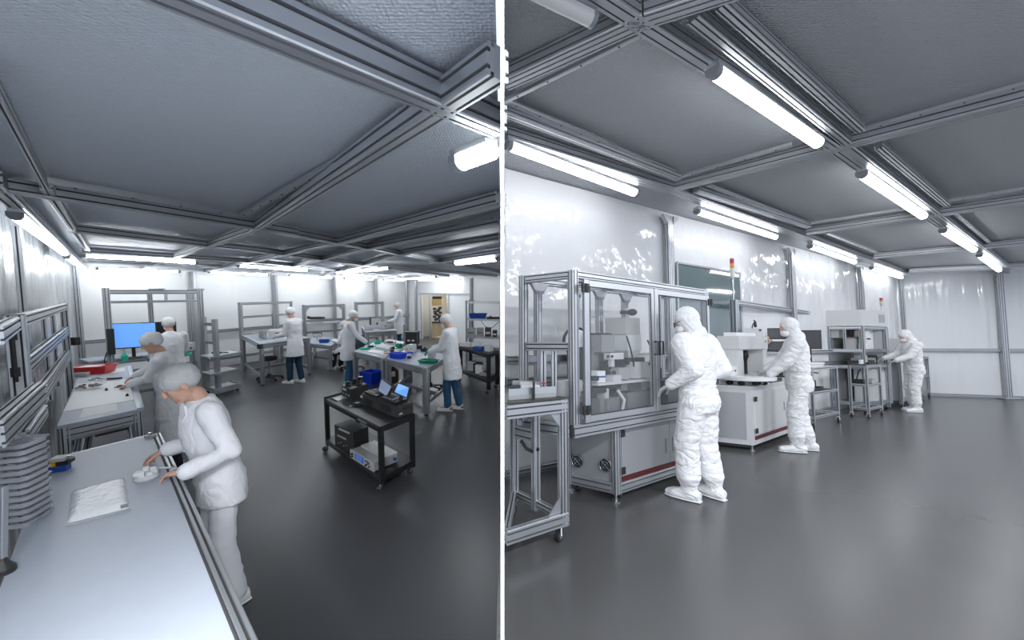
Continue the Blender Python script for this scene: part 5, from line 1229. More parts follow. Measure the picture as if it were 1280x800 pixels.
inb('guide_column', LGREY, Mx(781), Mx(787), .1, .2, Mz(784, 472), Mz(784, 452)); inb('guide_column', LGREY, Mx(793), Mx(803), .1, .2, Mz(797, 471), Mz(797, 452))
inb('work_plate', LGREY, Mx(728), Mx(806), .06, .3, Mz(765, 478), Mz(765, 475)); inb('work_beam', MIDG, Mx(760), Mx(800), .08, .14, Mz(778, 486), Mz(778, 478))
inb('rotary_drum', BLACKP, Mx(740), Mx(759), .08, .2, Mz(750, 484), Mz(750, 479))
inb('lower_case', MIDG, Mx(728), Mx(753), .05, .3, zm + .02, Mz(740, 496)); inb('lower_case', MIDG, Mx(766), Mx(800), .07, .3, zm + .02, Mz(783, 488))
m = MB(); m.tube([qM.M(Mx(757), .06, zm + .03), qM.M(Mx(760), .06, zm + .13), qM.M(Mx(757), .1, zm + .22)], .016, 8); m.build('hose', LGREY, t)
m = MB()
for k in range(5): m.tube([qM.M(Mx(738 + 8 * k), .15, Mz(745, 462)), qM.M(Mx(742 + 8 * k), .13, Mz(745, 456)), qM.M(Mx(750 + 8 * k), .2, Mz(745, 458 - 5 * (k % 2)))], .007, 6)
m.build('cables', BLACKP, t)
inb('bowl_stand', MIDG, Mx(818), Mx(835), .08, .3, zm + .02, Mz(826, 482)); inb('bowl_feeder', DARKG, Mx(815), Mx(842), .08, .32, Mz(828, 482), Mz(828, 474)); inb('rear_drawers', LGREY, Mx(815), Mx(845), .36, .40, Mz(828, 462), Mz(828, 444))
# side equipment seen through the open left side
m = MB(); m.bar(qM.M(.03, .2, .9), qM.M(.03, .2, 1.32), .045, .045); m.bar(qM.M(.05, .32, .9), qM.M(.05, .32, 1.32), .05, .05); m.build('side_upright', ALU, t)
inb('side_box', LGREY, .05, .2, .08, .2, .95, 1.08); inb('side_arm', mat('mauve_grey', (.20, .17, .18), .5), .0, .18, .06, .16, .90, .95)
# fan cabinet
cx0 = on_line(Fa, Fb, 773); xc = (cx0 - Fa).length
G0 = R.px(770, 617, .07); G0.z = 0
off = (G0 - cx0)
cabL = R.px(713, 604, .07); cabL.z = 0
Ga = G0; Gb = Ga + um * (WM - xc); Gd = cabL
qG = quad3(Ga, Gb, Gd); WG, DG = qG.W(), qG.D()
zg0, zg1 = .07, zm - .10
m = MB(); m.quad([qG.M(.035, .005), qG.M(.03, DG), qG.M(.02, DG), qG.M(.0, .035)], zg0 + .08, zg1); m.quad([qG.M(0, .03), qG.M(.02, .03), qG.M(.02, DG), qG.M(0, DG)], zg0 + .08, zg1); m.build('fan_panel', PANELG, t, smooth=0)
m = MB(); m.quad([qG.M(.03, .04), qG.M(WG, .04), qG.M(WG, DG), qG.M(.03, DG)], zg0 + .03, zg1); m.build('cabinet_body', PANELG, t, smooth=0)
m = MB(); m.bar(qG.M(0, 0, zg0), qG.M(0, 0, zg1), .07, .07, up=um, unit=.035); m.bar(qG.M(WG, 0, zg0), qG.M(WG, 0, zg1), .07, .07, up=um, unit=.035); m.bar(qG.M(0, DG, zg0), qG.M(0, DG, zg1), .06, .06, up=um)
m.bar(qG.M(0, 0, zg0 + .045), qG.M(WG, 0, zg0 + .045), .06, .09); m.bar(qG.M(0, 0, zg0 + .045), qG.M(0, DG, zg0 + .045), .05, .09); m.build('cabinet_frame', ALU, t)
nF = (qG.c[3] - qG.c[0]).normalized(); sd = V3((-nF.y, nF.x, 0)); sd = sd if sd.x < 0 else -sd
for (u, v) in ((721, 576), (755, 580.5)):
    k = on_line(qG.c[0], qG.c[3], u); zc0 = R.zat(k.y, v); c = V3((k.x, k.y, zc0)) + sd * .02; rr_ = .055
    y_ = V3((0, 0, 1)); m = MB(); m.cyl(c - sd * .012, c + sd * .001, rr_, n=24); f = m.build('fan', BLACKP, t)
    m = MB(); m.tube([c + (nF * math.cos(a) + y_ * math.sin(a)) * rr_ + sd * .004 for a in [2 * math.pi * q / 24 for q in range(25)]], .004, 6)
    for r2 in (.03,): m.tube([c + (nF * math.cos(a) + y_ * math.sin(a)) * r2 + sd * .004 for a in [2 * math.pi * q / 18 for q in range(19)]], .0025, 6)
    for a in (math.pi / 4, 3 * math.pi / 4): d = (nF * math.cos(a) + y_ * math.sin(a)) * rr_; m.tube([c - d + sd * .004, c + d + sd * .004], .0035, 6)
    m.build('fan_guard', CHROME, f)
xs = [.05, (on_line(qG.c[0], qG.c[1], 831) - qG.c[0]).length, (on_line(qG.c[0], qG.c[1], 831) - qG.c[0]).length + .42]
for k in (0, 1):
    x0, x1 = xs[k] + .004, xs[k + 1] - .004
    m = MB(); m.hexa([qG.M(x0, -.02, zg0 + .14), qG.M(x1, -.02, zg0 + .14), qG.M(x1, .02, zg0 + .14), qG.M(x0, .02, zg0 + .14), qG.M(x0, -.02, zg1 - .01), qG.M(x1, -.02, zg1 - .01), qG.M(x1, .02, zg1 - .01), qG.M(x0, .02, zg1 - .01)]); d = m.build('cabinet_door', PANELG, t, smooth=0)
    hx = x1 - .06 if k == 0 else x0 + .05; zh = .38
    m = MB(); m.box(-.012, .012, -.004, 0, -.07, .07, lambda a, b, c: qG.M(hx + a, -.021 + b, zh + c)); m.build('pull', CAPM, d, smooth=0)
    if k == 0:
        for z in (zg1 - .06, zg0 + .19):
            m = MB(); m.box(-.045, .03, -.012, 0, -.03, .03, lambda a, b, c: qG.M(x0 + a, -.024 + b, z + c)); m.build('hinge', BLACKP, d, smooth=0)
m = MB(); m.hexa([qG.M(.05, -.018, zg0 + .095), qG.M(WG - .05, -.018, zg0 + .095), qG.M(WG - .05, .0, zg0 + .095), qG.M(.05, .0, zg0 + .095), qG.M(.05, -.018, zg0 + .135), qG.M(WG - .05, -.018, zg0 + .135), qG.M(WG - .05, 0, zg0 + .135), qG.M(.05, 0, zg0 + .135)]); m.build('red_strip', DRED, t, smooth=0)
for p in (qG.M(.0, .0), qG.M(0, DG), qG.M(WG, 0)):
    m = MB(); m.lathe([(.04, .001), (.04, .01), (.012, .015), (.012, .075)], p, 12); m.build('levelling_foot', CHROME, t)
for x in (.14, WG - .15): caster(t, qG.M(x, .05, .08), .034)
caster(t, qG.M(.06, DG - .05, .08), .034)

# --- second machine: white cabinet with turntable and vision head
zK = .83
Ca = R.px(942, 557, .07); Cb = R.px(1010, 532, .07); Cd = Ca + V3((-.36, .2, 0)).normalized() * .55
for p in (Ca, Cb, Cd): p.z = 0
qK = quad3(Ca, Cb, Cd); WK, DK = qK.W(), qK.D()
t = thing(R, 'cabinet_machine', qK.centre(), 'pale cabinet machine with grey vision head and turntable, second worker in front', 'machine')
def kb(nm, m_, x0, x1, y0, y1, z0, z1, par=None):
    m = MB(); m.box(x0, x1, y0, y1, z0, z1, lambda a, b, c: qK.M(a, b, c)); return m.build(nm, m_, par or t, smooth=0)
kb('cabinet', LGREY, 0, WK, 0, DK, .07, zK - .03); kb('countertop', LGREY, -.01, WK + .01, -.01, DK + .01, zK - .03, zK)
kb('side_cover', PANELG, -.012, 0, .07, DK - .05, .14, zK - .09); o_ = kb('side_latch', BLACKP, -.018, -.012, .72 * DK, .80 * DK, .60, .66)
xs = [.06, (on_line(Ca, Cb, 977) - Ca).length, (on_line(Ca, Cb, 977) - Ca).length * 1.9]
for k in (0, 1):
    x0, x1 = xs[k] + .004, min(xs[k + 1] - .004, WK - .02)
    d = kb('cabinet_door', LGREY, x0, x1, -.014, 0, .2, zK - .08)
    m = MB(); hx = x1 - .07 if k == 0 else x0 + .06; m.box(-.012, .012, -.004, 0, -.06, .06, lambda a, b, c: qK.M(hx + a, -.015 + b, .48 + c)); m.build('pull', CAPM, d, smooth=0)
    if k == 0:
        for z in (.66, .25): m = MB(); m.box(-.03, .03, -.012, 0, -.03, .03, lambda a, b, c: qK.M(x0 + a, -.016 + b, z + c)); m.build('hinge', BLACKP, d, smooth=0)
kb('red_strip', DRED, .05, WK - .02, -.012, 0, .135, .18)
for p in (qK.M(.03, .03), qK.M(WK - .05, .03), qK.M(.03, DK - .05)):
    m = MB(); m.lathe([(.04, .001), (.04, .01), (.014, .015), (.014, .075)], p, 12); m.build('levelling_foot', CHROME, t)
kb('plinth', DARKG, .08, WK - .08, .08, DK - .08, .02, .07)
def Kx(u, dy): p = on_line(qK.M(0, dy), qK.M(WK, dy), u); return (p - qK.M(0, dy)).dot((Cb - Ca).normalized())
def Kz(u, v, dy): return R.zat(on_line(qK.M(0, dy), qK.M(WK, dy), u).y, v)
# vision head
yy = .20
zhd = [Kz(930, v, yy) for v in (463, 437, 420)]
x0, x1 = Kx(921, yy), Kx(957, yy)
kb('head_column', LGREY, x0, x0 + .17, yy, yy + .24, zK, zhd[1]); kb('head_column', LGREY, x1 - .13, x1, yy, yy + .24, zK, zhd[1])
kb('head_back', GREYB, x0 + .17, x1 - .13, yy + .2, yy + .24, zK, zhd[1]); kb('head_body', LGREY, x0, x1, yy - .02, yy + .24, zhd[1] + .004, zhd[2])
kb('head_raiser', WHITEB, x0 + .1, x1 - .18, yy + .05, yy + .2, zhd[2], zhd[2] + .05); kb('camera_unit', LGREY, x1 - .22, x1 - .07, yy + .02, yy + .18, zhd[2], zhd[2] + .12)
kb('camera_band', BLACKP, x1 - .18, x1 - .10, yy + .015, yy + .02, zhd[2] + .08, zhd[2] + .11); kb('head_badge', CAPM, x1 - .10, x1 - .06, yy - .025, yy - .02, zhd[1] + .1, zhd[1] + .13)
m = MB(); c = qK.M((x0 + .17 + x1 - .13) / 2, yy + .1, 0); m.lathe([(.03, zhd[1] - .02), (.045, zhd[1] - .05), (.045, zhd[1] - .10), (.02, zhd[1] - .16), (.02, zK + .05), (.035, zK + .02)], c, 14); m.build('lens', BLACKP, t)
ct = qK.M(x1 - .2, yy + .1, zhd[2] + .12); ce = qK.M(x1 - .08, yy + .1, zhd[2] + .16)
m = MB(); m.tube([ct, ct + V3((.01, 0, .05)), ct + V3((.05, 0, .11)), ce + V3((-.02, 0, .09)), ce + V3((0, 0, .05)), ce], .008, 8); m.build('camera_cable', BLACKP, t)
m = MB(); m.capsule(ce + V3((0, 0, .06)), .016, ce, .022); m.build('cable_boot', BLACKP, t)
m = MB(); c = qK.M(x1 + .05, yy + .05, zK); m.cyl(c, V3((c.x, c.y, zhd[2] + .05)), .022); m.build('white_pole', WHITEB, t)
m = MB(); c2 = V3((c.x, c.y, zhd[1] + .10)); m.ball(c2 + V3((.04, 0, .05)), .05, .04, .06); m.build('copper_clamp', mat('copper_tone', (.5, .30, .18), .4), t)
m = MB(); m.tube([c2, c2 + V3((.06, 0, -.03)), c2 + V3((.13, 0, .04))], .01); m.build('clamp_arm', CHROME, t)
# turntable
c = qK.M(Kx(925, .2), .16, zK); m = MB(); m.lathe([(.34, .07), (.36, .075), (.36, .115), (.34, .12)], c, 40); m.build('turntable', WHITEB, t); m = MB(); m.lathe([(.12, 0.0), (.12, .07)], c, 20); m.build('turntable_hub', GREYB, t)
m = MB()
for k in range(8): a = k * .8; q = c + V3((.22 * math.cos(a), .2 * math.sin(a), .03)); m.ball(q, .05, .04, .03, 8, 6)
m.build('under_parts', BLACKP, t)
kb('angle_plate', GREYB, Kx(945, .05), Kx(957, .05), .05, .12, zK, zK + .17)
kb('small_panel', BLACKP, Kx(960, .06), Kx(973, .06), .04, .12, zK, zK + .05)
q0 = R.px(917, 463, zK + .121); t2 = thing(R, 'feeder_case', qK.M(Kx(914, .3), .3, zK + .121), 'white case with two dark screw holes behind the turntable', 'case')
m = MB(); xx = Kx(915, .26); m.box(xx - .2, xx + .0, .22, .36, zK + .122, zK + .25, lambda a, b, c: qK.M(a, b, c)); m.build('case', WHITEB, t2, smooth=0)
m = MB()
for a in (-.15, -.05): c = qK.M(xx + a, .219, zK + .19); m.cyl(c, c + V3((-.004, -.01, 0)), .012, n=8)
m.build('screw_hole', BLACKP, t2)
# overhead frame above it
of0 = on_line(qK.M(0, DK * .93), qK.M(WK, DK * .93), 919); zO = R.zat(of0.y, 375)
of1 = on_line(qK.M(0, DK * .93), qK.M(WK, DK * .93) , 1013)
t = thing(R, 'portal_frame', V3((of0.x, of0.y, zK)), 'aluminium portal frame rising behind the vision head and monitors', 'frame')
m = MB(); m.bar(of0 + V3((0, 0, zK)), of0 + V3((0, 0, zO)), .10, .10, up=um, unit=.05); m.build('post', ALU, t)
m = MB(); m.bar(of1 + V3((0, 0, zK)), of1 + V3((0, 0, zO)), .06, .06, up=um); m.build('post', ALU, t)
m = MB(); m.bar(of0 + um * .051 + V3((0, 0, zO - .04)), of1 - um * .031 + V3((0, 0, zO - .04)), .06, .08); m.build('top_rail', ALU, t)
m = MB(); m.prism([(0, 0), (-.1, 0), (0, -.12)], lambda x, y: of1 - um * (.031 - x) + V3((0, .02, zO - .08 + y)), lambda x, y: of1 - um * (.031 - x) + V3((0, -.02, zO - .08 + y))); m.build('corner_gusset', CAPM, t, smooth=0)
# beacon on that frame
def beacon(room, base, z0, z1, zt, label):
    t = thing(room, 'signal_tower', V3((base.x, base.y, z0)), label, 'signal light', 'signal towers on the machines')
    b = V3((base.x, base.y, 0)); m = MB(); m.cyl(b + V3((0, 0, z0 + .001)), b + V3((0, 0, z1)), .014); m.build('pole', CHROME, t)
    m = MB(); m.lathe([(.018, z1), (.03, z1 + .015), (.03, z1 + .03)], b, 16); m.build('base', LGREY, t)
    h = (zt - z1 - .035) / 4.2
    for k, (mm, nm, hh) in enumerate(((WHTT, 'clear_lens', 2.0), (AMBT, 'amber_lens', 1.0), (REDT, 'red_lens', 1.0))):
        zz = z1 + .031 + h * (0, 2.05, 3.1)[k]; m = MB(); m.cyl(b + V3((0, 0, zz)), b + V3((0, 0, zz + h * hh)), .03, n=18); m.build(nm, mm, t)
    m = MB(); m.lathe([(.03, zt - .004), (.028, zt + .006), (.01, zt + .01)], b, 16); m.build('cap', LGREY, t)
bb = of0 - um * .02; beacon(R, bb, zO, R.zat(bb.y, 349), R.zat(bb.y, 323), 'signal tower with purple-red and amber lenses in front of the dark window')
# monitors
fcm = (-.55, -.85)
for (u, v, w_, h_, lb, st, mm) in ((977, 417, .40, .19, 'wide dark upper monitor behind the second worker', None, 0), (975, 433, .36, .17, 'lower dark monitor right under the upper one behind the vision head', None, 0), (1012, 424.5, .36, .36, 'dark square monitor showing beyond the second worker shoulder', None, 0)):
    dd = on_line(qK.M(0, DK * .6), qK.M(WK * 1.0, DK * .6), u); c = R.pd(u, v, dd.y)
    monitor(R, c, w_, h_, fcm, SCRD, lb, stand=zK if h_ != .19 else None, group='dark monitors behind the second worker')
dd = on_line(qK.M(0, DK * .6), qK.M(WK, DK * .6), 972); p = qK.M(WK * .55, DK * .72, zK)
t = thing(R, 'drawer_case', p, 'grey drawer case under the dark monitors', 'case')
for k in range(2):
    m = MB(); xx = Kx(964, DK * .7); m.box(xx, xx + .34, DK * .76, DK * .88, zK + .001 + .1 * k, zK + .095 + .1 * k, lambda a, b, c: qK.M(a, b, c)); m.build('drawer', GREYB, t, smooth=0)
    m = MB(); m.box(xx + .05, xx + .29, DK * .75, DK * .76, zK + .03 + .1 * k, zK + .05 + .1 * k, lambda a, b, c: qK.M(a, b, c)); m.build('drawer_slot', CAPM, t, smooth=0)

# --- trolley A
def shelf_trolley(q, z, shelves, label, w_=.045, group='aluminium trolleys'):
    t = thing(R, 'trolley', q.centre(), label, 'trolley', group); W, D = q.W(), q.D(); e = w_ / 2
    cs = [q.M(e, e), q.M(W - e, e), q.M(W - e, D - e), q.M(e, D - e)]
    for c in cs:
        m = MB(); m.bar(c + V3((0, 0, .10)), c + V3((0, 0, z)), w_, w_, up=um); m.build('post', ALU, t); caster(t, V3((c.x, c.y, .10)), .036)
    for k, zz in enumerate(shelves + [z - w_ / 2]):
        m = MB()
        for i in range(4): m.bar(cs[i] + V3((0, 0, zz)), cs[(i + 1) % 4] + V3((0, 0, zz)), .035, w_)
        sh = m.build('shelf_frame', ALU, t)
        if k: m = MB(); m.quad([lerp(c, q.centre(), .04) for c in cs], zz + w_ / 2 - .006, zz + w_ / 2 + .001); m.build('shelf_board', DARKG if k < len(shelves) else LGREY, sh, smooth=0)
    return t
T0 = R.px(1019, 535, 0); T1 = R.px(1051, 527, 0); bkd = V3((-.42, .30, 0))
qA = quad3(T0, T1, T0 + bkd)
zA = R.zat(T0.y, 459.5)
shelf_trolley(qA, zA, [.16, .56], 'small three-tier aluminium trolley directly beside the second worker')
t = thing(R, 'cable_bundle', qA.P(.5, .5, .585), 'black cable and small frame on the middle board of the small trolley', 'cables')
m = MB(); m.tube([qA.P(.15, .3, .60), qA.P(.4, .2, .60), qA.P(.8, .3, .61), qA.P(.85, .7, .60), qA.P(.3, .7, .61)], .014, 8); m.build('cable', BLACKP, t)
m = MB(); m.tube([qA.P(.5, .5, .59), qA.P(.5, .5, .72), qA.P(.8, .5, .72), qA.P(.8, .5, .59)], .01, 6); m.build('wire_frame', BLACKP, t)
t = thing(R, 'paper_pile', qA.P(.3, .5, zA + .002), 'pile of white folders on the small trolley top', 'papers')
for k in range(3): m = MB(); m.quad([qA.P(.02 + .02 * k, .1), qA.P(.6 + .03 * k, .12), qA.P(.6 + .03 * k, .85), qA.P(.02, .8)], zA + .003 + .022 * k, zA + .023 + .022 * k); m.build('folder', (WMAT, LGREY, PAPER)[k], t, smooth=0)

# --- trolley B in front of the hooded machine
U0 = R.px(1054, 514, .08); U1 = R.px(1087.5, 523, 0); U2 = R.px(1105, 518.5, 0); U0.z = 0
qB = quad3(U1, U2, lerp(U1, U0, .75))
zB_ = R.zat(U1.y, 457)
shelf_trolley(qB, zB_, [.16, .60], 'wider aluminium trolley in front of the hooded machine')
t = thing(R, 'parts_tray_dark', qB.P(.5, .5, zB_), 'dark flat trays with a white cup on the wider trolley', 'tray')
qb2(qB, t, 'tray', DARKG, zB_ + .002, zB_ + .02, .0, .95, .05, .95); qb2(qB, t, 'white_cup', WHITEB, zB_ + .021, zB_ + .10, .2, .4, .45, .55); qb2(qB, t, 'black_lid', BLACKP, zB_ + .021, zB_ + .05, .45, .9, .2, .4)
t = thing(R, 'black_case', qB.P(.5, .5, .62), 'long black case on the middle board of the wider trolley', 'case')
qb2(qB, t, 'case', BLACKP, .627, .70, .1, .4, .3, .95); qb2(qB, t, 'grey_end', GREYB, .627, .70, .42, .8, .1, .6); 
m = MB(); m.tube([qB.P(.2, .7, .71), qB.P(.25, .62, .85), qB.P(.3, .55, .9)], .012, 6); m.build('handle', BLACKP, t)

# --- hooded machine
yH = 7.92
Ha = R.pd(1076.5, 400, yH); Hl = R.pd(1032, 400, yH + .25); Hr = R.pd(1106, 400, yH + .42)
Ha.z = Hl.z = Hr.z = 0
qH = quad3(Ha, Hr, Hl); WH, DH = qH.W(), qH.D()
zh1, zh0, zhc, zhb = R.zat(yH, 387), R.zat(yH, 407), R.zat(yH, 436.5), R.zat(yH, 457)
t = thing(R, 'hooded_machine', qH.centre(), 'tall machine with a boxy pale hood over open shelves of equipment', 'machine')
def hb_(nm, m_, u0, u1, v0, v1, z0, z1): return qb2(qH, t, nm, m_, z0, z1, u0, u1, v0, v1)
hood = hb_('hood', LGREY, -.02, 1, -.02, 1.0, zh0, zh1)
m = MB(); m.hexa([qH.P(.70, -.03, zh0 + .08), qH.P(.97, -.03, zh0 + .08), qH.P(.97, -.02, zh0 + .08), qH.P(.70, -.02, zh0 + .08), qH.P(.70, -.03, zh1 - .08), qH.P(.97, -.03, zh1 - .08), qH.P(.97, -.02, zh1 - .08), qH.P(.70, -.02, zh1 - .08)]); m.build('hood_vent', PANELG, hood, smooth=0)
for u, v in ((.03, .02), (.97, .02), (.03, .97), (.97, .97)):
    m = MB(); m.bar(qH.P(u, v, 0.03), qH.P(u, v, zh0), .07, .07, up=um); m.build('post', ALU, t)
m = MB(); m.bar(qH.P(.03, .5, zhc), qH.P(.03, .5, zh0), .05, .05, up=um); m.build('middle_upright', ALU, t)
m = MB()
for z in (zh0 - .04, zhc - .03, zhb - .03, .16):
    m = MB(); m.bar(qH.P(.03, .02, z), qH.P(.97, .02, z), .05, .07); m.bar(qH.P(.03, .02, z), qH.P(.03, .97, z), .05, .07); m.build('cross_rail', ALU, t)
hb_('shelf', GREYB, .05, .97, .04, .97, zhc - .02, zhc); hb_('counter', DARKG, .05, .97, .04, .97, zhb - .02, zhb)
hb_('back_panel', PANELG, .05, .95, .95, .97, .2, zh0); hb_('end_panel', PANELG, .95, .96, .06, .95, .2, zh0)
hb_('control_box', GREYB, .08, .3, .70, .93, zh0 - .25, zh0 - .05); hb_('drive_case', GREYB, .1, .4, .25, .6, zhc, zhc + .22); hb_('drive_band', mat('brown_band', (.18, .10, .08), .5), .1, .4, .24, .6, zhc + .22, zhc + .25)
hb_('robot_base', WHITEB, .12, .3, .06, .2, zhc, zhc + .12); hb_('robot_column', LGREY, .15, .27, .08, .2, zhc + .12, zhc + .36)
hb_('white_arm', WHITEB, .42, .62, .2, .5, zhc, zhc + .4); hb_('white_arm', WHITEB, .68, .9, .3, .6, zhc, zhc + .45); hb_('white_head', WHITEB, .35, .5, .12, .3, zhc + .1, zhc + .28)
hb_('black_gap', BLACKP, .36, .5, .10, .12, zhc + .20, zhc + .23)
for k in range(6): hb_('lower_unit', (BLACKP, GREYB, LGREY, DARKG, GREYB, BLACKP)[k], .08 + .14 * k, .18 + .14 * k, .1 + .05 * (k % 3), .5, zhb + .0, zhb + .10 + .05 * (k % 3))
hb_('white_cabinet', LGREY, .45, 1.03, .07, .6, .08, zhb - .08)
m = MB(); m.quad([qH.P(.70, .05), qH.P(1.0, .05), qH.P(1.0, .06), qH.P(.70, .06)], .14, zhb - .14); m.build('cabinet_door', WHITEB, t, smooth=0)
hb_('small_screen', PANELG, 1.02, 1.18, .12, .18, zhc + .03, zhc + .3)
m = MB(); m.bar(qH.P(1.0, .1, zh0 - .03), qH.P(1.22, .1, zh0 - .03), .05, .06); m.bar(qH.P(1.21, .1, .1), qH.P(1.21, .1, zh0 - .06), .05, .05); m.bar(qH.P(.97, .05, zhc - .03), qH.P(1.21, .05, zhc - .03), .05, .06); m.build('side_frame', ALU, t)
m = MB()
for k in range(5): m.bar(qH.P(1.0 + .045 * k, .05, zhb - .1), qH.P(1.0 + .045 * k, .05, zhc - .06), .03, .03)
m.build('rail_grid', ALU, t)
for u, v in ((.1, .06), (.9, .06), (1.0, .1)): 
    p = qH.P(u, v, .10); caster(t, p, .04)
bb = on_line(qH.P(0, .5), qH.P(1.2, .5), 1104); beacon(R, bb, zh1 if bb.x < qH.P(1, .5).x else zh1, R.zat(bb.y, 382.5), R.zat(bb.y, 372.5), 'far signal tower with red and amber lenses above the pale hood')

# --- last machine, where the third worker stands
I0 = R.px(1127, 508, .05) + V3((.10, .10, 0)); I1 = R.px(1166, 494, .05) + V3((-.03, .05, 0)); I0.z = I1.z = 0
qI = quad3(I0, I1, I0 + V3((-.24, .16, 0))); zI = R.zat(I0.y, 447)
t = thing(R, 'end_machine', qI.centre(), 'grey cabinet bench on casters where the third worker stands', 'machine')
def ib(nm, m_, u0, u1, v0, v1, z0, z1): return qb2(qI, t, nm, m_, z0, z1, u0, u1, v0, v1)
ib('cabinet', PANELG, .04, .5, .05, 1, .14, zI - .08); ib('worktop', GREYB, 0, .52, 0, 1, zI - .03, zI); ib('rear_cabinet', PANELG, .54, .98, .1, 1, .14, zI - .02)
for u in (.01, .5, .99):
    m = MB(); m.bar(qI.P(u, 0, .09), qI.P(u, 0, zI - .03), .06, .06, up=um); m.build('post', ALU, t); caster(t, qI.P(u, .02, .10), .04)
for z, u in ((.15, .01), (zI - .06, .01), (.55, .5)): m = MB(); m.bar(qI.P(u, 0, z), qI.P(.99, 0, z), .05, .06); m.build('cross_rail', ALU, t)
ib('door', LGREY, .06, .42, -.015, .0, .22, zI - .12); ib('door_pull', CAPM, .12, .16, -.02, -.015, .6, .68)
ib('dark_screen_box', GREYB, .05, .4, .55, .62, zI + .12, zI + .42); ib('screen_post', CAPM, .2, .24, .58, .62, zI, zI + .12)
m = MB(); m.lathe([(.03, zI), (.03, zI + .14), (.012, zI + .18), (.012, zI + .24)], qI.P(.3, .35), 12); m.build('white_bottle', WHITEB, t)
ib('dark_jig', BLACKP, .1, .4, .1, .3, zI, zI + .08); ib('dark_jig', DARKG, .0, .06, .3, .6, zI - .1, zI + .05)

# more of the mechanism behind the glass doors
t = [o for o in bpy.data.objects if o.name == 'glass_machine'][0]
def inb2(nm, m_, u0, u1, v0, v1, y0=.1, y1=.18):
    return inb(nm, m_, Mx(u0, y0), Mx(u1, y0), y0, y1, Mz((u0 + u1) / 2, v1, y0), Mz((u0 + u1) / 2, v0, y0))
inb2('gripper_arm', BLACKP, 770, 780, 445, 460, .14, .2); inb2('slide_block', DARKG, 771, 783, 461, 472, .14, .22); inb2('air_line_block', BLACKP, 742, 748, 470, 476, .05, .09)
inb2('lower_gap', BLACKP, 729, 757, 486, 492, .045, .05); inb2('hinge_plate', SILVER, 755, 760, 486, 512, .05, .12); inb2('motor_foot', DARKG, 787, 800, 479, 486, .05, .08)
m = MB(); m.tube([qM.M(Mx(770), .1, Mz(770, 420)), qM.M(Mx(772), .08, Mz(772, 436)), qM.M(Mx(778), .1, Mz(778, 452)), qM.M(Mx(784), .14, Mz(784, 462))], .008, 6); m.build('hopper_cable', BLACKP, t)
m = MB(); m.tube([qM.M(Mx(800), .13, Mz(800, 425)), qM.M(Mx(803), .1, Mz(803, 440)), qM.M(Mx(797), .1, Mz(797, 456))], .008, 6); m.build('hopper_cable', BLACKP, t)
# ================================================================= people
def remesh(me, voxel, smooth=4, disp=None):
    """fuse overlapping closed shells of a mesh into one skin"""
    ob = bpy.data.objects.new('tmp', me); COL.objects.link(ob)
    md = ob.modifiers.new('r', 'REMESH'); md.mode = 'VOXEL'; md.voxel_size = voxel
    if smooth: s = ob.modifiers.new('s', 'SMOOTH'); s.factor = 0.5; s.iterations = smooth
    dg = bpy.context.evaluated_depsgraph_get(); dg.update()
    out = bpy.data.meshes.new_from_object(ob.evaluated_get(dg))
    bpy.data.objects.remove(ob)
    if disp:
        ns = [v.normal.copy() for v in out.vertices]
        for v, n in zip(out.vertices, ns): v.co += n * disp(v.co)
        out.update()
    return out

def skin_part(name, mb, m_, parent, voxel, smooth=4, disp=None):
    me = mb.mesh(name); me = remesh(me, voxel, smooth, disp); me.name = name
    me.materials.clear(); me.materials.append(m_)
    for p in me.polygons: p.material_index = 0
    me.shade_smooth()
    ob = bpy.data.objects.new(name, me); COL.objects.link(ob)
    ob.parent = parent; ORIGIN[ob] = V3((0, 0, 0))
    return ob

def ik(a, b, l1, l2, pole):
    a = V3(a); b = V3(b); d = b - a; L_ = d.length
    mx = (l1 + l2) * .995
    if L_ > mx: b = a + d * (mx / L_); d = b - a; L_ = mx
    x = (l1 * l1 - l2 * l2 + L_ * L_) / (2 * L_); h = math.sqrt(max(l1 * l1 - x * x, 1e-6))
    u = d.normalized(); p = V3(pole); p = (p - u * p.dot(u)).normalized()
    return a + u * x + p * h, b

def hand_shapes(mb, wrist, fwd, palm, side, s=1.0, curl=.6, fat=1.0, thumb_in=.5):
    """palm and five bent fingers; fwd: wrist->knuckles, palm: palm normal, side: +1 right hand, -1 left"""
    f = V3(fwd).normalized(); n = V3(palm); n = (n - f * n.dot(f)).normalized(); r = f.cross(n) * side      # towards the thumb side
    w = V3(wrist)
    mb.loft([(w - f * .02 * s, r * .027 * s * fat, n * .020 * s * fat), (w + f * .02 * s, r * .032 * s * fat, n * .018 * s * fat), (w + f * .055 * s, r * .040 * s * fat, n * .016 * s * fat), (w + f * .088 * s, r * .039 * s * fat, n * .013 * s * fat), (w + f * .095 * s, r * .03 * s * fat, n * .009 * s * fat)], 14)
    for k, (off, ln) in enumerate(((.029, .070), (.010, .078), (-.010, .073), (-.028, .058))):
        p = w + f * (.085 - .004 * abs(k - 1)) * s + r * off * s * fat; d = f.copy(); a = curl * (.75 + .12 * k); rad = (.0088 - .0006 * (k == 3)) * s * fat
        for j, q in enumerate((.45, .31, .24)):
            ang = a * (.55, .75, .5)[j]; d = (d * math.cos(ang) + n * math.sin(ang)).normalized()
            p2 = p + d * ln * q * s; mb.capsule(p, rad, p2, rad * .9, 8); p = p2; rad *= .9
    p = w + f * .022 * s + r * .030 * s * fat + n * .004 * s; d = (f * .62 + r * .72 + n * .25).normalized(); rad = .0115 * s * fat
    for j, ln in enumerate((.040, .033, .026)):
        p2 = p + d * ln * s; mb.capsule(p, rad, p2, rad * .88, 8); p = p2; rad *= .88
        d = (d + f * .35 - r * thumb_in * .7 + n * .25).normalized()

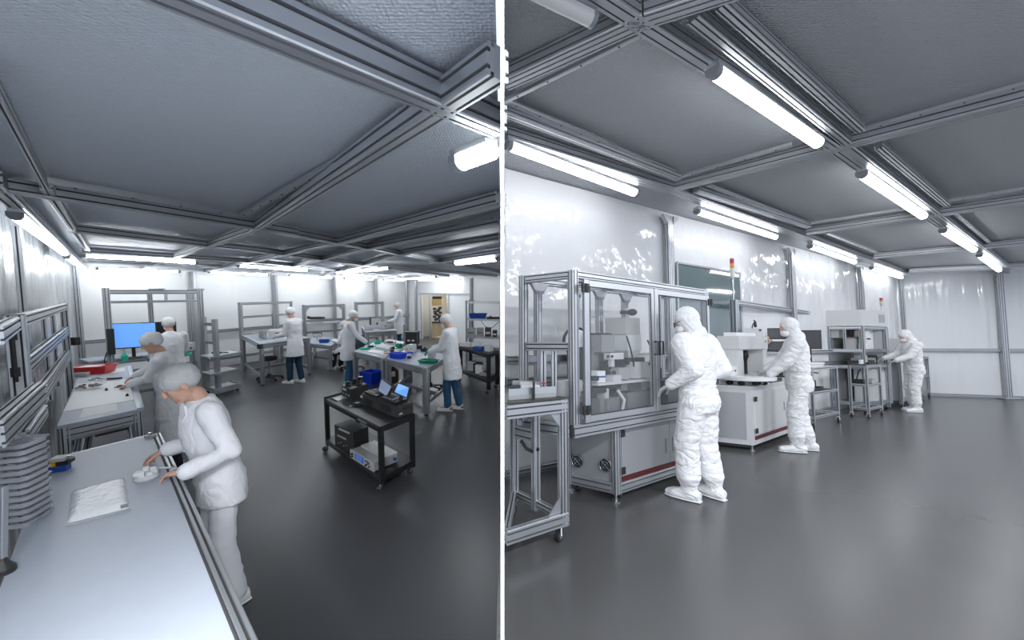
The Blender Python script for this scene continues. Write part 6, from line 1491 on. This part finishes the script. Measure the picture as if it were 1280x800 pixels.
def fold_noise(amp, fx, fz, seed, zlo=None, boost=1.0):
    def d(c):
        a = amp * (boost if zlo is not None and c.z < zlo else 1)
        t = noise.noise((c.x * fx + seed, c.y * fx + c.z * 2.5, c.z * fz + seed))
        t2 = noise.noise((c.x * fx * 2.3 + c.z * 6, c.y * fx * 2.3 + seed, c.z * fz * 1.7))
        return a * ((1 - 2 * abs(t)) * .6 + t2 * .6)
    return d

def person(room, at, face, label, style='coat', H=1.72, lean=.1, head=(.35, 0.0), hands=((.2, .35, 1.05), (-.2, .35, 1.05)), feet=((.09, .02), (-.09, -.02)),
           girth=1.0, glove=None, legs=JEANS, shoe=SHOEW, hem=.52, cap=CAPF, mask=True, seat=None, vox=.012, hvox=.0045, knees=None, curl=.6, group=None, heel=None, palm=(0, -.1, -1), fwd=None, flare=.02, glasses=False):
    """face: xy heading in the room. Local frame: x right, y ahead, z up (metres for a 1.72 m figure, then scaled)"""
    f = V3((face[0], face[1], 0)).normalized(); yaw = math.atan2(-f.x, f.y)
    k = H / 1.72; seed = hash(label) % 97 if False else sum(map(ord, label)) % 97
    g = girth
    hip = V3((0, 0, seat + .08 if seat else .90))
    def up(p):            # upper body point given above the hip, leaned forward
        p = V3(p); q = p - V3((0, 0, .90)); c, s = math.cos(lean), math.sin(lean)
        t = min(1, max(0, q.z / .12))
        c2, s2 = math.cos(lean * t), math.sin(lean * t)
        return hip + V3((q.x, q.y * c2 + q.z * s2, -q.y * s2 + q.z * c2))
    S = {1: up((.185 * g, 0, 1.40)), -1: up((-.185 * g, 0, 1.40))}
    nk = up((0, .0, 1.44)); hb = up((0, .015, 1.50))
    hp, hy = head
    hd = Matrix.Rotation(-hy, 3, 'Z') @ Matrix.Rotation(-hp - lean * .6, 3, 'X')
    hc = hb + hd @ V3((0, .02, .105))
    HD = lambda x, y, z: hc + hd @ V3((x, y, z))
    WR, EL = {}, {}
    for sd, h in ((1, hands[0]), (-1, hands[1])):
        e, w = ik(S[sd], V3(h) / k, .285, .25, (sd * .30, -.5, -.85)); EL[sd] = e; WR[sd] = w
    HP = {1: hip + V3((.088 * g, 0, 0)), -1: hip + V3((-.088 * g, 0, 0))}
    AN, KN = {}, {}
    for sd, ft in ((1, feet[0]), (-1, feet[1])):
        a = V3((ft[0], ft[1], .075)) / 1.0; kn, a2 = ik(HP[sd], a, .418, .413, (sd * .08, 1, 0.0)); KN[sd] = kn; AN[sd] = a2
    FD = {}
    # ---- body: one continuous skin
    b = MB()
    b.loft([(up((0, 0, .88)), V3((.14 * g, 0, 0)), V3((0, .10, 0))), (up((0, 0, 1.05)), V3((.125 * g, 0, 0)), V3((0, .09, 0))), (up((0, .01, 1.25)), V3((.15 * g, 0, 0)), V3((0, .105, 0))), (up((0, 0, 1.38)), V3((.165 * g, 0, 0)), V3((0, .085, 0))), (up((0, 0, 1.44)), V3((.08 * g, 0, 0)), V3((0, .06, 0)))], 18)
    b.capsule(up((0, -.01, 1.40)), .058, hb, .052)
    b.ball(hc + hd @ V3((0, -.008, .025)), .074, .094, .088, 18, 12, hd); b.ball(HD(0, .018, -.045), .058, .07, .068, 16, 10, hd)
    b.ball(HD(0, .062, -.085), .03, .026, .022, 10, 7, hd)                       # chin
    b.loft([(HD(0, .088, .022), hd @ V3((.008, 0, 0)), hd @ V3((0, .008, .004))), (HD(0, .102, -.012), hd @ V3((.013, 0, 0)), hd @ V3((0, .012, 0))), (HD(0, .100, -.026), hd @ V3((.015, 0, 0)), hd @ V3((0, .010, 0)))], 8)   # nose
    b.ball(HD(0, .052, -.01), .056, .036, .055, 14, 9, hd)                        # cheeks
    b.capsule(HD(-.03, .078, .026), .010, HD(.03, .078, .026), .010, 8)              # brow
    b.capsule(HD(-.02, .083, -.052), .007, HD(.02, .083, -.052), .007, 8)          # lips
    for sd in (1, -1): b.ball(HD(sd * .076, -.008, -.012), .009, .020, .030, 8, 8, hd)   # ears
    for sd in (1, -1):
        b.capsule(S[sd], .050, EL[sd], .040); b.capsule(EL[sd], .040, WR[sd], .027)
        b.capsule(HP[sd], .068, KN[sd], .052); b.capsule(KN[sd], .052, AN[sd], .038)
        b.capsule(AN[sd], .038, AN[sd] + V3((sd * .02, .13, -.04)), .03)
    hk = {}
    for sd in (1, -1):
        fv = (WR[sd] - EL[sd]).normalized() if fwd is None else V3(fwd[0 if sd == 1 else 1])
        fv = (fv + V3((0, .25, -.15))).normalized() if fwd is None else fv.normalized()
        hk[sd] = fv
        if glove is None: hand_shapes(b, WR[sd], fv, palm, sd, 1.0, curl)
        else: b.capsule(WR[sd], .020, WR[sd] + fv * .055, .012, 10)
    # scale everything to the figure's height at build time
    def fin(mb):
        mb.v = [p * k for p in mb.v]; return mb
    me = remesh(fin(b).mesh('person'), hvox if glove is None else max(vox * .8, .008), 3); me.materials.clear(); me.materials.append(SKIN)
    for p in me.polygons: p.material_index = 0
    me.shade_smooth()
    o = bpy.data.objects.new('person', me); COL.objects.link(o)
    o.matrix_world = room.M @ Matrix.Translation(at) @ Matrix.Rotation(yaw, 4, 'Z'); ORIGIN[o] = V3((0, 0, 0)); tag(o, label, 'person', group)
    t = o
    # ---- eyes
    for sd in (1, -1):
        m = MB(); m.ball(HD(sd * .030, .0735, .004), .009, .006, .0055, 10, 7, hd); fin(m).build('eye', DARKW, t, smooth=180)
    suit = style == 'suit'; cm = SUITM if suit else COATM
    sl = (.078, .064, .060, .050) if suit else (.074, .060, .058, .047)
    # ---- gloves
    if glove is not None:
        for sd in (1, -1):
            m = MB(); hand_shapes(m, WR[sd], hk[sd], palm, sd, 1.0, curl, 1.08); m.capsule(WR[sd] - hk[sd] * .05, .036, WR[sd], .030, 12); fin(m)
            skin_part('glove', m, glove, t, hvox, 2)
    if not suit:
        # trousers
        m = MB()
        for sd in (1, -1): m.capsule(HP[sd], max(.082, .098 * g), KN[sd], .074); m.capsule(KN[sd], .074, AN[sd] + V3((0, .0, .03)), .062)
        m.ball(hip + V3((0, 0, .02)), .135 * g, .09, .10)
        skin_part('trousers' if legs is not JEANS and legs is not DJEANS else 'jeans', fin(m), legs, t, vox, 2, fold_noise(.006, 7, 15, seed))
        # coat: body, skirt and sleeves
        m = MB(); F_ = V3((0, 1, 0)); X = V3((1, 0, 0))
        secs = [((0, -.012, 1.475), .062, .066), ((0, -.005, 1.445), .105, .082), ((0, 0, 1.415), .165, .10), ((0, .005, 1.35), .192, .125), ((0, .012, 1.24), .185, .138), ((0, .01, 1.10), .172, .130), ((0, .005, 1.0), .178, .132), ((0, 0, .90), .195, .140)]
        L_ = [(up(c), X * rx * (max(g, .88) if c[2] < 1.05 else g), F_ * ry) for c, rx, ry in secs]
        if seat:
            kc = (KN[1] + KN[-1]) / 2
            L_ += [(hip + V3((0, .02, -.05)), X * .2 * g, F_ * .16)]
            m.loft([(hip + V3((0, .0, .03)), X * .19 * g, V3((0, 0, .12))), (lerp(hip, kc, .5) + V3((0, 0, .02)), X * .2 * g, V3((0, 0, .11))), (lerp(hip, kc, .95) + V3((0, 0, 0)), X * .20 * g, V3((0, 0, .11)))], 18)
            m.loft([(kc + V3((0, .02, .05)), X * .2 * g, F_ * .10), (kc + V3((0, .04, -.2)), X * .19 * g, F_ * .08)], 16)
        else:
            z = .90; fc_ = (AN[1] + AN[-1]) / 2
            for q in (.35, .7, 1.0):
                zz = .90 + (hem - .90) * q; c = V3((fc_.x * .6 * q, fc_.y * .6 * q, zz)); L_.append((c, X * (.195 + flare * q) * max(g, .88), F_ * (.14 + flare * 1.2 * q)))
        m.loft(L_[::-1], 26)
        for sd in (1, -1):
            m.capsule(S[sd] + V3((0, 0, -.005)), max(sl[0] * g, .070), EL[sd], max(sl[1] * g, .056)); m.capsule(EL[sd], sl[2] * g, lerp(EL[sd], WR[sd], .93), sl[3])
            m.capsule(lerp(EL[sd], WR[sd], .84), sl[3] * 1.02, lerp(EL[sd], WR[sd], .97), sl[3] * .96)
        skin_part('lab_coat', fin(m), cm, t, vox, 2, fold_noise(.009, 6.5, 9, seed))
        # collar, buttons, pocket
        def front(x, z):      # how far ahead the coat's front lies at this point
            for (c0, rx0, ry0), (c1, rx1, ry1) in zip(secs, secs[1:]):
                if c1[2] <= z <= c0[2]:
                    q = (c0[2] - z) / (c0[2] - c1[2]); rx = (rx0 + (rx1 - rx0) * q) * g; ry = ry0 + (ry1 - ry0) * q
                    return c0[1] + (c1[1] - c0[1]) * q + ry * math.sqrt(max(.05, 1 - (x / rx) ** 2))
            return .06
        for sd in (1, -1):
            m = MB(); m.prism([(.004, 1.47), (.045, 1.455), (.062, 1.40), (.05, 1.375), (.006, 1.28)], lambda x, y: up((sd * x, front(x, min(y, 1.42)) - .004, y)), lambda x, y: up((sd * x, front(x, min(y, 1.42)) + .008, y))); fin(m).build('collar', cm, t)
        m = MB(); m.prism([(-.12, 1.19), (-.085, 1.185), (-.045, 1.19), (-.045, 1.29), (-.085, 1.29), (-.12, 1.29)], lambda x, y: up((x * g, front(x * g, y) - .004, y)), lambda x, y: up((x * g, front(x * g, y) + .005, y))); fin(m).build('chest_pocket', cm, t)
        for q in range(4):
            z = 1.26 - .1 * q; m = MB(); m.cyl(up((0, front(0, z) - .002, z)), up((0, front(0, z) + .005, z)), .008, n=10); fin(m).build('button', CAPF, t)
        # shoes
        for sd in (1, -1):
            a = AN[sd]; m = MB(); d = V3((sd * .05, 1, 0)).normalized(); r = V3((d.y, -d.x, 0)); zc = -(a.z)
            m.loft([(a + d * -.075 + V3((0, 0, .045 + zc)), r * .030, V3((0, 0, .040))), (a + d * -.03 + V3((0, 0, .05 + zc)), r * .040, V3((0, 0, .048))), (a + d * .05 + V3((0, 0, .042 + zc)), r * .046, V3((0, 0, .040))), (a + d * .13 + V3((0, 0, .033 + zc)), r * .050, V3((0, 0, .031))), (a + d * .185 + V3((0, 0, .028 + zc)), r * .034, V3((0, 0, .026)))], 16)
            m.capsule(a + V3((0, -.01, .0)), .046, a + V3((0, -.01, .05)), .05)
            sh = skin_part('shoe', fin(m), shoe, t, .009, 3)
            m = MB(); m.loft([(a + d * -.08 + V3((0, 0, .009 + zc)), r * .030, V3((0, 0, .008))), (a + d * .0 + V3((0, 0, .009 + zc)), r * .044, V3((0, 0, .008))), (a + d * .13 + V3((0, 0, .009 + zc)), r * .052, V3((0, 0, .008))), (a + d * .19 + V3((0, 0, .009 + zc)), r * .034, V3((0, 0, .007)))], 14); fin(m).build('sole', WHITEB, sh)
            if heel: m = MB(); m.ball(a + d * -.055 + V3((0, 0, .05 + zc)), .040, .04, .035, 10, 8); fin(m).build('heel_patch', heel, sh, smooth=180)
        # bouffant cap
        m = MB(); m.ball(HD(0, -.018, .045), .090, .108, .080, 20, 12, hd); m.ball(HD(0, -.045, .02), .082, .080, .075, 16, 10, hd)
        m.loft([(HD(0, -.012, .030), hd @ V3((.084, 0, 0)), hd @ V3((0, .100, .018))), (HD(0, -.012, .046), hd @ V3((.086, 0, 0)), hd @ V3((0, .102, .018)))], 22)
        skin_part('bouffant_cap', fin(m), cap, t, .009, 2, fold_noise(.004, 30, 30, seed))
    else:
        m = MB(); X = V3((1, 0, 0)); F_ = V3((0, 1, 0))
        secs = [((0, -.02, 1.50), .070, .075), ((0, -.012, 1.455), .115, .092), ((0, -.005, 1.415), .175, .115), ((0, 0, 1.34), .205, .140), ((0, .005, 1.22), .200, .150), ((0, .005, 1.10), .185, .140), ((0, .005, 1.035), .190, .142), ((0, .003, 1.0), .168, .125), ((0, 0, .96), .190, .140), ((0, -.005, .86), .200, .155), ((0, -.005, .78), .185, .145)]
        m.loft([(up(c), X * rx * g, F_ * ry) for c, rx, ry in secs][::-1], 26)
        for sd in (1, -1):
            m.capsule(S[sd] + V3((0, 0, -.015)), .090 * g, EL[sd], .074 * g); m.capsule(EL[sd], .072 * g, lerp(EL[sd], WR[sd], .90), .052)
            m.capsule(lerp(EL[sd], WR[sd], .8), .054, lerp(EL[sd], WR[sd], .96), .042)
            m.capsule(HP[sd] + V3((0, 0, -.03)), .108 * g, KN[sd], .090 * g); m.capsule(KN[sd], .090 * g, lerp(KN[sd], AN[sd], .62), .080 * g)
        skin_part('coverall', fin(m), cm, t, vox, 2, fold_noise(.008, 7, 13, seed, .62, 1.8))
        # waist elastic
        m = MB(); m.loft([(up((0, .003, .985)), X * .176 * g, F_ * .133), (up((0, .003, 1.0)), X * .182 * g, F_ * .139), (up((0, .003, 1.015)), X * .176 * g, F_ * .133)], 26); fin(m).build('waist_band', cm, t, smooth=60)
        # boots
        for sd in (1, -1):
            a = AN[sd]; m = MB(); d = V3((sd * .12, 1, 0)).normalized(); r = V3((d.y, -d.x, 0)); zc = -a.z
            sh = a + (KN[sd] - a).normalized()
            top = lerp(a, KN[sd], .62); mid = lerp(a, KN[sd], .30); low = lerp(a, KN[sd], .06)
            m.loft([(low + V3((0, 0, -.02)), r * .058, d * .062), (low + V3((0, 0, .02)), r * .064, d * .068), (mid, r * .088 * g, d * .090 * g), (lerp(mid, top, .75), r * .086 * g, d * .088 * g), (top, r * .072 * g, d * .074 * g), (top + V3((0, 0, .012)), r * .066 * g, d * .068 * g)], 20)
            m.loft([(a + d * -.095 + V3((0, 0, .046 + zc)), r * .034, V3((0, 0, .042))), (a + d * -.04 + V3((0, 0, .055 + zc)), r * .055, V3((0, 0, .054))), (a + d * .05 + V3((0, 0, .05 + zc)), r * .060, V3((0, 0, .048))), (a + d * .14 + V3((0, 0, .038 + zc)), r * .062, V3((0, 0, .036))), (a + d * .205 + V3((0, 0, .030 + zc)), r * .040, V3((0, 0, .027)))], 18)
            skin_part('boot_cover', fin(m), cm, t, .010, 2, fold_noise(.007, 9, 16, seed + sd))
            m = MB(); m.loft([(a + d * -.10 + V3((0, 0, .008 + zc)), r * .034, V3((0, 0, .007))), (a + d * .0 + V3((0, 0, .008 + zc)), r * .056, V3((0, 0, .007))), (a + d * .14 + V3((0, 0, .008 + zc)), r * .062, V3((0, 0, .007))), (a + d * .21 + V3((0, 0, .008 + zc)), r * .040, V3((0, 0, .006)))], 14); fin(m).build('boot_sole', WHITEB, t)
        # hood: leaves the face open at the front
        m = MB(); m.ball(HD(0, -.028, .025), .098, .108, .112, 22, 14, hd); m.ball(HD(0, -.035, -.06), .088, .085, .085, 18, 10, hd)
        m.capsule(HD(0, -.03, -.10), .082, up((0, -.02, 1.46)), .100)
        skin_part('hood', fin(m), cm, t, .009, 2, fold_noise(.005, 14, 14, seed))
        m = MB(); m.loft([(HD(0, -.05 + .09 * 0, .0) + hd @ V3((0, .052, .0)), hd @ V3((.094, 0, 0)), hd @ V3((0, .03, .105))), (HD(0, .008, .0), hd @ V3((.092, 0, 0)), hd @ V3((0, .03, .103)))], 24); fin(m).build('hood_elastic', cm, t, smooth=60)
    if glasses:
        m = MB()
        for sd in (1, -1):
            m.tube([HD(sd * .032 + .026 * math.cos(a), .098 - .006 * abs(math.cos(a)), .008 + .019 * math.sin(a)) for a in [2 * math.pi * q / 14 for q in range(15)]], .0028, 6)
            m.tube([HD(sd * .058, .092, .012), HD(sd * .082, .03, .014), HD(sd * .088, -.01, .01)], .0028, 6)
        m.tube([HD(-.008, .10, .012), HD(.008, .10, .012)], .0028, 6); fin(m).build('glasses', BLACKP, t)
    if mask:
        m = MB(); m.ball(HD(0, .058, -.048), .060, .056, .052, 18, 12, hd); m.ball(HD(0, .082, -.028), .026, .032, .026, 12, 8, hd)
        mk = skin_part('face_mask', fin(m), CAPF, t, .008, 2)
        for sd in (1, -1): m = MB(); m.tube([HD(sd * .055, .06, -.03), HD(sd * .085, .0, -.008), HD(sd * .10, -.05, .01)], .004, 6); fin(m).build('mask_strap', CAPF, mk)
    return o
# ---------------------------------------------------------------- LEFT bay workers
def hl(room, at, face, k, u, v, z):     # hand target in local coordinates
    p = room.px(u, v, z); f = V3((face[0], face[1], 0)).normalized(); r = V3((f.y, -f.x, 0)); d = p - V3(at)
    return (d.dot(r), d.dot(f), z)
nf = V3((-.70, -.62, 0))
pa = V3((-1.935, 2.47, 0)); fa = (-.62, -.78)
person(L, pa, fa, 'worker in white coat leaning over the near bench, bare hands on the pale assembly', H=1.68, lean=.15, head=(.50, .1),
       hands=(hl(L, pa, fa, 1, 209, 562, 1.085), hl(L, pa, fa, 1, 231, 590, 1.08)), girth=.74, legs=mat('white_trousers', (.80, .81, .85), .75, spec=.25), hem=.74, cap=GREYCAP, mask=False, vox=.011, hvox=.0042, curl=.75, feet=((.09, .0), (-.09, -.03)), palm=(0, .2, -1), fwd=((.55, .65, -.35), (.70, .60, -.10)), flare=.0)
fb = (-.85, -.52); pb_ = V3((-3.96, 4.40, 0))
person(L, pb_, fb, 'worker in white coat at the second bench, hands together over its mat', H=1.66, lean=.12, head=(.4, 0), hands=(hl(L, pb_, fb, 1, 166, 472, 1.07), hl(L, pb_, fb, 1, 163, 480, 1.06)), girth=.84, flare=.045, legs=NAVY, hem=.40, mask=False, hvox=.0052, vox=.013)
pc_ = V3((-5.72, 6.40, 0))
person(L, pc_, (-.75, .55), 'worker in white coat with back turned, facing the dark monitor', H=1.68, lean=.05, head=(.2, 0), hands=((.2, .35, 1.0), (-.2, .35, 1.0)), girth=.95, glove=TEAL, legs=NAVY, hem=.5, vox=.015, hvox=.007)
pd_ = V3((-4.98, 8.76, 0))
person(L, pd_, (-.95, .2), 'standing worker in lab coat and dark jeans at the bench with the white box', H=1.76, lean=.04, head=(.35, 0), hands=((.16, .34, 1.10), (-.14, .34, 1.10)), girth=.92, glove=CAPF, legs=DJEANS, hem=.62, vox=.015, hvox=.007, feet=((.08, -.06), (-.08, .10)))
ps_ = V3((-4.34, 10.25, 0))
person(L, ps_, (-.9, .25), 'seated worker in white coat on the grey chair at the low desk', H=1.70, lean=.18, head=(.35, 0), seat=.47, hands=((.18, .42, .80), (-.16, .42, .80)), girth=.95, glove=TEAL, legs=NAVY, vox=.016, hvox=.008, feet=((.10, .42), (-.10, .50)))
# chair of the seated worker
t = thing(L, 'office_chair', ps_, 'grey-backed office chair on a black star base under the seated worker', 'chair', yaw=math.atan2(.9, .25))
star_base(t, .30, .33)
m = MB(); m.loft([((0, .02, .32), V3((.20, 0, 0)), V3((0, .20, 0))), ((0, .02, .35), V3((.23, 0, 0)), V3((0, .23, 0))), ((0, .02, .38), V3((.22, 0, 0)), V3((0, .22, 0)))], 22); m.build('seat', FABG, t)
m = MB(); m.loft([((0, -.27, .56), V3((.14, 0, 0)), V3((0, .025, 0))), ((0, -.30, .68), V3((.21, 0, 0)), V3((0, .035, 0))), ((0, -.32, .84), V3((.20, 0, 0)), V3((0, .035, 0))), ((0, -.33, .95), V3((.11, 0, 0)), V3((0, .025, 0)))], 22); m.build('backrest', FABG, t)
m = MB(); m.tube([(0, -.1, .31), (0, -.32, .33), (0, -.33, .60)], .02); m.build('back_bracket', BLACKP, t)
pe_ = V3((-3.68, 8.52, 0))
person(L, pe_, (.75, .35), 'worker in lab coat and jeans with green gloves at the island bench outer end', H=1.70, lean=.12, head=(.4, 0), hands=((.10, .38, .98), (-.14, .36, .98)), girth=.92, glove=TEAL, legs=JEANS, shoe=TEAL, hem=.60, vox=.015, hvox=.007)
pf_ = V3((-3.98, 13.6, 0))
person(L, pf_, (-.95, -.1), 'far worker in white coat and jeans beside the cluttered bench, against the wall', H=1.74, lean=.06, head=(.3, 0), hands=((.2, .36, 1.08), (-.2, .36, 1.08)), girth=.95, glove=TEAL, legs=JEANS, hem=.62, vox=.018, hvox=.009)
pg_ = V3((-1.06, 6.72, 0)); fg = (-.93, .20)
person(L, pg_, fg, 'worker in lab coat, blue jeans and white trainers with green gloves over the green tray', H=1.72, lean=.06, head=(.35, 0), hands=((.10, .40, 1.09), (-.12, .36, 1.06)), girth=.98, glove=TEAL, legs=JEANS, hem=.58, vox=.013, hvox=.0055, feet=((.07, -.10), (-.08, .06)), heel=SHOEB, curl=.9)

# ---------------------------------------------------------------- RIGHT bay workers
p1 = V3((1.70, 3.53, 0)); f1_ = (-.60, .80)
person(R, p1, f1_, 'worker in white hooded coverall standing before the glass machine, back turned', style='suit', H=1.72, lean=.05, head=(.36, -.4), hands=((.12, .09, 1.06), (-.33, .09, 1.02)), girth=1.14, glasses=True, glove=GLOVEG, vox=.011, hvox=.005, feet=((.11, -.06), (-.12, .05)))
p2 = V3((3.74, 5.05, 0)); f2_ = (-.88, .45)
person(R, p2, f2_, 'worker in white hooded coverall working at the vision head of the cabinet machine', style='suit', H=1.72, lean=.04, head=(.32, -.3), hands=((.10, .36, 1.02), (-.20, .34, .98)), girth=1.02, glove=GLOVEG, vox=.012, hvox=.006, feet=((.10, -.10), (-.10, .06)))
p3 = V3((8.26, 7.94, 0)); f3_ = (-.95, .25)
person(R, p3, f3_, 'worker in white hooded coverall at the far end machine, by the curtain wall', style='suit', H=1.68, lean=.06, head=(.55, 0), hands=((.16, .42, 1.08), (-.16, .40, 1.04)), girth=1.0, glove=GLOVEG, vox=.015, hvox=.008, feet=((.09, -.02), (-.09, .05)))
